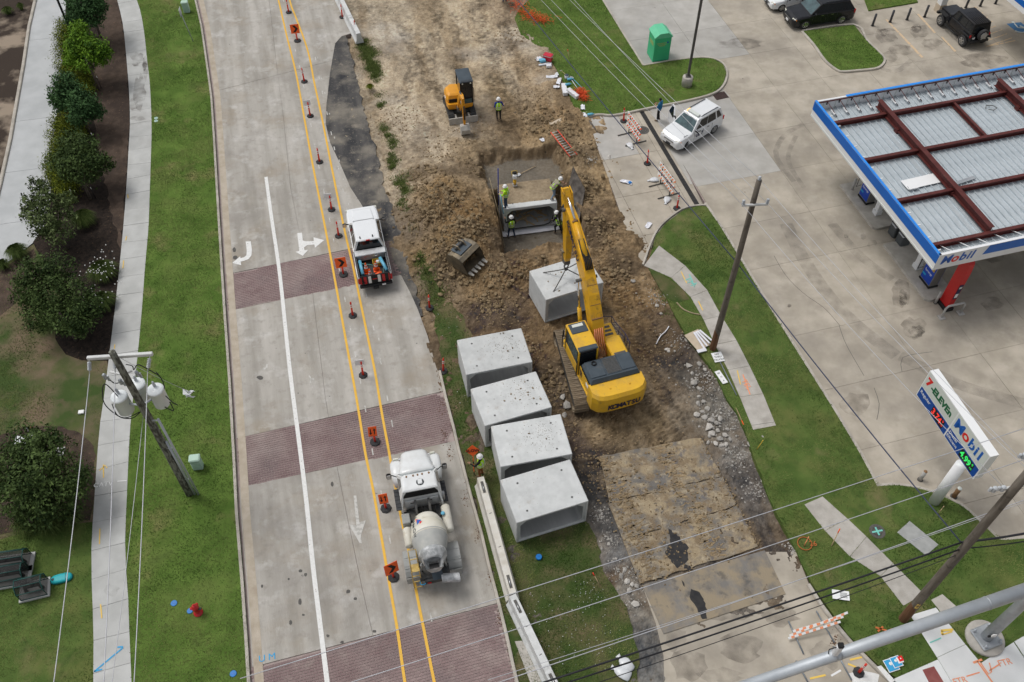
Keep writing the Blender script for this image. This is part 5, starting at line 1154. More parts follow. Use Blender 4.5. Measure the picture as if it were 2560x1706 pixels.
    panel_on(F,[(.03,.02),(.97,.02),(.95,.12),(.05,.12)],.012).build('wiper_cowl','dark_plastic',t)
    F=((-.93,.40,1.62),(.93,.40,1.62),(-.76,.40,2.36),(.76,.40,2.36));panel_on(F,[(.02,.30),(.98,.30),(.90,.95),(.10,.95)],.008).build('rear_window','black',t)
    for s_ in (-1,1):
        b=mb();b.add([(s_*.93,.40,1.0),(s_*.93,.02,1.0),(s_*.93,.10,1.5),(s_*.80,.40,2.2),(s_*.88,.40,1.0),(s_*.88,.02,1.0),(s_*.88,.10,1.5),(s_*.75,.40,2.2)],[(0,1,2,3),(7,6,5,4),(0,4,5,1),(1,5,6,2),(2,6,7,3)] if s_>0 else [(3,2,1,0),(4,5,6,7),(1,5,4,0),(2,6,5,1),(3,7,6,2)]);b.build('cab_extender',P,t)
        F=((s_*.93,.40,1.62),(s_*.93,1.80,1.62),(s_*.76,.40,2.36),(s_*.74,1.18,2.36))
        if s_<0:F=(F[1],F[0],F[3],F[2]);q=[(.12,.08),(.60,.08),(.55,.88),(.15,.88)]
        else:q=[(.40,.08),(.88,.08),(.85,.88),(.45,.88)]
        panel_on(F,q,.008).build('window','window',t)
    b=mb();b.box((0,.35,1.22),(1.5,.06,.8));b.build('rear_cab_panel',P,t)
    for x in (-.42,.35):mb().box((x,.315,1.45),(.2,.02,.06)).build('vent_slot','black',t)
    b=mb()
    for s_ in (-1,1):b.box((s_*.38,-.6,.82),(.12,5.2,.24));b.box((s_*.30,.05,1.3),(.10,.4,1.0));b.tube([(s_*.3,.2,1.75),(s_*.3,-.45,1.75)],.06,8)
    b.box((0,-.1,1.0),(1.9,.5,.22));b.box((0,.1,.95),(1.5,.3,.3));b.box((0,-2.9,.95),(1.3,.5,.2));b.box((0,-3.2,.85),(.9,.12,.3));b.build('chassis','track_dark',t)
    b=mb();[b.tube([(-.6+.2*k,.2,1.2),(-.4+.16*k,.0,1.45+.05*(k % 3)),(-.1+.1*k,-.3,1.3)],.022,5) for k in range(7)];b.build('hoses','hose',t)
    ang=R(11);DM=TR(x=.04,y=-.58,z=1.62)@Matrix.Rotation(math.pi/2-ang,4,'X')
    prof=[(.05,.0),(.36,.03),(.55,.18),(.70,.5),(.77,.85),(.78,1.15),(.74,1.42),(.66,1.7),(.56,1.98),(.52,2.1)]
    DM=TR(x=.04,y=-.52,z=1.55)@Matrix.Rotation(math.pi/2-ang,4,'X')
    mb().lathe(prof,32,0,DM).build('drum','drum',t);dr=t.children[-1]
    b=mb()
    for z0_ in (.62,1.25):i=z0_;rr = .735 if z0_<1 else .772;b.lathe([(rr,i),(rr+.012,i+.02),(rr,i+.05)],32,0,DM,cap=False)
    b.build('drum_seam','tank_cream',dr)
    mb().lathe([(.775,1.2),(.752,1.42),(.67,1.7),(.565,1.98),(.53,2.08)],32,0,DM@Matrix.Diagonal((1.006,1.006,1,1)),cap=False).build('drum_cone','drum_grey',dr)
    mb().lathe([(.54,2.0),(.60,2.03),(.60,2.2),(.52,2.24),(.46,2.42),(.36,2.48),(.30,2.45),(.27,2.3)],28,0,DM,cap=False).build('drum_ring','cement_steel',dr)
    for ch,k in zip('Basque City',range(11)):
        if ch==' ':continue
        zz = .36+.10*k;pz,pr_=[p[1] for p in prof],[p[0] for p in prof];rr=np.interp(zz,pz,pr_)+.02;a=R(138);sl_=(np.interp(zz+.05,pz,pr_)-np.interp(zz-.05,pz,pr_))/.1
        nl=(DM.to_3x3()@Vector((math.cos(a),math.sin(a),-sl_)));xl=(DM.to_3x3()@Vector((sl_*math.cos(a),sl_*math.sin(a),1)))
        text('drum_lettering',ch,.25,'bin_grey',dr,frame(DM@Vector((rr*math.cos(a),rr*math.sin(a),zz)),xl,nl))
    for m_,dz,da,sz in (('logo_blue',0,0,.15),('logo_orange',-.10,6,.10),('logo_red',.10,-6,.09)):
        zz = .75+dz;a=R(116+da);rr = .775;nl=(DM.to_3x3()@Vector((math.cos(a),math.sin(a),0)));xl=DM.to_3x3()@Vector((0,0,1))
        e=mb().add([(-sz,-sz*.6,0),(sz,-sz*.6,0),(0,sz*.8,0)],[(0,1,2)]).build('drum_emblem',M_[m_],dr);e.matrix_local=frame(DM@Vector((rr*math.cos(a),rr*math.sin(a),zz)),xl,nl)
    b=mb();hp=lambda k,z:[(-.30+k,-3.34+k*.3,z),(.36-k,-3.34+k*.3,z),(.42-k,-2.86,z),(-.36+k,-2.86,z)]
    b.loft([hp(.18,1.75),hp(0,2.25)],cap=False);b.loft([hp(.15,1.78),hp(-.03,2.26)][::-1],cap=False);b.build('hopper','cement_steel',t)
    mb().box((.03,-3.08,1.85),(.4,.3,.02)).build('hopper_throat','black',t)
    b=mb();[b.tube([(s_*.55,-2.75,.95),(s_*.48,-2.85,1.9)],.045,6) for s_ in (-1,1)];b.box((0,-2.85,1.72),(1.1,.08,.08));b.build('drum_pedestal','fender_grey',t)
    b=mb();sec=lambda x,y,z:[(x,y+.2*math.cos(a),z+.17*math.sin(a)) for a in np.linspace(-.3,math.pi+.3,9)]
    b.loft([sec(.25,-3.3,1.12),sec(1.02,-3.42,1.10)],closed=False,cap=False,sm=True);b.loft([sec(1.02,-3.42,1.08),sec(.25,-3.3,1.10)],closed=False,cap=False,sm=True);b.build('chute','cement_steel',t)
    b=mb();b.loft([[(x,y,z) for x,y,z in ((-.15,-3.0,1.5),(.3,-3.0,1.5),(.35,-3.35,1.15),(-.1,-3.35,1.15))],[(x,y,z-.03) for x,y,z in ((-.15,-3.0,1.5),(.3,-3.0,1.5),(.35,-3.35,1.15),(-.1,-3.35,1.15))]]);b.build('chute_slide','slate',t)
    mb().lathe([(.0,-.66),(.15,-.65),(.2,-.58),(.2,.58),(.15,.65),(.0,.66)],16,0,TR(x=.96,y=-.7,z=1.35,rx=math.pi/2)).build('water_tank','tank_cream',t)
    mb().lathe([(.0,-.46),(.16,-.45),(.2,-.4),(.2,.4),(.16,.45),(.0,.46)],14,0,TR(x=-.86,y=-1.05,z=.95,rx=math.pi/2)).build('fuel_tank','tank_cream',t)
    mb().box((-.82,-.25,1.05),(.36,.5,.4),bev=.03).build('battery_box','fender_grey',t)
    mb().lathe([(.09,0),(.09,.05)],10,0,TR(x=.80,y=-.55,z=1.58)).build('tank_cap','pipe_blue',t)
    b=mb()
    for x in (-.95,-.62):b.tube([(x,-3.22,.45),(x,-3.0,1.35),(x,-2.62,2.15),(x,-2.42,2.25)],.025,6)
    for k in range(6):a=k/6;b.box((-.785,-3.2+.75*a,.5+1.65*a),(.34,.04,.025))
    b.tube([(-.95,-3.0,1.35),(-.95,-2.95,2.2),(-.95,-2.5,2.6),(-.62,-2.5,2.6),(-.62,-2.95,2.2)],.022,6);b.box((-.785,-2.85,1.62),(.36,.36,.025));b.build('ladder','ladder_yellow',t)
    b=mb();[b.tube([(-.55+.13*math.cos(a),-3.2+.11*math.sin(a),.82+.02*k) for a in np.linspace(0,6.2,11)],.016,5) for k in range(3)];b.build('blue_hose','spray_blue',t)
    mb().box((-.28,-3.275,.82),(.16,.03,.08)).build('tail_light','tail_red',t)
    mb().box((0,3.16,.62),(2.0,.16,.26),bev=.05).build('front_bumper','chrome',t)
    mb().box((.0,3.15,1.1),(.8,.05,.45),bev=.03).build('grille','chrome',t)
    mb().cyl((.98,.55,.9),(.98,.55,1.5),.07,n=10).build('exhaust','silver',t)
    return t
mixer()
def sec_rect(p,n,w,d):
    x,y,z=p;ny,nz=n
    return [(x-w/2,y-ny*d/2,z-nz*d/2),(x+w/2,y-ny*d/2,z-nz*d/2),(x+w/2,y+ny*d/2,z+nz*d/2),(x-w/2,y+ny*d/2,z+nz*d/2)]
def beam(pts,x,ws,ds):
    b=mb();secs=[]
    for i,(y,z) in enumerate(pts):
        y0,z0=pts[max(i-1,0)];y1,z1=pts[min(i+1,len(pts)-1)];L=math.hypot(y1-y0,z1-z0);n=(-(z1-z0)/L,(y1-y0)/L)
        secs.append(sec_rect((x,y,z),n,ws[i],ds[i]))
    b.loft(secs);return b
def track(parent,x,L,r,w,shoe_n,mshoe,mframe,group=None,sprocket=True):
    f=mb();f.box((x,0,r),(w*.5,L-r*1.2,r*1.25),bev=.05);fr=f.build('track_frame',M_[mframe],parent)
    per=2*(L-2*r)+2*math.pi*r;pitch=per/shoe_n
    sm_=mb();sm_.box((0,0,0),(w,pitch*.93,.035));sm_.box((0,pitch*.32,.03),(w*.98,.03,.04));sm_.box((0,-.02,.025),(w*.98,.025,.03));me=sm_.mesh('track_shoe',M_[mshoe])
    h=L/2-r
    for k in range(shoe_n):
        s=k*pitch
        if s<2*h:y,z,a=-h+s,2*r,0
        elif s<2*h+math.pi*r:q=(s-2*h)/r;y,z,a=h+r*math.sin(q),r+r*math.cos(q),-q
        elif s<4*h+math.pi*r:y,z,a=h-(s-2*h-math.pi*r),0,math.pi
        else:q=(s-4*h-math.pi*r)/r;y,z,a=-h-r*math.sin(q),r-r*math.cos(q),math.pi-q
        if z < .02 and abs(y)<h*.9:continue
        link('track_shoe',me,parent,(x,y,max(z,.03)),(a,0,0))
    for yy in (-h,h):
        mb().lathe([(r*.9,-w*.28),(r*.9,w*.28)],18,0,TR(x=x,y=yy,z=r,ry=math.pi/2)).build('track_wheel','track_dark',parent)
    b=mb();b.box((x+(-1 if x<0 else 1)*w*.38,0,r),(.05,L-r*1.4,r*.9));b.build('track_guard','track_dark',parent)
def excavator():
    EX,EY,HY=4.25,28.42,R(18)
    t=thing('excavator','large yellow tracked excavator with raised boom at the end of the dig','excavator',(EX,EY,-.05),HY)
    und=bpy.data.objects.new('undercarriage',None);COL.objects.link(und);und.parent=t;und.rotation_euler=(0,0,R(10.3)-HY);und.location=(0,-.15,0)
    for s_ in (-1,1):track(und,s_*1.32,5.05,.47,.74,46,'track_steel','track_dark')
    mb().box((0,0,.75),(2.0,1.8,.35),bev=.1).build('car_body','track_dark',und);mb().lathe([(.75,.9),(.75,1.15)],24).build('swing_ring','track_dark',und)
    Y,S = 'machine_yellow','slate'
    mb().box((0,-.6,1.22),(2.5,4.0,.18),bev=.03).build('deck',Y,t)
    b=mb();secs=[]
    for z,k in ((.98,.18),(1.15,.03),(1.75,.0),(2.05,.06),(2.22,.30)):
        rear=[]
        for a in np.linspace(-1,1,13):
            x=1.42*a*(1-k*.12);y=-2.62-.92*math.sqrt(max(0,1-abs(a)**5*.70))+.12+k*.55
            rear.append((x,y,z))
        secs.append(rear+[(1.38,-2.35,z if z<2.0 else z),(-1.38,-2.35,z if z<2.0 else z)])
    b.loft(secs);cw=b.build('counterweight',Y,t)
    for ch,k in zip('KOMATSU',range(7)):
        x=-.60+.24*k;a=x/1.42;y=-2.62-.92*math.sqrt(max(0,1-abs(a)**5*.70))+.115
        dx=1e-3;y2=-2.62-.92*math.sqrt(max(0,1-abs((x+dx)/1.42)**5*.70))+.115
        text('lettering',ch,.48,'navy_text',cw,frame((x,y-.012,1.45),(dx,y2-y,0),(y2-y,-dx,0)),bold=.018,sx=.8)
    for x,y in ((-.45,-2.86),(.55,-2.86)):mb().lathe([(.06,0),(.05,.05),(.02,.07)],10,0,TR(x=x,y=y,z=2.2)).build('lifting_eye',Y,cw)
    mb().box((.02,-3.05,2.21),(.2,.2,.03),bev=.02).build('cap_plate',Y,cw)
    mb().box((1.1,-3.05,1.75),(.3,.02,.1),rz=.45).build('reflector','sign_face',cw)
    b=mb();b.loft([[(-1.28,-2.42,1.3),(1.28,-2.42,1.3),(1.28,-1.15,1.3),(-1.28,-1.15,1.3)],[(-1.27,-2.42,2.28),(1.27,-2.42,2.28),(1.26,-1.15,2.28),(-1.26,-1.15,2.28)],[(-1.15,-2.30,2.46),(1.17,-2.30,2.46),(1.15,-1.18,2.46),(-1.13,-1.18,2.46)]]);eh=b.build('engine_hood',S,t)
    b=mb();b.box((-.78,-1.72,2.475),(.80,1.0,.06),bev=.03);b.build('hood_panel',S,eh)
    b=mb();b.box((.80,-1.70,2.475),(.72,.96,.05),bev=.03);b.build('hood_panel',S,eh)
    b=mb();b.box((.05,-1.72,2.465),(.74,.98,.03));g0=b.build('grille_frame',S,eh)
    b=mb();[b.box((-.28+.055*k,-1.72,2.487),(.018,.92,.02)) for k in range(13)];[b.box((.05,-2.14+.07*k,2.488),(.70,.018,.02)) for k in range(13)];b.build('grille_bars','iron',eh)
    mb().lathe([(.13,2.5),(.13,2.58),(.09,2.58),(.09,2.5)],16,0,TR(x=-.75,y=-1.42)).build('exhaust_port','black',eh)
    b=mb();[b.box((-1.285,-2.2+.1*k,1.95),(.02,.05,.5)) for k in range(10)];b.build('side_grille','black',eh)
    b=mb();[b.box((-1.0+.07*k,-2.36,2.12),(.03,.02,.2)) for k in range(8)];b.build('rear_grille','black',eh)
    for s_ in (-1,1):b=mb();b.box((s_*1.275,-1.75,1.72),(.05,1.5,.72),bev=.02);b.build('side_door',Y,t)
    b=mb();[b.box((-1.305,-1.35+.07*k,1.75),(.01,.03,.4)) for k in range(4)];b.build('stripe_decal','navy_text',t)
    mb().box((-1.305,-2.05,1.78),(.012,.3,.18)).build('white_decal','white_tape',t)
    cb=mb();cs=lambda z,k:[(-1.36+k,-.92+k,z),(-.36-k,-.92+k,z),(-.36-k,.92-k*2,z),(-1.36+k,.92-k*2,z)]
    cb.loft([cs(1.3,0),cs(1.9,0),cs(2.98,.04)]);cab=cb.build('cab','dark_plastic',t)
    for (x,y) in ((-1.34,-.90),(-.38,-.90),(-.38,.86),(-1.34,.86)):mb().box((x,y,2.15),(.09,.09,1.72),bev=.02).build('pillar',Y,cab)
    rb=mb();rb.box((-.86,0,3.02),(1.06,1.86,.10),bev=.04);rf=rb.build('roof',Y,cab)
    mb().box((-.86,.52,3.08),(.86,.66,.06),bev=.03).build('roof_hatch',S,rf);mb().box((-.86,.66,3.115),(.56,.18,.02)).build('hatch_window','sign_face',rf)
    mb().box((-.86,-.80,3.05),(1.0,.30,.10),bev=.04).build('rear_visor',S,rf)
    mb().box((-.86,-.925,2.45),(.84,.02,.78)).build('rear_window','window',cab);mb().box((-1.365,-.15,2.45),(.02,1.2,.8)).build('side_window','windshield',cab);mb().box((-.86,.90,2.35),(.84,.02,1.0)).build('front_window','windshield',cab)
    mb().box((-1.37,-.1,1.62),(.03,1.6,.6),bev=.01).build('cab_door',Y,cab)
    b=mb();b.tube([(-1.45,1.0,1.3),(-1.47,1.0,2.2),(-1.40,.75,2.35)],.025,6);b.tube([(-1.45,-1.0,1.35),(-1.45,-1.0,2.5)],.03,6);b.build('handrail','black',t)
    mb().box((-1.42,1.02,2.3),(.06,.12,.45),bev=.02).build('mirror','black',t)
    mb().box((-1.30,-.6,1.25),(.12,3.4,.07),bev=.02).build('catwalk',Y,t)
    mb().box((.02,-.45,1.36),(.66,1.5,.12)).build('well_floor','black',t)
    b=mb();b.box((-.05,-.75,1.6),(.3,.4,.4),bev=.05);b.lathe([(.1,0),(.1,.25)],10,0,TR(x=.15,y=-.5,z=1.5));[b.tube([(-.25+.1*k,-.9,1.6),(-.2+.09*k,-.4,1.9),(-.1+.06*k,.1,2.1)],.025,5) for k in range(6)];b.build('hydraulics','rust',t)
    mb().lathe([(.10,0),(.10,.28),(.07,.34)],12,0,TR(x=-.62,y=-1.02,z=1.75)).build('pre_cleaner','rust',t)
    mb().box((-.85,-1.03,1.7),(.6,.04,.9)).build('bulkhead','dark_plastic',t)
    b=mb();b.box((.86,-.45,1.72),(.86,1.35,.84),bev=.05);b.build('fuel_tank',Y,t)
    b=mb();b.box((.86,.78,1.58),(.86,1.05,.62),bev=.04);bx=b.build('tool_box',Y,t)
    for k in range(3):mb().box((.80,.55+.25*k,1.90),(.62,.14,.012)).build('tread_plate','iron',bx)
    mb().box((.86,-1.0,2.16),(.6,.3,.02)).build('tread_plate','iron',t)
    b=mb()
    for x in (1.34,):
        b.tube([(x,1.35,1.2),(x,1.35,2.25),(x,.9,2.3),(x,-.3,2.75),(x,-.9,2.75),(x,-.9,2.1)],.022,6);b.tube([(x,.4,1.9),(x,.4,2.45)],.02,6);b.tube([(x,-.3,2.1),(x,-.3,2.75)],.02,6);b.tube([(x,1.35,1.75),(x,.4,2.1),(x,-.3,2.4)],.02,6)
    b.tube([(.45,1.3,1.9),(.45,1.3,2.6),(1.34,1.35,2.25)],.02,6);b.tube([(1.34,-.6,2.15),(1.34,-.6,2.7)],.02,6);b.build('handrail','navy_text',t)
    BX = .14
    bp=[(.15,1.95),(.75,3.0),(1.55,4.15),(2.35,5.0),(3.6,5.95),(4.6,6.55),(5.05,6.75)]
    boom=beam(bp,BX,[.66,.62,.56,.54,.48,.44,.42],[.42,.72,.92,.95,.74,.55,.36]).build('boom','boom_yellow',t)
    ml=beam([(1.0,3.35),(1.55,4.15),(2.35,5.0),(3.6,5.95),(4.5,6.5)],BX-.002,[.60,.585,.56,.50,.46],[.05,.05,.05,.05,.05])
    b=mb()
    for off in (-.2,-.1,.1,.2):b.tube([(BX+off,.2,2.35),(BX+off,.55,3.35),(BX+off,1.3,4.45),(BX+off,2.1,5.42),(BX+off*.9,3.3,6.25)],.028,5)
    b.build('hydraulic_pipe','rust' if False else 'boom_yellow',boom)
    b=mb();[b.box((BX,y,z),(.55,.06,.07),rz=0) for y,z in ((.55,3.38),(.95,3.98),(1.55,4.78))];b.build('pipe_clamp','rust',boom)
    b=mb();[b.tube([(BX-.16+.08*k,2.0,5.42),(BX-.16+.08*k,2.25,5.78),(BX-.14+.07*k,2.9,6.0),(BX-.12+.06*k,3.3,6.28)],.034,6) for k in range(5)];b.build('boom_hose','hose',boom)
    n_=Vector((0,-.62,.78)).normalized()
    a0=Vector((BX-.285,2.9,5.35));a1=Vector((BX-.25,4.5,6.42));xd=(a0-a1).normalized()
    for k,ch in enumerate('KOMATSU'):
        p=a1.lerp(a0,.04+.155*k);f_=frame(p+Vector((-.012,0,0)),xd,(-1,0,0));text('lettering',ch,.5,'navy_text',boom,f_,bold=.016,sx=.9)
    for s_ in (-1,1):
        x=BX+s_*.47;p0,p1=Vector((x,1.25,1.45)),Vector((x,2.25,4.55));mid=p0.lerp(p1,.52)
        c=mb().cyl(p0,mid,.11,n=12).build('boom_cylinder','boom_yellow',t);mb().cyl(mid,p1,.06,n=10).build('rod','rod',c)
    mb().cyl((BX-.55,2.25,4.55),(BX+.55,2.25,4.55),.085,n=12).build('boom_pin','iron',t)
    p0,p1=Vector((BX,2.55,5.78)),Vector((BX,5.45,7.38));mid=p0.lerp(p1,.55)
    c=mb().cyl(p0,mid,.135,n=14).build('arm_cylinder','boom_yellow',t);mb().cyl(mid,p1,.065,n=10).build('rod','rod',c);mb().cyl(p0.lerp(p1,.54),p0.lerp(p1,.57),.15,n=14).build('gland','rust',c)
    arm=beam([(5.62,7.62),(5.42,7.2),(5.12,6.6),(5.02,5.6),(4.95,4.5),(4.90,3.55),(4.88,3.3)],BX,[.30,.36,.40,.38,.34,.30,.28],[.24,.46,.62,.58,.46,.34,.22]).build('arm','boom_yellow',t)
    for s_ in (-1,1):b=mb();b.add([(BX+s_*.24,5.25,7.55),(BX+s_*.24,5.7,7.65),(BX+s_*.24,5.45,6.6),(BX+s_*.24,4.85,6.45),(BX+s_*.19,5.25,7.55),(BX+s_*.19,5.7,7.65),(BX+s_*.19,5.45,6.6),(BX+s_*.19,4.85,6.45)],[(0,1,2,3),(7,6,5,4),(0,4,5,1),(1,5,6,2),(2,6,7,3),(3,7,4,0)]);b.build('arm_bracket','boom_yellow',arm)
    mb().cyl((BX-.36,5.05,6.75),(BX+.36,5.05,6.75),.11,n=12).build('arm_pin','iron',arm)
    p0,p1=Vector((BX,5.55,6.5)),Vector((BX,5.25,3.75));c=mb().cyl(p0,p0.lerp(p1,.55),.10,n=12).build('bucket_cylinder','boom_yellow',t);mb().cyl(p0.lerp(p1,.55),p1,.05,n=10).build('rod','rod',c)
    b=mb();[b.tube([(BX+s_*.19,5.25,3.75),(BX+s_*.19,4.9,3.9)],.06,6) for s_ in (-1,1)];[b.tube([(BX+s_*.14,5.25,3.75),(BX+s_*.14,5.0,3.05)],.055,6) for s_ in (-1,1)];b.cyl((BX-.26,5.25,3.75),(BX+.26,5.25,3.75),.06);b.build('bucket_link','bucket_steel',t)
    b=mb();b.box((BX,4.92,3.15),(.34,.34,.3),bev=.06);b.tube([(BX,4.92,3.0),(BX-.12,4.92,2.85),(BX-.08,4.92,2.66),(BX+.08,4.92,2.66),(BX+.12,4.92,2.85),(BX,4.92,3.0)],.04,6);b.build('lifting_hook','iron',t)
    b=mb();[b.tube([(BX-.2,5.15+.04*k,7.0),(BX-.42-.05*k,5.2,6.4),(BX-.34,5.2,5.6),(BX-.2,5.25,5.2)],.03,5) for k in range(3)];b.build('arm_hose','hose',t)
    b=mb();[b.tube([(BX-.2+.1*k,-.5,1.7),(BX-.25+.11*k,.0,2.3),(BX-.2+.1*k,.3,2.9)],.03,5) for k in range(5)];b.build('boom_hose','spray_orange',t)
    hook=Matrix.Translation((EX,EY,-.05))@Matrix.Rotation(HY,4,'Z')@Vector((BX,4.92,2.66));return hook
HOOK=excavator()
B5=Matrix.Translation((2.91,33.23,-.02))@Matrix.Rotation(R(22.1),4,'Z')
ch_=thing('lifting_chain','dark four-legged lifting sling between excavator hook and hanging culvert','lifting chain',HOOK)
mb().lathe([(.02,-.1),(.10,-.12),(.10,-.05)],10).build('master_link','iron',ch_)
for (x,y) in ((-1.05,-.72),(1.05,-.72),(-1.0,.72),(1.1,.72)):
    e=B5@Vector((x,y,CH+.01));mb().tube([Vector((0,0,-.06)),(e-HOOK)*.5+Vector((0,0,-.05)),e-HOOK],.03,5).build('sling_leg','iron',ch_)
def bucket():
    p=GD(1165,650);t=thing('digging_bucket','detached muddy steel digging bucket with teeth, lying on the spoil heap','bucket',(p.x,p.y,p.z-.05),R(-28))
    prof=[(.75,1.05),(.55,1.22),(.1,1.25),(-.35,1.1),(-.62,.75),(-.68,.35),(-.45,.08),(0,.0),(.85,.12)]
    W_=1.35;b=mb();o_=[(y,z) for y,z in prof];i_=[(y*.94+.02,z*.94+.04) for y,z in prof]
    b.loft([[(-W_/2,y,z) for y,z in o_],[(W_/2,y,z) for y,z in o_]],closed=False,cap=False)
    b.loft([[(W_/2,y,z) for y,z in i_],[(-W_/2,y,z) for y,z in i_]],closed=False,cap=False)
    b.build('bucket_shell','bucket_steel',t)
    for s_ in (-1,1):
        x=s_*W_/2;b=mb();n=len(o_);b.add([(x-.02,y,z) for y,z in o_]+[(x+.02,y,z) for y,z in o_],[tuple(range(n)),tuple(range(2*n-1,n-1,-1))]+[(k,n+k,n+k+1,k+1) for k in range(n-1)]);b.build('side_plate','bucket_steel',t)
    for k in range(5):mb().loft([[(-.09+x,.8,.05),(.09+x,.8,.05),(.09+x,.8,.20),(-.09+x,.8,.20)] for x in (-.54+.27*k,)]+[[(-.05+x,1.14,.10),(.05+x,1.14,.10),(.05+x,1.14,.14),(-.05+x,1.14,.14)] for x in (-.54+.27*k,)]).build('tooth','grey_bucket',t)
    for x in (-.22,.22):mb().loft([[(x-.03,.35,1.2),(x+.03,.35,1.2),(x+.03,-.4,1.05),(x-.03,-.4,1.05)],[(x-.03,.15,1.55),(x+.03,.15,1.55),(x+.03,-.25,1.5),(x-.03,-.25,1.5)]]).build('ear','bucket_steel',t)
    mb().cyl((-.36,0,1.42),(.36,0,1.42),.07).build('pin','iron',t);mb().box((0,.1,1.27),(.9,.75,.05)).build('top_plate','slate',t)
    t.rotation_euler=(R(8),R(10),R(229));t.scale=(1.05,1.05,1.05);return t
bucket()
def mini():
    a,c=G(1155,192,2.45),G(1163,283,.25);d=c-a;yw=math.atan2(d.y,d.x)-math.pi/2
    pos=(a.x+d.x*.22-.3,a.y+d.y*.22,-.07)
    t=thing('mini_excavator','small orange mini excavator with dark cab and dozer blade on the dirt','mini excavator',pos,yw+R(4));t.scale=(1.12,1.12,1.08);O = 'mini_orange'
    for s_ in (-1,1):track(t,s_*.66,2.1,.24,.32,34,'track_dark','track_dark')
    mb().box((0,.0,.34),(1.0,1.2,.2)).build('car_body','track_dark',t)
    b=mb();b.add([(-.86,1.22,.05),(.86,1.22,.05),(.86,1.16,.40),(-.86,1.16,.40),(-.86,1.30,.02),(.86,1.30,.02),(.86,1.25,.42),(-.86,1.25,.42)],[(3,2,1,0),(4,5,6,7),(0,1,5,4),(2,3,7,6),(1,2,6,5),(3,0,4,7)]);b.build('dozer_blade','grey_bucket',t)
    for x in (-.4,.4):mb().box((x,.95,.28),(.1,.5,.1)).build('blade_arm','grey_bucket',t)
    b=mb();ring=lambda k,z:[(-.72+k,-.55,z),(-.5+k,-.95+k,z),(.45-k,-.98+k,z),(.76-k,-.7+k,z),(.80-k,.2,z),(.74-k,.55-k,z),(-.05,.62-k,z),(-.72+k,.5,z)]
    b.loft([ring(.05,.55),ring(0,.65),ring(0,.95)]);b.build('deck',O,t)
    eng=lambda k,z:[(-.05,-.9+k,z),(.45-k,-.95+k,z),(.76-k,-.68+k,z),(.80-k,.15-k,z),(.72-k,.36-k,z),(-.05,.40-k,z)]
    b=mb();b.loft([eng(0,.9),eng(0,1.15),eng(.08,1.38),eng(.2,1.45)]);eg=b.build('engine_cover',O,t)
    mb().box((.40,.375,1.02),(.52,.04,.34),bev=.01).build('front_grille','black',eg);mb().box((.805,-.1,1.05),(.02,.3,.12)).build('side_decal','white_tape',eg)
    cb=mb();cs=lambda z,k:[(-.74+k,-.72+k,z),(-.02-k,-.72+k,z),(-.02-k,.58-k,z),(-.74+k,.58-k,z)]
    cb.loft([cs(.9,0),cs(2.38,.02)]);cab=cb.build('cab','window',t)
    for (x,y) in ((-.73,-.71),(-.03,-.71),(-.03,.57),(-.73,.57)):mb().box((x,y,1.64),(.07,.07,1.5),bev=.02).build('pillar','black',cab)
    mb().box((-.38,.58,1.28),(.66,.03,.06)).build('window_rail','black',cab);mb().box((-.38,.595,1.05),(.60,.02,.36)).build('lower_window','windshield',cab)
    rf=mb().box((-.38,-.07,2.42),(.82,1.42,.09),bev=.04).build('roof','slate',cab)
    b=mb();[b.box((-.66+.07*k,.56,2.45),(.03,.22,.04)) for k in range(9)];b.build('front_guard','black',rf)
    for x in (-.62,-.14):mb().box((x,.66,2.36),(.08,.05,.06)).build('work_lamp','head_lamp',cab)
    mb().box((-.38,.60,.80),(.66,.1,.22),bev=.02).build('front_step',O,t);mb().tube([(-.80,.6,1.0),(-.80,.62,1.9),(-.76,.58,2.0)],.018,6).build('handrail','black',t)
    bx = .12
    mb().box((bx,.72,.72),(.3,.4,.35),bev=.06).build('swing_post','iron',t)
    boom=beam([(.75,.85),(1.0,1.55),(1.35,2.1),(1.75,2.3),(2.0,2.28)],bx,[.24,.22,.20,.18,.17],[.22,.30,.30,.24,.18]).build('boom',O,t)
    p0,p1=Vector((bx,.98,.8)),Vector((bx,1.4,1.75));c_=mb().cyl(p0,p0.lerp(p1,.6),.06).build('boom_cylinder',O,t);mb().cyl(p0.lerp(p1,.6),p1,.03).build('rod','rod',c_)
    p0,p1=Vector((bx,1.15,2.22)),Vector((bx,2.15,2.45));c_=mb().cyl(p0,p0.lerp(p1,.6),.055).build('arm_cylinder','slate',t);mb().cyl(p0.lerp(p1,.6),p1,.035).build('rod','rod',c_)
    beam([(2.12,2.48),(2.02,2.25),(2.12,1.6),(2.2,.9),(2.22,.7)],bx,[.12,.16,.15,.13,.12],[.12,.24,.20,.15,.12]).build('arm',O,t)
    mb().cyl((bx,2.3,2.0),(bx,2.36,1.1),.045).build('bucket_cylinder','hose',t)
    prof=[(2.12,.66),(2.42,.70),(2.60,.50),(2.58,.22),(2.40,.06),(2.14,.02)]
    b=mb();b.loft([[(bx-.26,y,z) for y,z in prof],[(bx+.26,y,z) for y,z in prof]]);bk=b.build('bucket','grey_bucket',t)
    [mb().box((bx+x,2.10,.03),(.07,.14,.04)).build('tooth','silver',bk) for x in (-.2,0,.2)]
mini()
def seg_dist(P,a,b_):
    a,b_=np.array(a),np.array(b_);d=b_-a;L=(d@d)+1e-9;t=np.clip(((P-a)@d)/L,0,1);return np.linalg.norm(P-(a+t[:,None]*d),axis=1)
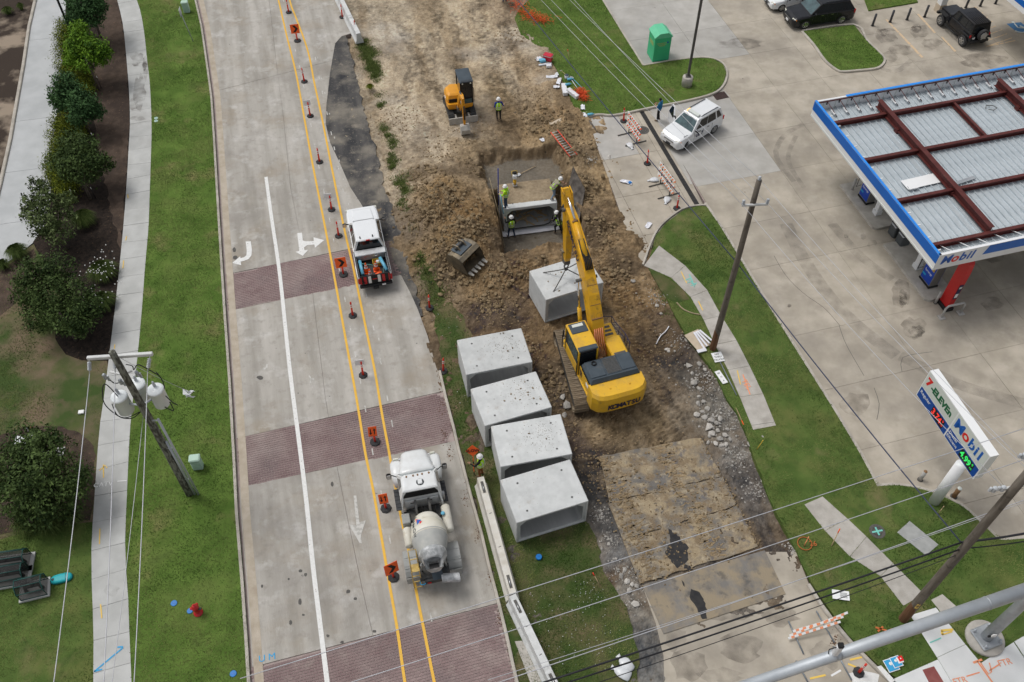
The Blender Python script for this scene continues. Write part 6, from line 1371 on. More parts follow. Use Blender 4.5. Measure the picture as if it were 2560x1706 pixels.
def person(label,loc,yaw,J=None,out=None,hat=True,vest=True,sleeves='shirt_black',legs='jeans',hgt=1.76,hair=False,forearm='skin',hood=None):
    j=dict(pel=(0,0,.96),che=(0,.0,1.28),nek=(0,.0,1.47),hed=(0,.03,1.62),sl=(-.19,0,1.41),sr=(.19,0,1.41),el=(-.27,.02,1.12),er=(.27,.02,1.12),hl=(-.26,.16,.90),hr=(.26,.16,.90),pl=(-.09,0,.93),pr=(.09,0,.93),kl=(-.11,.03,.50),kr=(.11,.03,.50),al=(-.12,0,.09),ar=(.12,0,.09),tl=(-.13,.16,.04),tr=(.13,.16,.04))
    j.update(J or {});v = {k:Vector(p) for k,p in j.items()}
    caps=[(v['pel']+Vector((-.07,0,0)),v['che']+Vector((-.08,0,.02)),.115,.125,'shirt'),(v['pel']+Vector((.07,0,0)),v['che']+Vector((.08,0,.02)),.115,.125,'shirt'),(v['che'],v['nek'],.12,.062,'shirt'),(v['sl'],v['sr'],.075,.075,'shirt'),(v['nek'],v['hed'],.055,.055,'skin')]
    for a,b_,c,d in (('sl','el','hl','l'),('sr','er','hr','r')):caps+=[(v[a],v[b_],.062,.046,'shirt'),(v[b_],v[c],.044,.032,'fore')]
    for a,b_,c,d in (('pl','kl','al','tl'),('pr','kr','ar','tr')):caps+=[(v[a],v[b_],.098,.065,'leg'),(v[b_],v[c],.064,.045,'leg'),(v[c]-Vector((0,.03,0)),v[d],.05,.045,'boot')]
    b=mb()
    for (p,q,r0,r1,_) in caps:
        b.cyl(p,q,r0,r1,12);b.ball(p,r0,12,8);b.ball(q,r1,12,8)
    hd=v['hed'];b.ball((hd.x,hd.y,hd.z+.02),(.078,.095,.115),14,10);b.ball((hd.x,hd.y+.10,hd.z-.005),(.016,.022,.022),8,6)
    for s_ in (-1,1):b.ball((hd.x+s_*.08,hd.y,hd.z+.01),(.014,.024,.034),8,6)
    me0=b.mesh('tmp','skin');o=bpy.data.objects.new('tmp',me0);COL.objects.link(o)
    md=o.modifiers.new('r','REMESH');md.mode = 'VOXEL';md.voxel_size = .024;md.use_smooth_shade=True
    dg=bpy.context.evaluated_depsgraph_get();me=bpy.data.meshes.new_from_object(o.evaluated_get(dg));bpy.data.objects.remove(o);bpy.data.meshes.remove(me0)
    n=len(me.vertices);co=np.zeros(n*3);me.vertices.foreach_get('co',co);co=co.reshape(-1,3)
    fs=[tuple(p.vertices) for p in me.polygons];fc=np.array([co[list(f)].mean(0) for f in fs])
    ds=np.stack([seg_dist(fc,p,q)-(r0+r1)*.5 for p,q,r0,r1,_ in caps]+[np.linalg.norm((fc-np.array(hd+Vector((0,0,.02))))/np.array((.8,.95,1.15)),axis=1)-.10],1);near=ds.argmin(1)
    slots=['skin',sleeves,forearm,legs,'boot','hair'];mp = {'shirt':1,'fore':2,'leg':3,'boot':4,'skin':0}
    mi=[mp[caps[k][4]] if k<len(caps) else 0 for k in near]
    for i,f in enumerate(fc):
        if mi[i]==0 and f[2]>hd.z+.02 and (f[1]-hd.y < .055 or f[2]>hd.z+.09):mi[i]=5
        if mi[i]==1 and f[2]<v['pel'].z-.04 and abs(f[0]) < .25 and f[2]<1.0 and near[i]<2:mi[i]=3
    g=mb();g.v=[tuple(c) for c in co];g.f=fs;g.m=mi;g.sm=[True]*len(fs)
    hb=mb()
    for e,h_,s_ in (('el','hl',-1),('er','hr',1)):
        d=(v[h_]-v[e]).normalized();sd=d.cross(Vector((0,0,1)));sd=sd.normalized() if sd.length > .1 else Vector((0,1,0));up=sd.cross(d)
        Mh=Matrix((sd,d,up)).transposed().to_4x4();Mh.translation=v[h_]
        hb.box((0,.045,0),(.075,.09,.03),0,Mh,bev=.012)
        for k,L in enumerate((.065,.078,.072,.055)):
            x=-.028+.019*k;hb.tube([(x,.085,0),(x,.085+L*.5,-.006),(x,.085+L*.85,-.03)],[.010,.009,.007],6,0,Mh)
        hb.tube([(-s_*.036,.025,0),(-s_*.062,.055,-.012),(-s_*.058,.085,-.025)],[.012,.011,.008],6,0,Mh)
    g.add(hb.v,hb.f,0,None,True)
    for s_ in (-1,1):g.box((hd.x+s_*.03,hd.y+.092,hd.z+.022),(.022,.008,.010),5)
    g.box((hd.x,hd.y+.092,hd.z-.045),(.045,.008,.008),4)
    t=thing('person',label,'person',loc,yaw)
    g.build('body',[M_[k] for k in slots],t)
    if vest:
        secs=[];sp=[(v['pel']+Vector((0,0,-.03)),.195,.155),(v['pel'].lerp(v['che'],.5),.200,.15),(v['che']+Vector((0,0,.03)),.215,.15),(v['che'].lerp(v['nek'],.62),.19,.125),(v['nek']+Vector((0,0,-.01)),.105,.09)]
        for c,a,d in sp:secs.append([(c.x+a*math.cos(q),c.y+d*math.sin(q),c.z) for q in np.linspace(0,2*math.pi,17)[:-1]])
        vs=mb().loft(secs,cap=False,sm=True).build('vest','hi_vis',t)
        for f in (.18,.55):
            c=v['pel'].lerp(v['che'],f);mb().loft([[(c.x+.208*math.cos(q),c.y+.158*math.sin(q),c.z+dz) for q in np.linspace(0,2*math.pi,17)[:-1]] for dz in (-.025,.025)],cap=False,sm=True).build('reflective_stripe','reflect',vs)
        for s_ in (-1,1):mb().tube([v['che']+Vector((s_*.10,-.158,-.25)),v['che']+Vector((s_*.10,-.155,.05)),v['che'].lerp(v['nek'],.7)+Vector((s_*.09,-.1,0))],.02,4).build('reflective_stripe','reflect',vs)
    if hat:
        h_=mb();h_.lathe([(.155,.0),(.15,.012),(.125,.02),(.122,.06),(.105,.105),(.06,.135),(.0,.142)],18,0,TR(hd.x,hd.y-.005,hd.z+.055));h_.box((hd.x,hd.y-.005,hd.z+.185),(.03,.2,.03),bev=.01);h_.build('hard_hat','hat_white',t)
    elif hair:
        mb().ball((hd.x,hd.y-.012,hd.z+.05),(.088,.10,.10),12,8).build('hair','hair',t)
    if hood:mb().lathe([(.10,-.16),(.105,-.05),(.10,.06)],12,0,TR(hd.x,hd.y-.01,hd.z),cap=False).build('neck_scarf',M_[hood],t)
    return t
p=GD(1247,302);person('worker in green safety vest and white hard hat walking past the mini excavator',p,R(12),dict(hr=(.40,.18,1.12),er=(.31,-.02,1.18),kl=(-.10,.14,.52),al=(-.10,.02,.12),tl=(-.1,.17,.08),hl=(-.20,.12,.95)),sleeves='shirt_royal',legs='trousers_dark')
p=G(1645,302);person('man in blue shirt and black trousers looking at his phone by the white SUV',p,R(55),dict(hl=(-.10,.30,1.20),hr=(.12,.30,1.20),el=(-.27,.08,1.15),er=(.27,.08,1.15),hed=(0,.06,1.61),kr=(.12,.08,.52)),hat=False,vest=False,hair=True,sleeves='shirt_blue',legs='trousers_dark')
ph=mb().box((0,0,0),(.075,.012,.15),bev=.004).build('mobile_phone','black',None,p+Vector((*rotz((.01,.40),R(55)),1.24)),R(55));tag(ph,'dark mobile phone in the hands of the man in blue','phone');ph.rotation_euler=(R(-50),0,R(55))
p=G(1203,1190,.0);fl=person('flagger in green vest and brown trousers holding the SLOW paddle',(p.x,p.y,.02),R(65),dict(hl=(-.32,.36,1.28),el=(-.32,.14,1.18),hr=(.24,.2,1.0)),legs='trousers_brown',sleeves='shirt_black',forearm='shirt_black')
pd=thing('slow_paddle','orange diamond SLOW paddle on a pole held by the flagger','paddle',(p.x-.33,p.y+.05,.02))
for k in range(8):mb().cyl((0,0,.24*k),(0,0,.24*k+.24),.022,n=8).build('pole_section',('orange_sign' if k % 4 else 'black'),pd)
dm=mb();dm.add([(0,0,-.33),(.33,0,0),(0,0,.33),(-.33,0,0),(0,.012,-.33),(.33,.012,0),(0,.012,.33),(-.33,.012,0)],[(0,1,2,3),(7,6,5,4),(0,4,5,1),(1,5,6,2),(2,6,7,3),(3,7,4,0)]);dm=dm.build('sign_panel','orange_sign',pd,(0,0,2.1));dm.rotation_euler=(R(-18),0,R(4))
text('lettering','SLOW',.22,'black',dm,frame((0,-.008,0),(1,0,0),(0,-1,0)),bold=.006)
z=ZTOP
pw=tw(-1.52,.12,z+.02);person('worker with green hood and vest standing on the left corner of the laid culvert',pw,R(70),dict(hl=(-.16,.34,1.10),hr=(.14,.36,1.12),el=(-.26,.12,1.12),er=(.26,.12,1.12),hed=(0,.06,1.61)),sleeves='hi_vis',forearm='hi_vis',legs='jeans',hood='hi_vis')
pw2=tw(1.55,.45,z+.02);person('worker in light jeans bending towards the dark plywood at the right of the trench',pw2,R(-65),dict(pel=(0,-.12,.90),che=(0,.12,1.12),nek=(0,.30,1.24),hed=(0,.42,1.33),sl=(-.19,.2,1.2),sr=(.19,.2,1.2),el=(-.24,.35,.98),er=(.24,.40,1.0),hl=(-.12,.60,.95),hr=(.16,.66,1.0),pl=(-.09,-.12,.88),pr=(.09,-.12,.88),kl=(-.12,.10,.48),kr=(.12,-.05,.46),al=(-.12,.12,.09),ar=(.13,-.25,.09),tl=(-.12,.28,.04),tr=(.13,-.1,.04)),sleeves='shirt_tan',legs='jeans_light')
pw3=tw(-1.32,-.62,ZFL+.03);person('worker in the trench at the left of the white sheet, back to the camera',pw3,R(20),dict(hl=(-.30,.35,1.35),el=(-.32,.15,1.22),hr=(.26,.12,.95),kl=(-.16,.08,.5),al=(-.2,.02,.09),tl=(-.22,.18,.04),kr=(.15,.03,.5),ar=(.2,-.08,.09),tr=(.21,.08,.04)),sleeves='shirt_black',forearm='shirt_black',legs='jeans')
pw4=tw(1.62,-.75,ZFL+.03);person('worker in the trench beneath the boom, leaning forward at the right of the sheet',pw4,R(35),dict(pel=(0,-.1,.9),che=(0,.06,1.18),nek=(0,.16,1.35),hed=(0,.24,1.48),sl=(-.19,.1,1.3),sr=(.19,.1,1.3),el=(-.28,.14,1.02),er=(.28,.2,1.04),hl=(-.2,.38,.9),hr=(.22,.42,.92),pl=(-.09,-.1,.88),pr=(.09,-.1,.88),kl=(-.14,.14,.5),kr=(.13,.0,.48),al=(-.16,.05,.09),ar=(.16,-.25,.09),tl=(-.16,.2,.04),tr=(.16,-.08,.04)),sleeves='shirt_black',forearm='shirt_black',legs='trousers_dark')
p=GD(1262,6);person('worker in jeans at the far end of the dig, cut by the top edge',p,R(30),dict(kl=(-.14,.12,.52)),sleeves='shirt_blue',legs='jeans')
tag(mb().cyl((0,0,0),(0,0,2.9),.03,n=8).build('blue_rod','shirt_royal',None,tw(-1.85,.9,-1.0)),'thin blue measuring rod standing in the trench behind the hooded worker','rod')
tag(mb().cyl((0,0,0),(-.15,.05,1.5),.035,n=8).build('blue_pipe','pipe_blue',None,tw(-1.72,-.05,-.9)),'light blue pipe standing in the trench beside the hooded worker','pipe')
p=tw(-.62,2.0,-.5);rm=thing('trench_rammer','yellow trench rammer standing on the backfill behind the laid culvert','rammer',p,R(10))
mb().box((0,-.05,.05),(.28,.34,.08),bev=.02).build('foot','silver',rm);mb().lathe([(.10,.1),(.11,.3),(.09,.32),(.10,.5)],14).build('bellows','machine_yellow',rm);mb().box((0,0,.68),(.26,.3,.36),bev=.06).build('engine','white_plastic',rm);mb().tube([(-.16,.0,.75),(-.17,.2,.95),(.17,.2,.95),(.16,0,.75)],.025,6).build('handle','crate_yellow',rm);mb().box((0,.05,.93),(.26,.2,.14),bev=.04).build('fuel_tank','black',rm)
def shovel(loc,rz,label,tilt=0.0,handle='timber',L=1.3):
    t=thing('shovel',label,'shovel',loc,rz);t.rotation_euler=(tilt,0,rz)
    mb().cyl((0,0,.03),(0,L,.05),.02,n=8).build('handle',M_[handle],t);b=mb();b.loft([[(-.10,.05,.035),(.10,.05,.035),(.10,.05,.05),(-.10,.05,.05)],[(-.13,-.15,.01),(.13,-.15,.01),(.13,-.15,.025),(-.13,-.15,.025)],[(-.03,-.30,.02),(.03,-.30,.02),(.03,-.30,.03),(-.03,-.30,.03)]]);b.build('blade','silver',t);return t
shovel(tw(-.05,3.35,-.88),R(-58)+TYAW-R(6),'wooden-handled shovel lying on the grey mud behind the trench')
def ladder(label,a,b_,w,n,m):
    A,B2=Vector(a),Vector(b_);t=thing('ladder',label,'ladder',A);d=B2-A;s=d.normalized().cross(Vector((0,0,1))).normalized()*w/2
    for k in (-1,1):mb().tube([s*k,s*k+d],.038,4).build('rail',M_[m],t)
    for k in range(n):q=d*((k+.5)/n);mb().cyl(q-s,q+s,.022,n=6).build('rung','alu',t)
a,b_=GD(1385,333),GD(1434,392);ladder('red fibreglass ladder lying on the dirt bank right of the mini excavator',(a.x,a.y,a.z+.15),(b_.x,b_.y,b_.z+.2),.5,11,'red_ladder')
def channelizer():
    t=thing('delineator_post','x','delineator',(0,0,0),0,'delineator posts along the closed lane')
    mb().lathe([(.235,0),(.235,.05),(.19,.075),(.08,.085)],8,sm=False).build('base','rubber',t)
    b=mb();b.lathe([(.062,.07),(.05,.6),(.046,.96),(.05,.98),(.03,1.0)],12);b.box((0,0,1.05),(.035,.09,.12),bev=.012);b.build('post','red_plastic',t)
    for z in (.70,.84):mb().lathe([(.053,z),(.051,z+.075)],12,cap=False).build('reflective_band','white_tape',t)
    return t
CH_=channelizer();first=[True]
def place_post(px,label,z=0.0):
    p=G(*px,z);o=CH_ if first[0] else copy_tree(CH_)
    first[0]=False;o.location=(p.x,p.y,z+.004);o['label']=label;o.rotation_euler=(R(random.uniform(-3,3)),R(random.uniform(-3,3)),random.uniform(0,6));return p
for px,lb in (((722,32),'red delineator post at the top edge between the two yellow lines'),((761,205),'red delineator post in the closed lane just before the paper-topped one'),((799,406),'red delineator post beside the widest black asphalt, level with the lane line start'),((847,591),'red delineator post standing right beside the pickup mirror'),((882,790),'red delineator post between the yellow lines just past the upper brick band'),((1074,771),'red delineator post on the weedy median corner below the bucket'),((1108,929),'red delineator post at the kerb end left of the farthest waiting culvert'),((1559,304),'red delineator post behind the far end of the lattice barricade'),((1618,410),'red delineator post between the two striped barricades'),((1692,522),'red delineator post at the near end of the second barricade'),((856,44),'red delineator post at the left of the upper concrete barrier'),((889,85),'red delineator post at the near tip of the upper concrete barrier')):
    place_post(px,lb)
place_post((2146,1682),'red delineator post on the street below the signal mast arm')
for px,lb in (((776,291),'red delineator post with a white paper sheet, fourth from the top edge'),((829,525),'red delineator post with a white paper sheet just above the pickup'),((908,939),'red delineator post with a white paper sheet between the two brick bands')):
    p=place_post(px,lb);sh=mb().box((-.05,.05,1.02),(.46,.02,.42)).build('paper_sheet','white_plastic',None,(p.x,p.y,.02),R(10));tag(sh,lb.replace('red delineator post with a white paper sheet','blank white paper sheet behind the delineator post'),'sheet','paper sheets on delineators')
def sign_post(px,label,kind,sz=.62,yaw=R(12)):
    p=G(*px);t=thing('traffic_sign',label,'sign',(p.x,p.y,.004),yaw,'orange signs on the closed lane')
    mb().lathe([(.26,0),(.26,.06),(.2,.085),(.08,.095)],8,sm=False).build('base','rubber',t);mb().lathe([(.055,.08),(.05,.8)],10).build('post','red_plastic',t)
    w,h=(sz,sz*1.05) if kind=='chevron' else (sz*.66,sz*.98)
    pn=mb().box((0,0,0),(w,.02,h),bev=.005).build('panel','orange_sign',t,(-.02,-.06,1.02));pn.rotation_euler=(R(-14),R(random.uniform(-4,4)),0)
    b=mb()
    if kind=='chevron':
        q=[(-.16,.24),(.02,.24),(.22,0),(.02,-.24),(-.16,-.24),(.03,0)]
        b.add([(x*sz/.62*1.0,-.013,z) for x,z in q],[(0,5,2,1),(5,4,3,2)])
    else:
        for s_,x in ((1,.09),(-1,-.09)):
            b.add([(x-.025,-.013,-.18*s_),(x+.025,-.013,-.18*s_),(x+.025,-.013,.06*s_),(x-.025,-.013,.06*s_)],[(0,1,2,3) if s_>0 else (3,2,1,0)]);b.add([(x-.075,-.013,.06*s_),(x+.075,-.013,.06*s_),(x,-.013,.2*s_)],[(0,1,2) if s_>0 else (2,1,0)])
    b.build('symbol','black',pn)
    if kind!='chevron':
        mb().add([(-w/2,-.0125,-h/2),(w/2,-.0125,-h/2),(w/2,-.0125,-h/2+.015),(-w/2,-.0125,-h/2+.015)],[(0,1,2,3)]).build('border','black',pn)
    return t
sign_post((744,103),'orange chevron sign near the top of the closed lane','chevron');sign_post((859,687),'orange chevron sign on the upper brick band beside the pickup tailgate','chevron');sign_post((984,1444),'orange chevron sign left of the mixer truck ladder','chevron',yaw=R(30))
sign_post((938,1106),'orange two-way arrow sign on the middle brick band','arrows');sign_post((965,1272),'orange two-way arrow sign left of the mixer truck cab','arrows')
def barricade(label,a,b_,boards,zs,lattice=False,lie=False):
    A,B2=G(*a),G(*b_);d=B2-A;L=d.length;yw=math.atan2(d.y,d.x);t=thing('barricade',label,'barricade',(A.x,A.y,0),yw)
    for x in (L*.16,L*.84):
        b=mb();b.box((x,0,.04),(.06,1.5,.05));b.box((x,.03,.8),(.05,.05,1.55));b.build('upright','lamp_pole',t)
    for z in zs:
        bd=mb().box((L/2,0,z),(L*1.12,.03,.22),bev=.004).build('board','sign_white',t)
        n=8
        for k in range(n):
            x=-L*.06+L*1.12*(k+.35)/n;w=L*.07
            q=mb().add([(x,-.017,z-.108),(x+w,-.017,z-.108),(x+w+.16,-.017,z+.108),(x+.16,-.017,z+.108)],[(0,1,2,3)]);q.add([(x,.017,z-.108),(x+w,.017,z-.108),(x+w+.16,.017,z+.108),(x+.16,.017,z+.108)],[(3,2,1,0)]);q.build('orange_stripe','orange_sign' if not lattice else 'spray_orange',bd)
    return t,yw,A,L
barricade('orange and white three-board barricade at the drive entrance, near the corner lawn',(1566,328),(1594,366),3,(.55,.98,1.41))
barricade('orange and white three-board barricade further down the drive, below the middle delineator',(1644,454),(1677,498),3,(.55,.98,1.41),True)
def sandbag(px,label,z=0.0,s=1.0,yaw=0.0,drop=None):
    p=G(*px,z) if drop is None else drop;b=mb();secs=[]
    for k,(y,w,h) in enumerate(((-.30,.10,.05),(-.27,.17,.10),(-.12,.22,.15),(.08,.20,.15),(.22,.12,.12),(.28,.04,.08),(.33,.07,.09),(.40,.10,.06))):
        secs.append([(s*w*math.cos(a)*random.uniform(.88,1.1),s*y,s*h*.5*(1+math.sin(a))*random.uniform(.9,1.08)) for a in np.linspace(0,2*math.pi,11)[:-1]])
    b.loft(secs,sm=True);return tag(b.build('sandbag','poly',None,(p.x,p.y,z+.01),yaw),label,'sandbag')
sandbag((1575,366),'white sandbag on the foot of the barricade near the corner lawn',yaw=R(200));sandbag((1634,452),'white sandbag at the far foot of the second barricade',yaw=R(100));sandbag((1667,502),'white sandbag at the near foot of the second barricade',yaw=R(160))
sandbag((1564,1662),'white sandbag on the median grass at the bottom edge, upper one',yaw=R(40),s=1.2);sandbag((1555,1684),'white sandbag on the median grass at the bottom edge, lower one',yaw=R(60),s=1.25)
fb=thing('fallen_barricade','collapsed orange and white barricade boards beside the street kerb, lower right','barricade',G(2040,1560))
for k,(a,c) in enumerate((((1980,1592),(2112,1530)),((1986,1580),(2104,1541)),((1975,1598),(2096,1553)))):
    A,B2=G(*a,.35)-G(2040,1560),G(*c,.35)-G(2040,1560);d=(B2-A);M=frame((A+B2)/2,d,Vector((0,-.5,.86)))
    bd=mb().box((0,0,0),(d.length,.09,.025),0,M).build('board','sign_white',fb)
    for q in range(7):mb().box(((q-3)*d.length/7.3,0,.014),(.14,.09,.004),0,M).build('orange_stripe','spray_orange',bd)
for a,c in (((1971,1553),(2009,1635)),((2041,1528),(2086,1607)),((2083,1616),(2129,1700)),((1990,1652),(2020,1706))):
    A,B2=G(*a,.04)-G(2040,1560),G(*c,.04)-G(2040,1560);mb().tube([A,B2],.035,4).build('foot_bar','steel_blue_bar',fb)
def barrier(label,a,b_,m,slot=True):
    A,B2=G(*a,.8),G(*b_,.8);d=B2-A;L=math.hypot(d.x,d.y);c=(A+B2)/2;t=thing('concrete_barrier',label,'barrier',(c.x,c.y,0),math.atan2(d.y,d.x)-math.pi/2,'concrete barriers')
    b=mb();prof=[(-.30,0),(.30,0),(.30,.08),(.19,.30),(.155,.8),(-.155,.8),(-.19,.30),(-.30,.08)]
    b.loft([[(x,-L/2,z) for x,z in prof],[(x,-L/2+.01,z) for x,z in prof],[(x,L/2,z) for x,z in prof]]);b.build('barrier_body',M_[m],t)
    if slot:
        for y in (-L/2+.55,L/2-.55):s=mb().box((0,y,.801),(.13,.62,.006)).build('recess','iron',t);mb().cyl((0,y-.15,.81),(0,y+.2,.81),.03,n=6).build('tie_bar','silver',s)
        for y in (-L*.17,L*.12):mb().box((0,y,.801),(.12,.03,.006),rz=.2).build('lifting_slot','iron',t)
barrier('cream concrete barrier on the median grass behind the flagger',(1201,1193),(1282,1484),'barrier');barrier('pale grey concrete barrier, nearest to the camera, running out at the bottom edge',(1281,1488),(1398,1735),'barrier_grey')
barrier('concrete barrier at the top of the closed lane beside the two red posts',(835,-40),(896,84),'barrier_grey',slot=False)
def L3(u,v,z):q=lw(u,v);return Vector((q[0],q[1],z))
def uvz(px,z=0.0):p=G(*px,z);return rotz((p.x,p.y),-YAWL)
cp=thing('fuel_canopy','fuel station canopy with bare maroon roof beams and blue and white fascia','canopy',(0,0,0),YAWL)
U0,U1,V0,V1,ZB,ZT=28.87,52.0,24.9,38.1,4.0,5.05
wf=mb().box((U0+.06,(V0+V1)/2,(ZB+ZT)/2),(.12,V1-V0,ZT-ZB)).build('fascia','fascia_white',cp)
mb().box((U0-.008,(V0+V1)/2,4.745),(.02,V1-V0-.004,.54)).build('blue_band','fascia_blue',wf);mb().box((U0+.05,(V0+V1)/2,ZT+.012),(.13,V1-V0+.02,.028)).build('cap_strip','fascia_edge',wf);mb().box((U0-.012,(V0+V1)/2,4.10),(.025,V1-V0,.03)).build('trim_line','sign_face',wf)
sf=mb().box(((U0+U1)/2+.06,V0+.06,(ZB+ZT)/2),(U1-U0-.12,.12,ZT-ZB)).build('fascia','fascia_white',cp)
mb().add([(31.75,V0-.008,5.02),(31.55,V0-.008,4.42),(U1,V0-.008,4.42),(U1,V0-.008,5.02)],[(0,1,2,3)]).build('blue_band','fascia_blue',sf);mb().box(((U0+U1)/2,V0+.05,ZT+.012),(U1-U0,.15,.028)).build('cap_strip','fascia_white',sf)
for ch,x,m in zip('Mobil',(29.42,29.93,30.37,30.70,30.92),('logo_blue','logo_red','logo_blue','logo_blue','logo_blue')):
    text('lettering',ch,.78,M_[m],sf,frame((x,V0-.012,4.60),(1,0,0),(0,-1,0)),bold=.016,shear=.12)
nf=mb().box(((U0+U1)/2+.06,V1-.06,(ZB+ZT)/2),(U1-U0-.12,.12,ZT-ZB)).build('fascia','fascia_white',cp);mb().box(((U0+U1)/2+1.0,V1-.05,ZT+.012),(U1-U0-2.0,.17,.03)).build('cap_strip','fascia_edge',nf)
mb().box(((U0+U1)/2,V1-.15,4.97),(U1-U0-.3,.05,.05)).build('top_rail','maroon',nf)
k=0;u=U0+.55
while u<U1-.3:
    mb().box((u,V1-.135,4.55),(.03,.02,.85)).build('panel_joint','sign_face',nf);mb().tube([(u+.2,V1-.16,4.95),(u+.45,V1-1.1,4.52)],.02,5).build('brace','maroon',cp);mb().box((u+.2,V1-.17,4.86),(.05,.05,.2)).build('bracket','black',nf)
    mb().box((u+.35,V1-.75,4.60),(.07,.45,.07)).build('stub','sign_white',cp);u+=.80
v=V0+.7
while v<V1-.5:mb().box((U0+.42,v,4.62),(.5,.06,.05)).build('stub','sign_white',cp);v+=.95
u=U0+.9
while u<U1:mb().tube([(u,V0+.15,4.95),(u-.1,V0+1.0,4.6)],.022,5).build('brace','sign_white',cp);u+=1.05
pan=mb();pw_ = .40
pan.loft([[(0,y,0),(.05,y,.0),(.06,y,.085),(.095,y,.085),(.105,y,0),(pw_-.004,y,0),(pw_-.004,y,-.03),(0,y,-.03)] for y in (V0+.14,V1-.14)]);pan_me=pan.mesh('deck_pan','deck')
u=U0+.14
while u<U1:link('deck_pan',pan_me,cp,(u,0,4.42),(0,0,0));u+=pw_
def ibeam(p,q,h,w,m='maroon'):
    p,q=Vector(p),Vector(q);d=q-p;L=d.length;a=math.atan2(d.y,d.x);b=mb()
    M=Matrix.Translation((p+q)/2)@Matrix.Rotation(a,4,'Z')
    b.box((0,0,h/2-.015),(L,w,.03),0,M);b.box((0,0,-h/2+.015),(L,w,.03),0,M);b.box((0,0,0),(L,.03,h-.04),0,M);return b.build('roof_beam',M_[m],cp)
for v in (36.25,32.8,29.35,25.9):ibeam((U0+.3,v,4.66),(U1-.3,v,4.66),.30,.20)
for u in (32.6,40.6,48.6):ibeam((u,V0+1.1,4.82),(u,V1-.9,4.82),.46,.30)
for u,a,c in ((37.0,32.9,36.15),(44.8,32.9,36.15)):ibeam((u,a,4.64),(u,c,4.64),.26,.16)
for u,v in ((32.6,34.6),(32.6,29.0),(40.6,34.6),(40.6,29.0)):mb().box((u,v+.3,4.55),(.3,.3,.28)).build('column_head','maroon',cp)
o=mb().box((0,0,0),(2.3,.75,.02)).build('roofing_sheet','sign_white',None,L3(31.6,30.6,4.53),YAWL+R(2));tag(o,'white metal sheet lying across the canopy deck under the maroon beam','sheet')
o=mb().box((0,0,0),(.5,.32,.10),bev=.01).build('junction_box','sign_white',None,L3(30.75,30.25,4.58),YAWL);tag(o,'small white box standing on the white panel on the canopy deck','box')
o=mb().box((0,0,0),(1.6,.22,.06)).build('metal_offcut','galv_dark',None,L3(33.7,30.0,4.54),YAWL+R(8));tag(o,'grey metal offcut lying on the canopy deck right of the main beam','metal strip')
b=mb();b.tube([(-.3,0,0),(-.2,.25,.03),(.2,.25,.02),(.35,.0,.03),(.1,-.2,.02),(-.2,-.15,.03)],.025,5);tag(b.build('cable_loop','iron',None,L3(39.0,35.3,4.54)),'loop of grey cable on the canopy deck near the far edge','cable')
def pump(px,label,k):
    u,v=uvz(px,.15);t=thing('fuel_pump',label,'fuel pump',L3(u+.35,v+.25,.15),YAWL)
    mb().box((0,0,.06),(.62,.98,.12),bev=.02).build('plinth','black',t);mb().box((0,0,1.05),(.56,.9,1.9),bev=.04).build('cabinet','stainless',t)
    for s_ in (-1,1):
        f=mb().box((s_*.285,0,.98),(.03,.84,1.55),bev=.01).build('front_panel','pump_blue',t);mb().box((s_*.303,.1,1.55),(.012,.4,.3)).build('display','black',f);mb().box((s_*.303,-.25,1.35),(.012,.2,.4)).build('keypad','crate_yellow',f);mb().box((s_*.303,.25,.55),(.012,.3,.12)).build('label_panel','cyan',f)
        text('lettering','Synergy',.2,'white_tape',f,frame((s_*.304,0,.88),(0,-s_*-1 if False else (1 if s_>0 else -1),0),(s_,0,0)))
        mb().tube([(s_*.2,.46,1.7),(s_*.5,.62,1.3),(s_*.5,.62,.6),(s_*.3,.5,.8)],.025,6).build('hose','hose',t)
    return u,v
for px,col,lb,ilb in (((2312,716),(2293,676),'blue and steel fuel pump under the near corner of the canopy','raised concrete pump island at the near corner of the canopy'),((2157,508),(2192,540),'blue and steel fuel pump under the left edge of the canopy','raised concrete pump island under the left edge of the canopy')):
    u,v=pump(px,lb,0)
    v_a,v_b=(v-1.0,v+3.6) if px[1]>600 else (v-2.2,v+1.9)
    i_=mb().prism([(u-.5,v_a+.2),(u-.3,v_a),(u+1.1,v_a),(u+1.3,v_a+.2),(u+1.3,v_b),(u-.5,v_b)],-.05,.15).build('pump_island','walk_old',None,(0,0,0),YAWL);tag(i_,ilb,'pump island')
    cu,cv=uvz(col,.15);c=thing('canopy_column','square white canopy column on the ' + ('near' if px[1]>600 else 'left') + ' pump island','column',L3(cu+.1,cv+.2,.15),YAWL);mb().box((0,0,2.1),(.32,.32,4.2),bev=.01).build('shaft','fascia_white',c);mb().box((0,0,.15),(.4,.4,.3)).build('base','fascia_white',c)
u,v=uvz((2262,650),.15);o=mb().box((0,0,1.1),(.1,.5,.5),bev=.01).build('red_sign','red_panel',None,L3(u+.9,v+1.2,.9),YAWL);tag(o,'small red sign board behind the white column on the near island','sign')
t=thing('red_pylon','curved red advertising pylon beside the near canopy corner','pylon',L3(31.52,25.36,0),YAWL)
b=mb();pth=[(0,.05),(0,2.9),(.06,3.5),(.35,3.9),(.7,4.05)];b.loft([[(-.16,y*1.0-.35+dy,z) for dy in (0,)]+[(.16,y-.35,z),(.16,y+.32,z),(-.16,y+.32,z)] for (y,z) in pth]);b.build('shaft','red_panel',t);mb().box((0,-.02,.12),(.5,.85,.24),bev=.02).build('base','black',t)
pb=mb().box((0,-.362,1.5),(.24,.015,1.1)).build('poster','navy_text',t);mb().box((0,-.372,1.2),(.18,.01,.3)).build('poster_print','white_tape',pb);mb().box((.0,-.372,1.82),(.16,.01,.14)).build('poster_print','sign_face',pb)
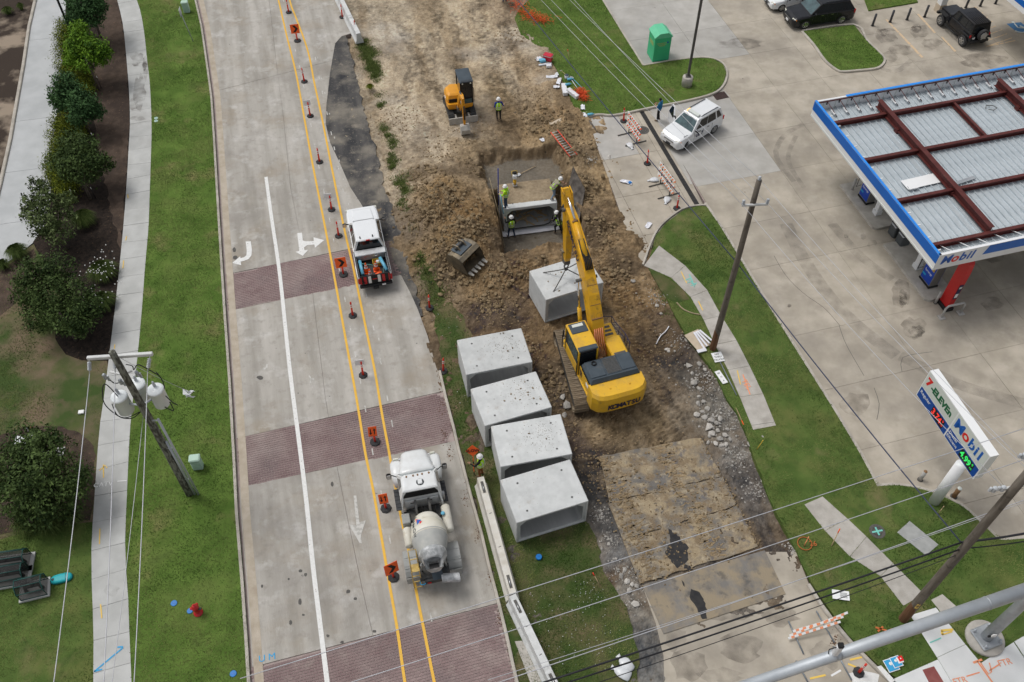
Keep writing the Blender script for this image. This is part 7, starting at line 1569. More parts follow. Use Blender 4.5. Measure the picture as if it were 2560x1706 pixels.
t=thing('hoop_guard','grey steel hoop guard in front of the red pylon','guard rail',L3(31.45,24.65,0),YAWL);mb().tube([(-.55,0,0),(-.55,.02,.7),(-.42,.03,.86),(.5,.03,.86),(.62,.02,.7),(.62,0,0)],.06,8).build('hoop','bollard_grey',t);[mb().box((x,0,.03),(.34,.34,.05)).build('foot_plate','bollard_grey',t) for x in (-.55,.62)]
def bollard(px,label,m,h=.95,r=.085,cat='bollard',lean=0.0,capm=None):
    p=G(*px);t=thing('bollard',label,cat,p);mb().cyl((0,0,0),(lean,0,h),r,n=12).build('post',M_[m],t);mb().ball((lean,0,h),(r,r,r*.45),12,6).build('cap',M_[capm or m],t);mb().cyl((0,0,.0),(0,0,.03),r*1.5,n=12).build('collar','iron',t)
for px,lb in (((2181,65),'dark bollard nearest the island lawn in the parking row'),((2225,56),'dark bollard second from the island lawn, at the head of the first yellow line'),((2267,50),'dark bollard third from the island lawn in the parking row'),((2311,43),'dark bollard just left of the off-roader nose'),((2414,20),'dark bollard under the shop canopy behind the off-roader roof'),((2450,16),'dark bollard under the shop canopy beside the hatched bay'),((2488,10),'dark bollard under the shop canopy farthest right'),((2110,8),'dark bollard behind the tail of the black SUV')):bollard(px,lb,'bollard')
bollard((2129,478),'grey bollard beside the pump under the left canopy edge','bollard_grey');bollard((2338,758),'leaning grey bollard at the end of the near pump island','bollard_grey',.9,.07);bollard((2300,1200),'short grey pipe bollard left of the price sign pole','bollard_grey',.75,.09,capm='rust');bollard((2384,1242),'short rusty pipe bollard right of the price sign pole','rust',.75,.11,capm='sign_face')
for px,lb in (((2230,598),'grey waste bin with plastic liner, left one of the pair by the canopy'),((2248,622),'grey waste bin with plastic liner, right one of the pair by the canopy')):
    u,v=uvz(px);t=thing('waste_bin',lb,'waste bin',L3(u+.3,v+.3,0),YAWL);mb().box((0,0,.42),(.6,.62,.84),bev=.06).build('bin_body','bin_grey',t);mb().box((0,0,.95),(.62,.62,.22),bev=.06).build('lid','bin_grey',t);mb().box((-.02,-.02,.83),(.64,.5,.05),bev=.02).build('liner','poly',t);mb().lathe([(.12,0),(.12,.02)],10,0,TR(x=.0,y=-.315,z=.95,rx=math.pi/2)).build('opening','black',t)
sc_=thing('shop_canopy','white and blue shop canopy corner at the top right edge','canopy',(0,0,0));a,c=G(2508,-6,3.6),G(2600,70,3.6);d=(c-a).normalized();nrm_=Vector((d.y,-d.x,0))
b=mb();b.add([a-d*3,a-d*3+Vector((0,0,.75)),c+d*3+Vector((0,0,.75)),c+d*3],[(3,2,1,0)]);q=Vector((-d.y,d.x,0))*8;b.add([a-d*3+Vector((0,0,.75)),c+d*3+Vector((0,0,.75)),c+d*3+q+Vector((0,0,.75)),a-d*3+q+Vector((0,0,.75))],[(0,1,2,3)]);b.add([a-d*3,c+d*3,c+d*3+q,a-d*3+q],[(3,2,1,0)]);b.build('fascia','fascia_white',sc_)
b=mb();o_=nrm_*.01;b.add([a-d*3+o_+Vector((0,0,.35)),a-d*3+o_+Vector((0,0,.74)),c+d*3+o_+Vector((0,0,.74)),c+d*3+o_+Vector((0,0,.35))],[(3,2,1,0)]);b.build('blue_band','fascia_blue',sc_)
p=G(2347,28);t=thing('shop_column','white shop canopy column behind the off-roader nose','column',p,YAWL);mb().box((0,0,1.8),(.5,.5,3.6)).build('shaft','fascia_white',t);mb().box((0,0,.3),(.56,.56,.6)).build('base','cardboard',t)
for q in ([(2213,49),(2218,49),(2309,143),(2303,145)],[(2292,36),(2297,35),(2340,82),(2335,83)],[(2352,93),(2356,92),(2391,128),(2386,130)]):struct(paint('parking_line',q,'yellow_faded',.006,None))
hz=tag(bpy.data.objects.new('hatched_bay',None),kind='structure');COL.objects.link(hz)
A0,A1,A2,A3=(2418,22),(2441,17),(2537,101),(2465,116)
for k in range(9):
    f=k/8;q=lambda P_,Q_,s:(P_[0]+(Q_[0]-P_[0])*s,P_[1]+(Q_[1]-P_[1])*s);l,r_=q(A0,A3,f),q(A1,A2,max(0,f-.08));paint('hatch_line',[l,r_,(r_[0],r_[1]+2.2),(l[0],l[1]+2.2)],'yellow_faded',.006,hz)
for P_,Q_ in ((A0,A1),(A1,A2),(A2,A3),(A3,A0)):paint('hatch_line',[P_,Q_,(Q_[0]+2,Q_[1]+2),(P_[0]+2,P_[1]+2)],'yellow_faded',.008,hz)
bs=struct(paint('disabled_bay_marking',[(2516,60),(2552,56),(2580,78),(2545,83)],'blue_disabled',.006,None))
b=mb();c=G(2546,70);b.tube([(c.x+.45*math.cos(a),c.y-.2+.45*math.sin(a),.009) for a in np.linspace(-2.6,1.2,14)],.05,4);b.tube([(c.x-.1,c.y+.55,.009),(c.x-.05,c.y,.009),(c.x+.4,c.y-.05,.009),(c.x+.6,c.y-.5,.009)],.05,4);b.ball((c.x-.12,c.y+.75,.006),(.13,.13,.006),8,4);b.build('wheelchair_symbol','sign_face',bs)
def blob(px,w,h,m,z=.006,n=16,parent=lot,wob_=.3):
    a0=np.linspace(0,2*math.pi,n+1)[:-1];q=gp([(px[0]+w*math.cos(a)*random.uniform(1-wob_,1+wob_*.6),px[1]+h*math.sin(a)*random.uniform(1-wob_,1+wob_*.6)) for a in a0])
    return mb().prism(q,0,z,side=False).build('stain',M_[m],parent)
def stain_mat(key,c,c2,a):
    m=mat(key,c,c2,sc=1.6,rough=.7,coord='World');N=m.node_tree.nodes;L=m.node_tree.links;B=N['Principled BSDF'];g=N.new('ShaderNodeNewGeometry');n=N.new('ShaderNodeTexNoise');n.inputs['Scale'].default_value=1.7;n.inputs['Detail'].default_value=9;L.new(g.outputs['Position'],n.inputs['Vector']);r=N.new('ShaderNodeMapRange');r.inputs[1].default_value = .34;r.inputs[2].default_value = .72;r.inputs[4].default_value=a;L.new(n.outputs['Fac'],r.inputs[0]);L.new(r.outputs[0],B.inputs['Alpha']);M_[key]=m
stain_mat('stain_dark',(.07,.058,.05),(.12,.10,.085),.75);stain_mat('stain_soft',(.17,.145,.12),(.14,.12,.10),.42);stain_mat('tyre_mark',(.15,.135,.12),(.19,.17,.15),.30)
for px,w,h,m in (((2255,735),26,36,'stain_soft'),((2258,745),12,20,'stain_dark'),((2285,820),34,26,'stain_soft'),((2290,830),20,16,'stain_dark'),((2480,760),26,18,'stain_soft'),((2215,88),34,22,'stain_soft'),((2212,82),16,9,'stain_dark'),((2296,78),24,20,'stain_soft'),((2292,72),14,10,'stain_dark'),((2250,125),34,14,'stain_soft'),((2330,110),26,14,'stain_soft'),((1973,765),5,5,'stain_dark'),((2116,590),6,6,'stain_dark'),((2158,592),8,8,'stain_soft'),((2220,145),22,16,'stain_soft'),((2180,610),12,12,'stain_soft'),((1955,1000),40,26,'stain_soft') if False else ((2400,560),60,20,'stain_soft'),((2480,640),40,16,'stain_soft'),((2300,620),20,10,'stain_soft'),((2120,300),30,10,'stain_soft'),((2460,150),60,20,'stain_soft'),((1690,330),40,14,'stain_soft'),((1640,120),26,12,'stain_soft'),((1850,110),60,14,'stain_soft'),((2140,1010),40,30,'stain_soft')):blob(px,w,h,m)
for pts,w in (([(1965,560),(2010,650),(2080,750),(2150,820),(2240,890)],.8),([(1985,455),(1940,390),(1960,340),(2010,310)],.35),([(2010,470),(1970,400),(1990,340)],.3),([(2250,890),(2330,930),(2420,970),(2560,1010)],.7),([(2200,170),(2240,180),(2280,150)],.4),([(2080,560),(2150,640),(2230,700)],.6)):stripe('tyre_mark',pts,w,'tyre_mark',.0065,lot)
for pts in ([(1935,640),(1965,690),(2010,735),(2060,770),(2100,815)],[(2098,815),(2110,850),(2125,880),(2160,940)],[(2255,930),(2252,905),(2265,890),(2330,880)],[(2185,970),(2198,1010),(2192,1050)]):stripe('crack',pts,.025,'iron',.0066,lot)
t=thing('donation_bin','green steel clothing donation bin with pitched roof on the lot corner','donation bin',G(1645,148)+Vector((0,.3,0)),R(14))
mb().box((0,0,.95),(1.22,1.2,1.86),bev=.02).build('cabinet','bin_green',t)
mb().loft([[(-.66,y,1.86),(.66,y,1.86),(.66,y,1.93),(.30,y,2.22),(-.30,y,2.22),(-.66,y,1.93)] for y in (-.64,.66)]).build('roof','bin_roof',t)
for z_,w_ in ((1.45,.8),(1.33,.6),(1.24,.4)):mb().box((-.05,-.604,z_),(w_,.006,.06)).build('print_line','bin_print',t)
mb().box((.35,-.606,1.47),(.12,.01,.12)).build('emblem','logo_blue',t);mb().box((-.614,0,1.3),(.006,.7,.3)).build('print_line','bin_print',t)
A,B2=Vector((18.62,24.37,0)),Vector((19.79,19.87,0));ex=(B2-A).normalized();nn=Vector((ex.y,-ex.x,0));nn=-nn if nn.x>0 else nn;LS=(B2-A).length
ps=thing('price_sign','white fuel price sign box on a thick white pole by the lot','sign',(19.53,20.63,.09));O_=A-Vector((19.53,20.63,.09))
def SP(s,z,o=0.0):return O_+ex*s+nn*o+Vector((0,0,z))
z0,z1=3.35,5.15;D_=-.42
bx=mb();bx.add([SP(0,z0),SP(LS,z0),SP(LS,z1),SP(0,z1),SP(0,z0,D_),SP(LS,z0,D_),SP(LS,z1,D_),SP(0,z1,D_)],[(0,1,2,3),(5,4,7,6),(3,2,6,7),(1,5,6,2),(4,0,3,7),(4,5,1,0)]);bx.build('cabinet','sign_white',ps)
mb().cyl((0,0,-.1),(0,0,z0-.09),.24,n=18).build('pole','fascia_white',ps)
def spanel(nm,s0,s1,a,c,m,o=.008):return mb().add([SP(s0,a,o),SP(s1,a,o),SP(s1,c,o),SP(s0,c,o)],[(0,1,2,3)]).build(nm,M_[m],ps)
zm=z0+(z1-z0)*.40;hm=LS*.505
p1=spanel('brand_panel',.05,hm-.04,zm+.03,z1-.05,'sign_face');p2=spanel('brand_panel',hm+.04,LS-.05,zm+.03,z1-.05,'sign_face');p3=spanel('price_panel',.05,hm-.04,z0+.04,zm-.02,'sign_blue');p4=spanel('price_panel',hm+.04,LS-.05,z0+.04,zm-.02,'sign_blue')
def stext(par,txt,s,z,size,m,**k_):return text('lettering',txt,size,M_[m],par,frame(SP(s,z,.012),ex,nn),depth=.003,**k_)
zc=(zm+z1)/2
stext(p1,'7',.30,zc,.62,'logo_red',bold=.03);stext(p1,'-ELEVEn',1.32,zc-.02,.50,'logo_green',bold=.025,sx=.92)
for ch,s,m in zip('Mobil',(2.75,3.25,3.70,4.02,4.28),('logo_blue','logo_red','logo_blue','logo_blue','logo_blue')):stext(p2,ch,s,zc,.80,m,bold=.02)
zp=(z0+zm)/2;stext(p3,'Regular',.52,zp+.1,.26,'white_tape');stext(p4,'Diesel',2.75,zp+.16,.24,'white_tape');stext(p4,'Efficient',2.80,zp-.10,.24,'white_tape')
spanel('led_panel',1.12,2.05,z0+.10,zm-.10,'led_black',.011);spanel('led_panel',3.42,4.35,z0+.10,zm-.10,'led_black',.011)
stext(p3,'3.74',1.5,zp,.48,'led_red',bold=.012,sx=.85);stext(p3,'9',1.94,zp+.14,.2,'led_red');stext(p3,'10',1.94,zp-.1,.16,'led_red');stext(p4,'4.99',3.80,zp,.48,'led_green',bold=.012,sx=.85);stext(p4,'9',4.25,zp+.14,.2,'led_green');stext(p4,'10',4.25,zp-.1,.16,'led_green')
def wpole(base,h,r0,r1,label,m,foot=True):
    t=thing('utility_pole',label,'utility pole',base);n=10
    b=mb();secs=[]
    for k in range(9):f=k/8;r_=r0+(r1-r0)*f;secs.append([(r_*math.cos(a)+.02*math.sin(3*f),r_*math.sin(a),h*f) for a in np.linspace(0,2*math.pi,15)[:-1]])
    b.loft(secs,sm=True);b.build('pole_shaft',M_[m],t)
    if foot:mb().lathe([(r0+.006,-.05),(r0+.004,.6),(r0-.006,1.35),(r0-.02,1.7)],14,cap=False).build('stained_foot','wood_pole_foot',t)
    return t
def insul(par,p,n=5):
    b=mb();[b.lathe([(.05,.07*k),(.075,.07*k+.02),(.04,.07*k+.05)],10,0,TR(*p)) for k in range(n)];return b.build('insulator','insulator',par)
LPm=wpole((-15.0,21.05,.08),10.55,.20,.13,'mossy wooden utility pole with three transformers beside the left sidewalk','wood_pole_moss',False)
lp=Vector((-15.0,21.05,.08));armz=9.85
A,B2=G(218,896,armz+.1)-lp,G(382,885,armz+.1)-lp;d=B2-A;M=frame((A+B2)/2,d,(0,0,1));A_,B_=A.copy(),B2.copy();mb().box((0,0,0),(d.length,.14,.16),0,M,bev=.02).build('crossarm','crossarm',LPm)
for (x,y) in ((294,991),(388,974),(339,937)):
    zt_=7.55;p=G(x,y,zt_)-lp;dv_=Vector((p.x,p.y,0));
    if dv_.length > .85:p=Vector((dv_.x/dv_.length*.85,dv_.y/dv_.length*.85,p.z))
    c=mb().lathe([(.30,-1.0),(.32,-.97),(.32,-.06),(.345,-.05),(.345,.0),(.30,.05),(.05,.09)],22,0,TR(*p)).build('transformer','transformer',LPm)
    mb().lathe([(.05,0),(.07,.1),(.05,.14),(.065,.22),(.03,.34)],10,0,TR(p.x-.02,p.y+.1,p.z+.06)).build('bushing','insulator',c)
    mb().tube([(p.x*.6,p.y*.6,p.z-.4),(0,0,p.z-.4)],.05,6).build('bracket','galv',c);mb().box((p.x*1.3,p.y*1.3,p.z-.3),(.1,.1,.08)).build('terminal','rust',c)
ar_=[G(275,930,8.8)-lp,G(300,936,8.8)-lp,G(330,928,8.8)-lp];mb().tube(ar_,.05,8).build('cutout_arm','crossarm',LPm)
for (x,y,z_) in ((262,942,8.6),(302,955,8.3),(343,935,8.4)):p=G(x,y,z_)-lp;b=mb();b.box(p,(.14,.14,.34),bev=.04);b.box((p.x+.1,p.y,p.z-.1),(.08,.06,.3));b.build('fuse_cutout','galv_dark',LPm)
for pts in ([(302,1000,7.4),(262,960,8.4),(258,1000,7.3),(275,1025,6.8),(310,1045,6.5),(350,1030,6.6)],[(280,1010,7),(295,1040,6.5),(330,1046,6.4),(356,1025,6.6)],[(390,930,8.6),(405,950,8.2),(412,972,7.6)],[(315,912,8.9),(330,915,8.9),(334,925,8.6)],[(336,924,8.6),(345,912,8.9),(372,925,8.6),(398,940,8.2)],[(414,990,7.3),(430,1005,7.0),(445,1014,6.8)],[(412,1018,6.7),(434,1027,6.6),(424,1005,7.0)],[(270,945,8.5),(285,958,8.2),(300,957,8.2)]):
    mb().tube(smooth_line([G(*q)-lp for q in pts],5),.022,5).build('jumper_cable','wire_black',LPm)
for dx,zt_ in ((.42,6.2),(.26,4.5)):mb().tube([(dx,-.06,-.08),(dx,-.06,zt_)],.055,8).build('conduit','galv',LPm)
for z_ in (1.4,4.0,6.1):mb().box((.2,-.06,z_),(.5,.05,.05)).build('conduit_clamp','galv',LPm)
MPm=wpole((10.56,29.68,.09),11.5,.17,.12,'tall grey wooden utility pole on the street lawn with a white crossarm','wood_pole');mp=Vector((10.56,29.68,.09))
A,B2=G(1854,514,10.3)-mp,G(1920,511,10.3)-mp;d=B2-A;mb().box((0,0,0),(d.length,.10,.11),0,frame((A+B2)/2,d,(0,0,1)),bev=.02).build('crossarm','crossarm',MPm);insul(MPm,A+Vector((.05,0,.05)),4);insul(MPm,B2+Vector((-.05,0,.05)),4);insul(MPm,Vector((0,0,11.45)),4)
BPm=wpole((16.55,15.02,.09),12.2,.19,.14,'leaning-looking brown wooden utility pole at the corner behind the signal arm','wood_pole');bp2=Vector((16.55,15.02,.09))
A,B2=G(2505,1224,10.7)-bp2,G(2600,1204,10.7)-bp2;d=B2-A;mb().box((0,0,0),(d.length,.10,.11),0,frame((A+B2)/2,d,(0,0,1)),bev=.02).build('crossarm','crossarm',BPm)
for q in ((2507,1222,10.8),(2486,1224,10.5),(2560,1140,11.5)):p=G(*q)-bp2;b=mb();b.box(p,(.16,.14,.3),bev=.04);b.box((p.x-.14,p.y,p.z),(.1,.1,.24),bev=.03);b.build('fuse_cutout','insulator',BPm)
text('pole_tag','02 12',.18,'spray_yellow',BPm,frame((-.06,-.2,1.75),(0,0,1),(-.3,-1,0)))
def wire(a,c,r_,m,label,sag=.25,n=10,group='overhead wires'):
    P,Q_=(Vector(a) if len(a)==3 and isinstance(a,Vector) else G(*a)),(Vector(c) if isinstance(c,Vector) else G(*c));L=(Q_-P)
    pts=[P+L*(k/n)-Vector((0,0,sag*4*(k/n)*(1-k/n))) for k in range(n+1)]
    return tag(mb().tube([p-P for p in pts],r_,5).build('overhead_wire',M_[m],None,P),label,'wire',group)
for (x,y),e,lb,k_ in (((224,935),(122,1800),'pale wire from the left end of the transformer pole crossarm to the bottom edge',0),((288,930),(255,1800),'pale wire from the middle of the transformer pole running over the sidewalk',1),((369,930),(330,1800),'pale wire from the right end of the transformer pole crossarm to the bottom edge',2)):
    P=G(x,y,9.4);wire(P,G(*e,9.2),.017,'wire_light',lb,.12);e_=(A_.lerp(B_,(.03,.42,.96)[k_])-(P-lp));Pq=P-lp;bb=mb();bb.tube([Pq,Pq+e_],.02,5);[bb.cyl(Pq+e_*(.25+.09*q),Pq+e_*(.29+.09*q),.075,n=10) for q in range(6)];bb.build('insulator_string','insulator',LPm)
wire((358,1040,6.3),(268,1800,6.0),.012,'wire_light','thin pale guy wire below the transformers running to the bottom edge',.1)
wire((300,895,9.9),(466,976,5.0),.010,'wire_light','thin line from the transformer pole to the scrap of plastic film',.1)
o=mb();[o.add([(random.uniform(-.3,.35),random.uniform(-.2,.2),random.uniform(-.12,.12)) for _ in range(4)],[(0,1,2,3)]) for _ in range(7)];tag(o.build('plastic_film','poly',None,G(472,984,5.0)),'torn scrap of clear plastic film hanging on the line right of the transformers','plastic film')
for a,c,z_,r_,m,lb,sg in (((600,1697),(2640,1045),9.8,.015,'wire_light','pale wire crossing the lower right, topmost of the diagonal wires',.2),((860,1712),(2640,1122),9.4,.015,'wire_light','pale wire crossing the lower right, second from the top',.2),((1230,1712),(2640,1222),9.0,.015,'wire_light','pale wire crossing the lower right, third and lowest of the thick pale ones',.2),((1220,1700),(2640,1228),8.9,.010,'wire_light','thin wire running close above the third pale wire',.35),((1330,1716),(2405,1356),7.0,.035,'wire_black','thick black cable from the corner pole across to the bottom edge, upper one',.15),((1390,1716),(2405,1372),6.6,.030,'wire_black','thick black cable from the corner pole across to the bottom edge, lower one',.2),((1480,1712),(2400,1385),6.2,.014,'wire_black','thin black line below the thick cables',.25),((2404,1356),(2640,1318),7.0,.045,'wire_black','bundled black cable leaving the corner pole to the right edge, upper one',.15),((2402,1372),(2640,1340),6.6,.025,'wire_black','black cable leaving the corner pole to the right edge, lower one',.15)):
    wire((*a,z_),(*c,z_),r_,m,lb,sg)
wire((1290,-5,6.2),(1842,657,6.3),.028,'wire_navy','dark cable along the street from the top edge to the grey pole',.1);wire((1842,657,6.3),(2402,1356,6.9),.028,'wire_navy','dark cable along the street from the grey pole to the corner pole',.15)
wire((1345,-8,10.3),(1856,512,10.4),.010,'wire_light','thin wire from the top edge to the left end of the grey pole crossarm',.1);wire((1370,-8,10.3),(1880,505,10.4),.010,'wire_light','thin wire from the top edge to the grey pole, second from the left',.1);wire((1416,-8,11),(1899,448,11.5),.010,'wire_light','thin wire from the top edge to the very top of the grey pole',.1);wire((1428,-8,10.3),(1918,508,10.4),.010,'wire_light','thin wire from the top edge to the right end of the grey pole crossarm',.1)
wire((1856,512,10.4),(2512,1222,10.8),.010,'wire_light','thin wire over the lot from the grey pole to the corner pole, left one',.25);wire((1899,448,11.5),(2580,1175,12.0),.010,'wire_light','thin wire over the lot from the grey pole top to the corner pole top',.25);wire((1918,508,10.4),(2600,1204,10.8),.010,'wire_light','thin wire over the lot from the grey pole to the corner pole, right one',.25)
t=thing('lamp_post','dark square lamp post on a round concrete base on the corner lawn','lamp post',G(1716,215,.05));mb().lathe([(.36,0),(.36,.72),(.33,.76),(.1,.78)],20).build('concrete_base','walk_old',t);mb().box((0,0,5.4),(.15,.15,9.3)).build('pole','lamp_pole',t);mb().box((0,0,.82),(.34,.34,.06)).build('base_plate','iron',t);mb().box((0,-.6,10.0),(.4,1.2,.15)).build('lamp_head','lamp_pole',t)
t=thing('lamp_post','slim black lamp post rising from the hedge at the top left','lamp post',G(195,122,.05));mb().cyl((0,0,0),(0,0,7.5),.085,.07,12).build('pole','black',t);mb().box((0,-.3,7.5),(.3,.8,.1)).build('lamp_head','black',t)
sp_=G(2461,1597,.1);t=thing('traffic_signal','galvanised traffic signal pole with long mast arm crossing the lower right','traffic signal',sp_)
mb().lathe([(.78,-.15),(.78,.10),(.74,.13),(.1,.14)],28).build('foundation','walk_old',t);mb().box((0,0,.2),(.95,.95,.10),bev=.04,rz=R(20)).build('base_plate','galv_dark',t)
[mb().cyl((*rotz((a*.36,b_*.36),R(20)),.2),(*rotz((a*.36,b_*.36),R(20)),.42),.05,n=8).build('anchor_bolt','galv',t) for a in (-1,1) for b_ in (-1,1)]
mb().cyl((0,0,.2),(0,0,6.3),.24,.19,20).build('pole_shaft','galv_dark',t);mb().box((-.1,-.26,1.0),(.16,.05,.2)).build('tag_plate','white_tape',t);mb().box((-.2,-.22,.8),(.1,.06,.1)).build('hand_hole','black',t)
za=5.35;e0,e1=G(2600,1482,za)-sp_,G(1900,1722,za)-sp_;p0=Vector((0,0,za));dirn=(e1-e0).normalized();e1=p0+dirn*12.5
arm=mb().cyl(p0,e1,.26,.19,20).build('mast_arm','galv',t)
[mb().cyl(p0+dirn*s,p0+dirn*(s+.05),0.26-.0056*s+.012,n=20).build('arm_joint','galv_dark',arm) for s in (2.4,8.55,8.75)]
q=p0+dirn*8.8;c=mb();c.box((q.x,q.y,q.z+.55),(.22,.2,.75),bev=.04);c=c.build('camera_unit','white_plastic',t);mb().box((q.x,q.y,q.z+.97),(.2,.2,.14),bev=.03).build('camera_hood','black',c);mb().tube([(q.x,q.y,q.z+.1),(q.x-.02,q.y,q.z+.25)],.05,6).build('camera_bracket','galv',c);mb().tube([(q.x-.1,q.y,q.z+.8),(q.x-.3,q.y,q.z+.6),(q.x-.22,q.y,q.z+.2),(q.x,q.y,q.z+.1)],.02,5).build('camera_cable','black',c)
sg=p0+dirn*2.0;M=frame(sg+Vector((0,0,-.55)),dirn,Vector((dirn.y,-dirn.x,0)));sb=mb().box((0,0,0),(2.2,.5,.03),0,M).build('street_name_sign','sign_blue',t);mb().box((0,0,0),(2.26,.56,.02),0,M).build('sign_border','sign_white',sb)
def leaf_mesh(name,P,N,S,tint,m,tri=False):
    n=len(P);N=N/np.linalg.norm(N,axis=1,keepdims=True);a=np.cross(N,rng.normal(size=(n,3)));a /= np.linalg.norm(a,axis=1,keepdims=True)+1e-9;b=np.cross(N,a);S=S[:,None]
    v=np.stack([P-a*S,P-b*S*.45,P+a*S,P+b*S*.45],1).reshape(-1,3);f=np.arange(n*4).reshape(-1,4)
    return np_mesh(name,v,f,m,np.repeat(tint[:,None],4,0).reshape(-1,1)*np.ones((1,3)),False)
def crown_pts(lobes,n):
    n0=n;n=n//20+1;w=np.array([l[3]*l[4] for l in lobes]);k=rng.choice(len(lobes),n,p=w/w.sum())
    L=np.array(lobes)[k];d=rng.normal(size=(n,3));d /= np.linalg.norm(d,axis=1,keepdims=True);r=rng.uniform(.35,1,(n,1))**.45*(1+.16*np.sin(d[:,:1]*7+k[:,None])*np.cos(d[:,1:2]*9+k[:,None]*2))
    r*=np.where(rng.uniform(size=(n,1)) > .86,rng.uniform(1.05,1.28,(n,1)),1);i=rng.integers(0,n,n0);C=L[:,:3]+d*r*L[:,[3,3,4]];s=np.minimum(.15,L[:,3:4]*.22)
    return C[i]+rng.normal(size=(n0,3))*s[i],d[i]*.7+rng.normal(size=(n0,3))*.6+np.array((0,0,.4))
def tree(label,base,h,lobes,n,m,leaf=.09,name='tree',trunk=.075,cat='tree',group='trees along the driveway',limbs=True):
    t=thing(name,label,cat,base,0,group);b=mb();b.tube([(0,0,-.05),(.04,.02,h*.3),(-.03,.03,h*.62)],[trunk*1.3,trunk,trunk*.7],8);b.build('trunk','bark',t)
    if limbs:
        b=mb();[b.tube([(-.01,.02,h*.35),((l[0])*.5,(l[1])*.5,h*.35+(l[2]-h*.35)*.6),(l[0],l[1],l[2]+l[4]*.3)],[trunk*.6,trunk*.35,.012],5) for l in lobes];b.build('limbs','bark',t)
    P,N=crown_pts(lobes,n);cl_=vnoise(P[:,0]*2.2+P[:,2]*1.3,P[:,1]*2.2+P[:,2]*.7,5);tint=np.clip(cl_*.7+rng.uniform(-.2,.5,n)**1,0,1)
    link('crown',leaf_mesh('crown',P,N,rng.uniform(.45,1.5,n)*leaf,tint,M_[m]),t);return t
def lob(base,items):return [(G(x,y,z).x-base.x,G(x,y,z).y-base.y,z,r_*.9,rz_*.95) for x,y,z,r_,rz_ in items]
for lb,bp_,h,its,n,m,lf in (
  ('dark green street tree cut by the top edge, in the hedge row',(252,95),3.8,[(200,10,3.0,1.0,.9),(225,35,2.6,1.0,.8),(195,45,2.3,.9,.7),(235,5,3.2,.9,.8),(215,-30,3.6,1.0,.8)],9000,'leaf_teal',.085),
  ('bright green young tree with yellow shoots, second from the top in the hedge row',(247,224),3.9,[(205,110,2.9,1.05,.8),(235,125,2.7,.95,.75),(190,130,2.4,.85,.65),(250,140,2.2,.75,.55),(215,155,2.0,.9,.6),(180,150,1.8,.6,.5),(200,80,3.4,.7,.6),(262,125,2.4,.5,.4)],9500,'leaf_bright',.085),
  ('blue-green tree with a split crown, third from the top in the hedge row',(224,332),3.6,[(165,215,2.9,.85,.8),(155,240,2.5,.85,.7),(190,250,2.4,.95,.8),(215,265,2.2,.85,.65),(235,280,1.8,.65,.5),(200,290,1.8,.75,.6),(150,262,2.0,.6,.5)],9000,'leaf_teal',.085),
  ('dark olive broad tree, fourth from the top in the hedge row',(226,498),3.4,[(180,365,2.7,.95,.7),(215,370,2.7,.95,.7),(195,400,2.4,1.15,.8),(240,405,2.2,.85,.6),(160,400,2.1,.85,.6),(215,430,1.9,.95,.6),(260,415,1.9,.6,.45),(170,430,1.7,.7,.5)],9500,'leaf_dark',.08),
  ('sparse olive tree spreading over the driveway edge, fifth in the row',(168,622),3.4,[(95,465,2.9,.5,.5),(110,490,2.7,.6,.5),(75,505,2.5,.5,.4),(120,520,2.4,.85,.6),(80,540,2.1,.6,.5),(150,545,2.2,.85,.6),(110,565,1.9,.8,.55),(150,585,1.6,.8,.5),(70,515,2.2,.4,.3),(165,500,2.6,.55,.45)],5200,'leaf_olive',.085),
  ('large rounded dark shrub tree beside the flowering tufts',(190,852),3.6,[(95,690,2.6,1.1,.85),(140,680,2.6,1.1,.85),(80,730,2.1,1.0,.75),(130,740,2.4,1.2,.9),(190,740,2.1,1.1,.8),(220,770,1.7,.85,.65),(110,790,1.7,1.0,.7),(170,800,1.7,1.05,.75),(200,815,1.3,.7,.5),(90,760,1.6,.85,.6)],14000,'leaf_dark',.075),
  ('big dark leafy tree at the lower left beside the pole-top equipment',(90,1318),3.8,[(60,1110,2.8,1.0,.8),(110,1130,2.8,1.1,.85),(30,1160,2.5,1.1,.8),(90,1190,2.6,1.35,1.0),(160,1190,2.3,1.1,.8),(190,1220,1.9,.75,.6),(60,1240,2.1,1.2,.85),(130,1250,1.9,1.15,.8),(10,1210,2.0,.9,.7),(90,1280,1.3,.9,.6),(170,1255,1.5,.75,.55),(125,1095,2.9,.6,.5)],17000,'leaf_dark',.078)):
    base=G(*bp_,.08);tree(lb,base,h,lob(base,its),int(n*1.15),m,lf)
for k,(a,c,w) in enumerate((((165,55),(160,120),.7),((158,150),(190,215),.75),((158,215),(170,260),.6),((150,300),(195,325),.7),((145,330),(150,385),.75),((138,395),(142,440),.75),((150,445),(170,480),.7),((205,180),(215,230),.6))):
    A,B2=G(*a,.5),G(*c,.5);base=Vector(((A.x+B2.x)/2,(A.y+B2.y)/2,.08));ls=[((A.x+(B2.x-A.x)*f-base.x),(A.y+(B2.y-A.y)*f-base.y),.42,w,.42) for f in np.linspace(0,1,5)]
    t=thing('hedge_shrub','yellow-green hedge shrub along the driveway edge, %s counted from the top' % ('first','second','third','fourth','fifth','sixth','seventh','one behind the bright tree,')[k],'shrub',base,0,'yellow hedge shrubs along the driveway');P,N=crown_pts(ls,5000);P[:,2]=np.abs(P[:,2]);link('foliage',leaf_mesh('foliage',P,N,rng.uniform(.6,1.2,5000)*.06,rng.uniform(0,1,5000)**1.5,'leaf_yellow'),t)
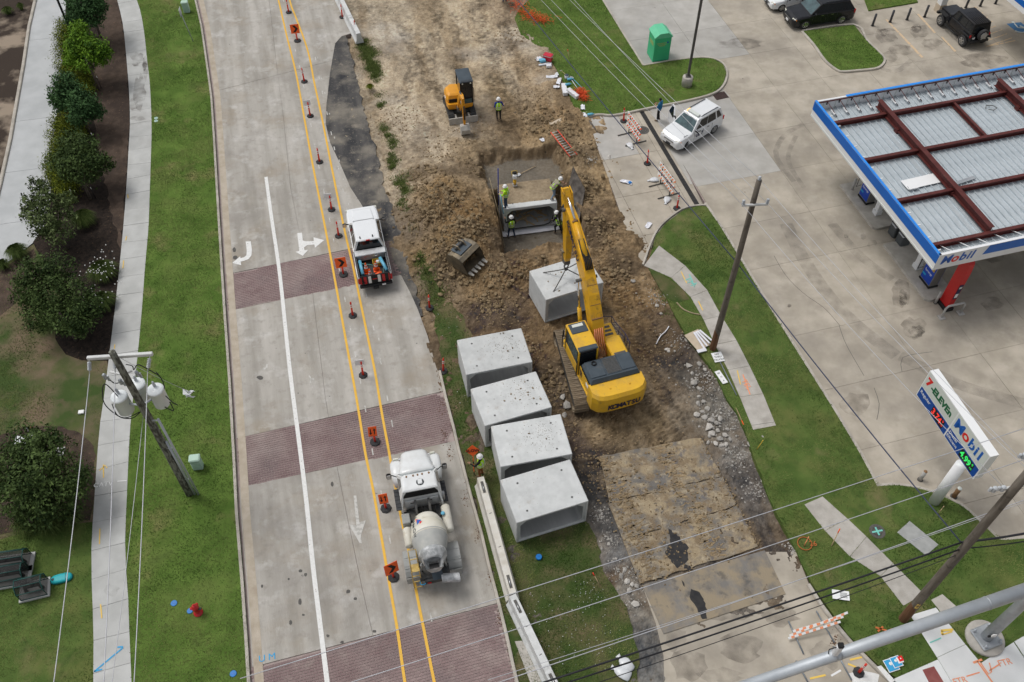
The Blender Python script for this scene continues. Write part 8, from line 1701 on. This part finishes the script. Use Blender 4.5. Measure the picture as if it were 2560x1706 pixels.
def tuft_plant(label,px,r_,h,n,m,flowers=0,group='ornamental grass clumps'):
    base=G(*px,.08);t=thing('grass_clump',label,'plant',base,0,group);a=rng.uniform(0,2*math.pi,n);q=rng.uniform(.15,1,n);d=np.stack([np.cos(a),np.sin(a)],1)
    p0=np.concatenate([d*(q*r_*.25)[:,None],np.zeros((n,1))],1);p1=np.concatenate([d*(q*r_*.7)[:,None],(h*(1.05-.35*q))[:,None]],1);p2=np.concatenate([d*(q*r_*1.15)[:,None],(h*(.85-.6*q))[:,None]],1);s=np.concatenate([-d[:,1:],d[:,:1],np.zeros((n,1))],1)*.013
    v=np.stack([p0-s,p0+s,p1+s,p1-s,p2],1).reshape(-1,3);i=np.arange(n)[:,None]*5;f=np.concatenate([i+np.array([[0,1,2]]),i+np.array([[0,2,3]]),i+np.array([[3,2,4]])],0)
    link('blades',np_mesh('blades',v,f,M_[m],np.repeat(rng.uniform(0,1,n),5)[:,None]*np.ones((1,3)),False),t)
    if flowers:
        b=mb();[b.ball((x,y,h*random.uniform(.75,1.1)),.04,5,3) for x,y in ((random.gauss(0,r_*.5),random.gauss(0,r_*.5)) for _ in range(flowers))];tag(b.build('flowers','white_tape',t),kind='stuff')
for lb,px,r_,h,n,m,fl_ in (('flowering grass clump with white blooms beside the sidewalk, upper part',(262,690),.95,.95,900,'blade_tuft',55),('flowering grass clump with white blooms beside the sidewalk, lower part',(262,765),.85,.85,800,'blade_tuft',30),('round green grass clump on the driveway corner',(48,640),.75,.8,800,'blade_tuft',0),('small green grass clump at the left edge of the driveway',(12,670),.5,.6,400,'blade_tuft',0),('bushy grass clump in the mulch right of the sparse tree',(215,560),.8,1.0,1400,'blade_tuft',0),('dry grass clump under the big lower left tree, left one',(70,1318),.7,.7,500,'blade_tuft',0),('dry grass clump under the big lower left tree, middle one',(130,1318),.7,.7,500,'blade_tuft',0),('dry grass clump under the big lower left tree, right one',(185,1300),.6,.65,400,'blade_tuft',0),('grass clump in the bare bed at the top left corner',(22,35),.5,.6,400,'blade_tuft',0),('spiky grass clump at the top left edge beside the driveway kerb',(55,25),.35,.6,300,'blade_tuft',0)):
    tuft_plant(lb,px,r_,h,n,m,fl_)
t=tuft_plant('bright yellow flowering weed at the edge of the black asphalt',(926,222),.35,.35,260,'leaf_yellow',0,None)
def grass(name,obj_names,dens,h,sparse=0.0):
    Ps=[]
    for on in obj_names:
        o=bpy.data.objects[on];poly=[(v.co.x,v.co.y) for v in o.data.vertices];zt=max(v.co.z for v in o.data.vertices);k=sum(1 for v in o.data.vertices if abs(v.co.z-zt)<1e-5);poly=poly[:k]
        xs,ys=[p[0] for p in poly],[p[1] for p in poly];ar_=(max(xs)-min(xs))*(max(ys)-min(ys));n=int(min(ar_*dens,900000));X,Y=rng.uniform(min(xs),max(xs),n),rng.uniform(min(ys),max(ys),n);px,py=PX(X,Y,zt)
        ok=(px>-20)&(px<2580)&(py>-20)&(py<1726);X,Y=X[ok],Y[ok];ok=inside(poly,X,Y);X,Y=X[ok],Y[ok]
        for wk in WALKS:ok = ~inside(wk,X,Y);X,Y=X[ok],Y[ok]
        if sparse:ok=fbm(X,Y,.5,4,91)+rng.uniform(-.3,.3,len(X))>sparse;X,Y=X[ok],Y[ok]
        Ps.append(np.stack([X,Y,np.full(len(X),zt)],1))
    P=np.concatenate(Ps);n=len(P);a=rng.uniform(0,2*math.pi,n);d=np.stack([np.cos(a),np.sin(a),np.zeros(n)],1);s=np.stack([-d[:,1],d[:,0],np.zeros(n)],1)*rng.uniform(.012,.022,(n,1));hh=rng.uniform(.5,1.3,(n,1))*h;top=P+d*hh*.8+np.array((0,0,1))*hh
    v=np.stack([P-s,P+s,top],1).reshape(-1,3);f=np.arange(3*n).reshape(-1,3);ti=np.clip(.42+fbm(P[:,0],P[:,1],.35,5,41)*1.3+.10*np.sin((P[:,0]*math.cos(YAW)+P[:,1]*math.sin(YAW))*5.6)+fbm(P[:,0],P[:,1],2.2,3,44)*.5+rng.uniform(-.22,.22,n),0,1)
    tag(link(name,np_mesh(name,v,f,'blade',np.repeat(ti,3)[:,None]*np.ones((1,3)),False)),kind='stuff')
grass('verge_grass',['verge_lawn'],330,.045,-.3);grass('garden_grass',['garden_lawn_front'],300,.045,-.25);grass('thin_grass',['garden_lawn'],300,.05,.05);grass('street_grass',['street_lawn'],330,.05,-.22);grass('lot_grass',['corner_lawn','island_lawn','shop_lawn'],300,.05);grass('median_weeds',['median_grass'],330,.07,-.12)
XY=np.concatenate([np.array(G2((x,y)))+rng.normal(size=(int(420*w),2))*s*.6 for x,y,s,w in GR]);Zg=np.array([dirt_z(x,y) for x,y in XY]);n=len(XY);a=rng.uniform(0,6.28,n);d=np.stack([np.cos(a),np.sin(a),np.zeros(n)],1);q=np.stack([-d[:,1],d[:,0],np.zeros(n)],1)*.02;P=np.concatenate([XY,Zg[:,None]],1)
tag(link('dirt_edge_weeds',np_mesh('dirt_edge_weeds',np.stack([P-q,P+q,P+d*.07+np.array((0,0,.09))],1).reshape(-1,3),np.arange(3*n).reshape(-1,3),'blade',np.repeat(rng.uniform(0,.8,n),3)[:,None]*np.ones((1,3)),False)),kind='stuff')
fl_=[(*G2((random.gauss(x,s),random.gauss(y,s))),.05,random.uniform(.009,.022)) for x,y,s,n in ((1470,1480,18,40),(1440,1530,45,50),(1370,1580,45,30),(1500,1620,40,34),(1350,1510,25,16),(1420,1700,40,14),(1120,800,30,16),(1160,1000,20,12)) for _ in range(n)]
tag(rocks('litter_and_daisies',fl_,'white_tape'),kind='stuff')
def scrap(px,label,w,l,m,z=.02,cat='litter',name='litter_sheet',yaw=None,dirt=False,h=.10):
    p=GD(*px) if dirt else G(*px,z);b=mb();n,k=5,4
    v=[((i/(n-1)-.5)*l+random.uniform(-.04,.04)*l,(j/(k-1)-.5)*w+random.uniform(-.06,.06)*w,random.uniform(0,h)) for i in range(n) for j in range(k)]
    b.add(v+[(x,y,zz-.01) for x,y,zz in v],[(i*k+j,(i+1)*k+j,(i+1)*k+j+1,i*k+j+1) for i in range(n-1) for j in range(k-1)]+[(n*k+i*k+j+1,n*k+(i+1)*k+j+1,n*k+(i+1)*k+j,n*k+i*k+j) for i in range(n-1) for j in range(k-1)])
    return tag(b.build(name,M_[m],None,(p.x,p.y,p.z+.02),random.uniform(0,6) if yaw is None else yaw),label,cat)
def boxy(px,label,d,m,cat,name,yaw=0.0,z=0.0,dirt=True,lid=None):
    p=GD(*px) if dirt else G(*px,z);t=thing(name,label,cat,p,yaw);mb().box((0,0,d[2]/2),d,bev=.02).build('box_body',M_[m],t)
    if lid:mb().box((0,0,d[2]+.03),(d[0]*1.03,d[1]*1.03,.08),bev=.02).build('lid',M_[lid],t)
    return t
c=boxy((1370,150),'red cooler box with white rim on the dirt edge by the corner lawn',(.62,.42,.36),'cooler_red','cooler','cooler_box',R(-25),lid='cooler_red');mb().box((0,0,.36),(.65,.45,.03)).build('rim','white_tape',c);mb().box((.32,0,.3),(.03,.16,.08)).build('handle','white_tape',c)
boxy((1356,155),'light blue packet lying beside the red cooler',(.42,.3,.2),'pipe_blue','packet','water_pack',R(15))
scrap((1347,149),'white plastic sheet under the light blue packet',.4,.5,'sheet_white',dirt=True);scrap((1363,162),'long white plastic strip in front of the red cooler',.18,.9,'sheet_white',dirt=True,yaw=R(10));boxy((1372,167),'white carton with torn flaps in front of the red cooler',(.36,.3,.18),'box_white','carton','carton',R(8))
boxy((1411,228),'long white carton standing at the lawn edge, left of the pair',(.32,1.15,.26),'box_white','carton','carton',R(5));boxy((1432,238),'long white carton with dark stripe, right of the pair at the lawn edge',(.30,1.1,.26),'box_white','carton','carton',R(35),z=.1,dirt=False)
for px,l,lb,yw in (((1380,194),.8,'white fabric roll trailing off towards the dirt, left of the cartons',R(0)),((1397,205),.7,'crumpled white fabric left of the upright carton',R(80)),((1391,219),.45,'bunched white fabric end on the dirt below the roll',None),((1393,188),.4,'white sack leaning at the lawn edge above the cartons',R(60)),((1457,270),.55,'white wrapper on the lawn corner below the orange net bundle',R(90)),((1462,288),.5,'white wrapper on the kerb beside the blue bottles',None),((1565,457),.75,'white paper towel sheet with a blue lid on the drive apron',R(-20)),((1621,565),.5,'white crumpled bag on the apron by the kerb',R(60)),((1356,352),.3,'small white bag on the dirt left of the ladder',None),((1390,308),.9,'cream torn paper on the dirt above the ladder',None)):scrap(px,lb,.28,l,'sheet_white' if 'cream' not in lb else 'cardboard',dirt=px[0]<1450 and px[0]>1340 or 'ladder' in lb,z=.1 if 1450<px[0]<1460 else .0,yaw=yw)
tag(mb().lathe([(.11,0),(.11,.03),(.05,.04)],14).build('plastic_disc','lid_blue',None,G(1575,457,.08)),'blue round plastic disc lying on the white paper towel on the apron','disc')
b=thing('paint_bucket','dark-topped paint bucket at the lawn edge among blue bottles','bucket',G(1416,198,.05));mb().lathe([(.12,0),(.15,.32),(.14,.32)],14).build('pail','sheet_white',b);mb().lathe([(.15,.32),(.14,.34)],14).build('lid','slate',b)
for px,lb in (((1420,214),'light blue bottle lying against the upright carton'),((1425,201),'light blue bottle lying right of the paint bucket'),((1476,289),'light blue bottle lying at the end of the corner kerb')):o=mb().lathe([(.08,-.2),(.09,-.17),(.09,.1),(.03,.2),(.03,.25)],10,0,TR(ry=math.pi/2,z=.09)).build('blue_bottle','pipe_blue',None,G(*px,.1),R(15));tag(o,lb,'bottle')
shovel(G(1431,197,.12),R(200)+R(8),'square shovel with pale blue shaft leaning over the orange net bundle, right one',handle='pipe_blue',L=1.5);shovel(G(1428,200,.12),R(200),'square shovel with white shaft leaning over the orange net bundle, left one',handle='sheet_white',L=1.3);shovel(G(1402,178,.05),R(215),'wooden shovel with its blade at the lawn edge',L=.9)
def netting(label,pts,r_,n=260):
    P0=[Vector(p) for p in pts];c=P0[0];b=mb()
    for k in range(n):
        f=random.random()*(len(P0)-1);i=int(f);p=P0[i].lerp(P0[i+1],f-i)-c;q=Vector((random.gauss(0,r_),random.gauss(0,r_),abs(random.gauss(0,r_*.6))));d=Vector((random.gauss(0,.16),random.gauss(0,.16),random.gauss(0,.05)));b.tube([p+q,p+q+d],.012,3)
    t=thing('orange_netting',label,'netting',c);tag(b.build('net_strands','mesh_orange',t),kind='stuff');return t
netting('rolled bundle of orange safety netting at the lawn corner',[G(1447,228,.22),G(1462,248,.22)],.16,420);netting('crumpled orange safety netting trailing over the corner lawn at the top',[G(1283,-5,.2),G(1300,20,.15),G(1320,42,.12),G(1345,50,.12),G(1366,54,.2)],.32,520)
for (a,c_,lb) in (((1473,305),(1493,332),'bent timber stakes lying at the apron edge'),):o=mb();A=G(*a);[o.tube([(0,.1*k,.05),(G(*c_)-A)+Vector((0,.15*k,.05))],.035,4) for k in (0,1)];tag(o.build('timber_stakes','plywood_dark',None,A),lb,'stakes')
def stake(a,c_,label,m='timber',top='spray_orange',z=.1):
    p=G(*a,z);q=G(*c_,z+.55);t=thing('survey_stake',label,'stake',p);mb().tube([(0,0,0),(q-p)*.75],.02,4).build('stake',M_[m],t);mb().tube([(q-p)*.75,(q-p)],.026,4).build('marked_top',M_[top],t)
for a,c_,lb,m,tp in (((1423,147),(1419,124),'thin survey stake with pink tip on the corner lawn','timber','red_plastic'),((2010,1366),(2022,1342),'orange-painted survey stake by the orange circle','spray_orange','spray_orange'),((2078,1366),(2100,1322),'timber survey stake with orange top beside the worn sidewalk','timber','orange_sign'),((2345,1285),(2360,1266),'timber survey stake right of the price sign pole','timber','timber'),((1840,1020),(1859,1062),'timber stake with orange tip lying on the lawn edge','timber','orange_sign'),((1892,1124),(1908,1101),'yellow marker stake on the lawn near the rubble','crate_yellow','crate_yellow'),((1500,1465),(1482,1432),'timber stake with pink tip on the median edge','timber','red_plastic')):stake(a,c_,lb,m,tp)
o=mb();A=G(1692,757,.12);[o.tube(smooth_line([G(*q,.12)-A for q in ((1692,757),(1708,773),(1730,783),(1752,787))],4),.04,6)];tag(o.build('pale_hose','plywood',None,A),'pale bent pipe lying across lawn and sidewalk','pipe')
o=mb();A=GD(1672,818);o.tube(smooth_line([GD(*q)-A+Vector((0,0,.06)) for q in ((1672,818),(1664,830),(1650,845),(1640,862))],4),.03,5);tag(o.build('white_hose','sheet_white',None,A),'white bent pipe lying on the dark dirt right of the excavator','pipe')
cb=thing('broken_board_pile','broken white boards and cardboard beside the grey pole','board pile',G(1745,855,.12));mb().box((0,.1,.04),(.9,1.2,.03),rz=.5).build('cardboard','cardboard',cb);[mb().box((.05+.12*k,.1*k,.10+.03*k),(.10,1.2-.1*k,.03),rz=.35+.1*k).build('white_board','sheet_white',cb) for k in range(4)];mb().box((.1,-.65,.08),(.5,.2,.05),rz=.3).build('board_end','sheet_white',cb)
def flat_sign(px,label,w,h,yaw,lines,post=None,size=.15):
    p=G(*px,.16);t=thing('fallen_sign',label,'sign',p,yaw);mb().box((0,0,0),(w,h,.015)).build('panel','sign_white',t)
    for k,s in enumerate(lines):text('lettering',s,size,'black',t,TR(0,h*.5-(k+.7)*h/(len(lines)+.4),.012))
    if post:mb().tube([Vector((0,-h/2,-.02)),Vector((*rotz((G(*post).x-p.x,G(*post).y-p.y),-yaw),-.03))],.03,5).build('post','steel_blue_bar',t)
flat_sign((1795,893),'fallen white NO THRU TRUCKS sign with its blue post beside the sidewalk',.55,.62,R(12),('NO','THRU','TRUCKS'),(1840,992));flat_sign((1803,943),'fallen white plate with small lettering below the truck sign',.3,.85,R(22),('ED','12','A'),None,.12)
flat_sign((2102,1488),'white yard placard with fine print lying on the street lawn',.72,.42,R(-8),('. . .',),None,.1);o=bpy.data.objects['fallen_sign.002'];[mb().box((.12,.1-.05*k,.009),(.3,.02,.004)).build('print_line','bin_grey',o) for k in range(5)]
yp=thing('yard_sign_pile','pile of blue and white yard signs with a red corner near the street kerb','sign pile',G(2235,1662,.12),R(10))
for x,y,z_,w,m in ((-.12,0,.02,.5,'sign_white'),(-.12,0,.035,.44,'spray_blue'),(.12,.08,.05,.42,'sign_white'),(.12,.08,.065,.36,'spray_blue'),(.28,.12,.08,.24,'sign_white'),(.33,.16,.095,.2,'logo_red')):mb().box((x,y,z_),(w,w*1.05,.012),rz=.12).build('sign_card',M_[m],yp)
for x,y,z_,r_ in ((-.14,.05,.043,.07),(.1,.12,.073,.06),(.33,.16,.103,.03)):mb().lathe([(r_,0),(r_*.9,.004)],12,0,TR(x,y,z_)).build('print_dot','white_tape',yp)
h_=thing('fire_hydrant','red fire hydrant on the verge lawn','hydrant',G(496,1532,.1));mb().lathe([(.20,0),(.20,.04),(.12,.06),(.12,.50),(.16,.52),(.16,.56),(.12,.60),(.10,.70),(.04,.76)],16).build('barrel','hydrant_red',h_);mb().lathe([(.03,.74),(.03,.82)],6).build('operating_nut','hydrant_red',h_)
for a in (0,math.pi/2,math.pi):mb().cyl((.1*math.cos(a),.1*math.sin(a),.42),(.23*math.cos(a),.23*math.sin(a),.42),.06,n=10).build('outlet',('iron' if a==0 else 'hydrant_red'),h_)
for px,lb,r_ in (((436,1510),'blue round valve lid left of the hydrant',.14),((476,1529),'blue round valve lid touching the hydrant foot',.13),((584,1686),'blue round valve lid near the kerb at the bottom left',.14),((391,298),'pale blue lid beside the sidewalk, upper of two',.13),((391,305),'pale blue lid beside the sidewalk, lower of two',.13),((1347,1394),'blue round lid on the weedy median below the nearest culvert',.14)):
    t=thing('valve_lid',lb,'lid',G(*px,.05));mb().lathe([(r_,0),(r_,.07),(r_*.92,.085),(r_*.3,.085)],16,sm=False).build('lid',M_['lid_blue' if px[1]>400 else 'pedestal'],t);mb().box((0,0,.085),(r_*.7,.03,.02)).build('lifting_bar','logo_blue',t)
for px,lb in (((497,1168),'pale green utility pedestal right of the transformer pole foot'),((468,30),'pale green utility pedestal at the top of the verge')):
    t=thing('utility_pedestal',lb,'pedestal',G(*px,.1),R(8));mb().box((0,0,.38),(.46,.36,.76),bev=.03).build('cabinet','pedestal',t);mb().box((0,0,.80),(.52,.42,.12),bev=.05).build('cap','pedestal',t);[mb().box((0,-.182,.2+.12*k),(.44,.02,.04)).build('rib','pedestal',t) for k in range(4)]
t=thing('street_sign','leaning street sign seen edge-on at the top of the verge','sign',G(483,104,.1));q=G(447,22,2.2)-G(483,104,.1);mb().tube([(0,0,0),q],.03,6).build('post','galv_dark',t);mb().box((0,0,0),(.03,.6,.5),0,Matrix.Translation(q*.9)@Matrix.Rotation(R(8),4,'Z')).build('panel','galv',t)
tc=thing('access_cover','turquoise oval access cover on the front garden lawn','cover',G(155,1448,.1),R(16));b=mb();b.loft([[(.46*s*math.copysign(abs(math.cos(a))**.6,math.cos(a)),0.21*s*math.copysign(abs(math.sin(a))**.8,math.sin(a)),z_) for a in np.linspace(0,2*math.pi,21)[:-1]] for s,z_ in ((1,0),(1,.09),(.9,.15),(.5,.165))],sm=True);b.build('shell','teal',tc);mb().lathe([(.07,.14),(.06,.165)],12,0,TR(x=-.33)).build('vent_plug','slate',tc);mb().box((.2,0,.163),(.02,.3,.01)).build('seam','slate',tc)
def cage(label,a,c_,dep):
    A,B2=G(*a,.15),G(*c_,.15);d=B2-A;L=math.hypot(d.x,d.y);t=thing('backflow_cage',label,'cage',(A.x,A.y,.08),math.atan2(d.y,d.x));mb().box((L/2,dep/2,.05),(L*1.16,dep*1.2,.1)).build('pad','walk',t)
    prof=[(0,.1),(0,.62),(dep*.28,.92),(dep*.72,.92),(dep,.62),(dep,.1)];f=mb()
    for x in (0,L):f.tube([(x,y,z_) for y,z_ in prof],.022,4)
    for y,z_ in prof:f.tube([(0,y,z_),(L,y,z_)],.022,4)
    f.build('frame','cage_green',t);m_=mb();m_.loft([[(x,y,z_) for y,z_ in prof] for x in (.01,L-.01)],closed=False,cap=False)
    for x in (.01,L-.01):m_.add([(x,y,z_) for y,z_ in prof],[tuple(range(6))])
    m_.build('mesh_panel','cage_wire',t);mb().tube([(.2,dep/2,.1),(.25,dep/2,.45),(L-.25,dep/2,.45),(L-.2,dep/2,.1)],.08,8).build('pipework','iron',t);mb().lathe([(.12,0),(.12,.05)],12,0,TR(L/2,dep/2,.55)).build('valve_wheel','iron',t)
cage('dark green wire cage over pipework, nearest of the three at the lower left',(53,1503),(119,1487),.75);cage('dark green wire cage over pipework, middle of the three at the left edge',(-28,1475),(68,1458),.75);cage('dark green wire cage over pipework, farthest of the three at the left edge',(-40,1440),(72,1424),.75)
eq=thing('utility_cabinet','pale blue cabinet with a brown timber frame behind the lower left tree','cabinet',G(92,1138,.08),R(8));mb().box((0,0,.7),(.9,.5,1.4),bev=.02).build('cabinet','transformer',eq);mb().box((.75,-.2,.02),(1.1,.9,.1)).build('pad','walk',eq);mb().box((.45,.2,1.0),(.16,.12,2.0)).build('timber_post','wood_pole_foot',eq);[mb().tube([(.2+.18*k,.3,0),(.2+.18*k,.3,1.9-.2*k)],.03,6).build('conduit','galv',eq) for k in range(4)]
for px,lb in (((204,1032),'small white meter box on the lawn left of the transformer pole'),):o=mb().box((0,0,.05),(.28,.22,.1),bev=.02).build('meter_box','sign_white',None,G(*px,.08),R(10));tag(o,lb,'box')
for px,lb in (((220,195),'left black tree stake with white tip in the mulch by the bright tree'),((254,222),'right black tree stake with white tip in the mulch by the bright tree'),((242,365),'black tree stake with white tip in the mulch by the dark olive tree top'),((241,500),'black tree stake with white tip in the mulch at the dark olive tree trunk'),((190,505),'black tree stake with white tip left of the dark olive tree trunk')):
    t=thing('tree_stake',lb,'stake',G(*px,.08));mb().cyl((0,0,0),(0,0,.85),.025,n=6).build('stake','black',t);mb().cyl((0,0,.85),(0,0,1.0),.026,n=6).build('tip','white_tape',t)
dr=struct(mb().prism([lw(21.50,36.4),lw(21.80,36.4),lw(21.80,46.15),lw(21.50,46.15)],-.1,-.012).build('trench_drain','black'))
g_me=mb().box((0,0,0),(.28,.485,.02),bev=.004);[g_me.box((0,-.2+.05*k,.012),(.23,.02,.01)) for k in range(9)];g_me=g_me.mesh('grate','grate')
for k in range(19):
    q=lw(21.65,36.65+.5*k);link('grate',g_me,dr,(q[0],q[1],.0),(0,0,YAWL))
for px,r_,m,lb in (((1607,326),.42,'iron','round iron manhole cover beside the far barricade'),((2193,1329),.36,'iron','round manhole cover with green paint mark by the worn sidewalk')):
    t=thing('manhole_cover',lb,'manhole',G(*px,.0 if px[1]<500 else .1));mb().lathe([(r_,0),(r_,.012),(r_*.86,.014),(r_*.84,.008),(.1,.008)],24,sm=False).build('cover',M_[m],t);[mb().lathe([(r_*.3*k,.014),(r_*.3*k-.03,.018)],20,cap=False).build('ring','grate',t) for k in (1,2)]
    if px[1]>500:mb().box((0,0,.022),(.5,.08,.004),rz=.2).build('paint_mark','spray_teal',t);mb().box((0,0,.024),(.08,.4,.004),rz=.2).build('paint_mark','spray_teal',t)
t=thing('storm_grate','rusty square storm drain grate at the tip of the corner lawn','grate',G(1801,240,.0),YAWL+R(4));mb().box((0,0,0),(1.15,.95,.012)).build('frame','walk_old',t);[mb().box((-.42+.105*k,0,.012),(.07,.72,.02)).build('bar','grate_rust',t) for k in range(9)];mb().box((0,0,.006),(.95,.75,.008)).build('pit','black',t)
t=thing('vault_lid','grey rectangular utility vault lid set in the street lawn','lid',(0,0,0));mb().prism(gp([(2243,1331),(2274,1303),(2346,1362),(2315,1389)],.11),.0,.112).build('lid','fender_grey',t)
def spray(pts,w,m,z,par):return stripe('survey_mark',pts,w,m,z,par)
SL,SR,LN=bpy.data.objects['sidewalk_left'],bpy.data.objects['sidewalk_right'],bpy.data.objects['street_lawn']
for pts in ([(261,1198),(261,1165)],[(251,1180),(261,1164),(270,1174)],[(252,1325),(251,1364)],[(254,1514),(257,1549)],[(318,595),(316,605)],[(311,655),(309,675)],[(289,865),(288,876)],[(321,490),(322,500)]):spray(pts,.05,'spray_yellow',.125,SL)
for pts in ([(238,1682),(310,1622)],[(238,1682),(258,1676)],[(310,1620),(296,1621)]):spray(pts,.06,'spray_blue',.125,SL)
text('survey_lettering','CATV',.34,'spray_white',SL,TR(*G2((258,1212),.12),.125,rz=R(8)));spray([(296,1207),(319,1205)],.05,'spray_white',.125,SL)
for pts,w,m in (([(2440,1656),(2500,1740)],.07,'spray_orange'),([(2430,1660),(2452,1652)],.09,'spray_orange'),([(2448,1660),(2478,1700),(2470,1660)],.05,'spray_orange'),([(2470,1680),(2495,1664)],.05,'spray_orange'),([(2413,1694),(2446,1684)],.05,'spray_orange')):spray(pts,w,m,.128,ramp_)
text('survey_lettering','FTR',.36,'spray_orange',ramp_,TR(*G2((2512,1657),.12),.128,rz=R(12)));text('survey_lettering','FTR',.36,'spray_orange',ramp_,TR(*G2((2400,1703),.12),.128,rz=R(12)))
SN=bpy.data.objects['sidewalk_new']
for pts,w,m in (([(2352,1580),(2353,1590)],.1,'spray_yellow'),([(2350,1580),(2380,1577)],.1,'spray_yellow'),([(2352,1590),(2378,1582)],.06,'spray_yellow'),([(2322,1610),(2350,1598)],.05,'spray_teal')):spray(pts,w,m,.128,SN)
for pts,m in (([(1745,757),(1756,780)],'spray_yellow'),([(1722,690),(1728,700),(1736,724),(1740,710)],'spray_teal'),([(1702,683),(1716,712)],'spray_yellow'),([(1842,930),(1850,965)],'spray_yellow'),([(1856,940),(1874,990)],'spray_orange')):spray(pts,.06,m,.122,SR)
text('survey_lettering','FM',.5,'spray_teal',SR,TR(*G2((1725,706),.11),.123,rz=R(-60)));text('survey_lettering','TEL',.4,'spray_orange',SR,TR(*G2((1866,962),.11),.123,rz=R(-70)))
c=G(2010,1363);b=mb();b.tube([(c.x+.32*math.cos(a),c.y+.32*math.sin(a),.15) for a in np.linspace(0,6.28,16)],.02,4);b.build('survey_mark','spray_grass',LN);text('survey_lettering','26',.34,'spray_grass',LN,TR(*G2((2032,1361),.1),.15))
for pts in ([(2186,1572),(2200,1576),(2214,1580)],[(2192,1582),(2205,1570)],[(2225,1575),(2228,1588)]):stripe('survey_mark',pts,.08,'spray_grass',.145,LN)
text('survey_lettering','U M',.4,'spray_blue',road,TR(*G2((668,1645)),.008,rz=R(12)))
CW_=bpy.data.objects['carriageway']
for pts,m in (([(2125,1650),(2168,1640)],'spray_yellow'),([(2025,1697),(2064,1688)],'spray_yellow'),([(2078,1690),(2102,1676)],'spray_white'),([(2120,1660),(2140,1668)],'spray_yellow')):spray(pts,.08,m,.0,CW_)
stripe('stop_line',[(2130,1702),(2165,1694),(2195,1704)],.6,'white_paint',-.003,CW_)
tag(rocks('kerb_litter',[(*G2((x+random.gauss(0,5),y+random.gauss(0,14))),.0,random.uniform(.01,.035)) for x,y in ((1112,1080),(1125,1130),(1165,1245),(1195,1340),(1225,1440),(1250,1540),(1100,960),(1105,1010),(2085,1600),(2095,1615)) for _ in range(40)],'wood_pole_foot'),kind='stuff')
for px,w,h in (((350,235),16,45),((345,150),18,14),((335,265),14,14),((365,175),7,30),((345,300),20,6),((280,1480),22,16)):blob(px,w,h,'stain_soft' if h<40 and px[1]<1000 else 'tyre_mark' if px[1]>1000 else 'stain_soft',.128,18,SL)
for px,w,h in (((362,165),6,18),((340,165),8,6)):blob(px,w,h,'stain_dark',.129,14,SL)
for px,w,h,m in (((1720,1660),50,40,'stain_soft'),((1850,1620),60,40,'stain_soft'),((1950,1540),50,30,'stain_soft'),((1690,1600),30,30,'tyre_mark'),((1830,1530),70,24,'stain_soft'),((2060,1640),40,40,'tyre_mark'),((2110,1600),16,40,'stain_soft'),((1800,1690),60,20,'tyre_mark')):blob(px,w,h,m,-.004,18,CW_)
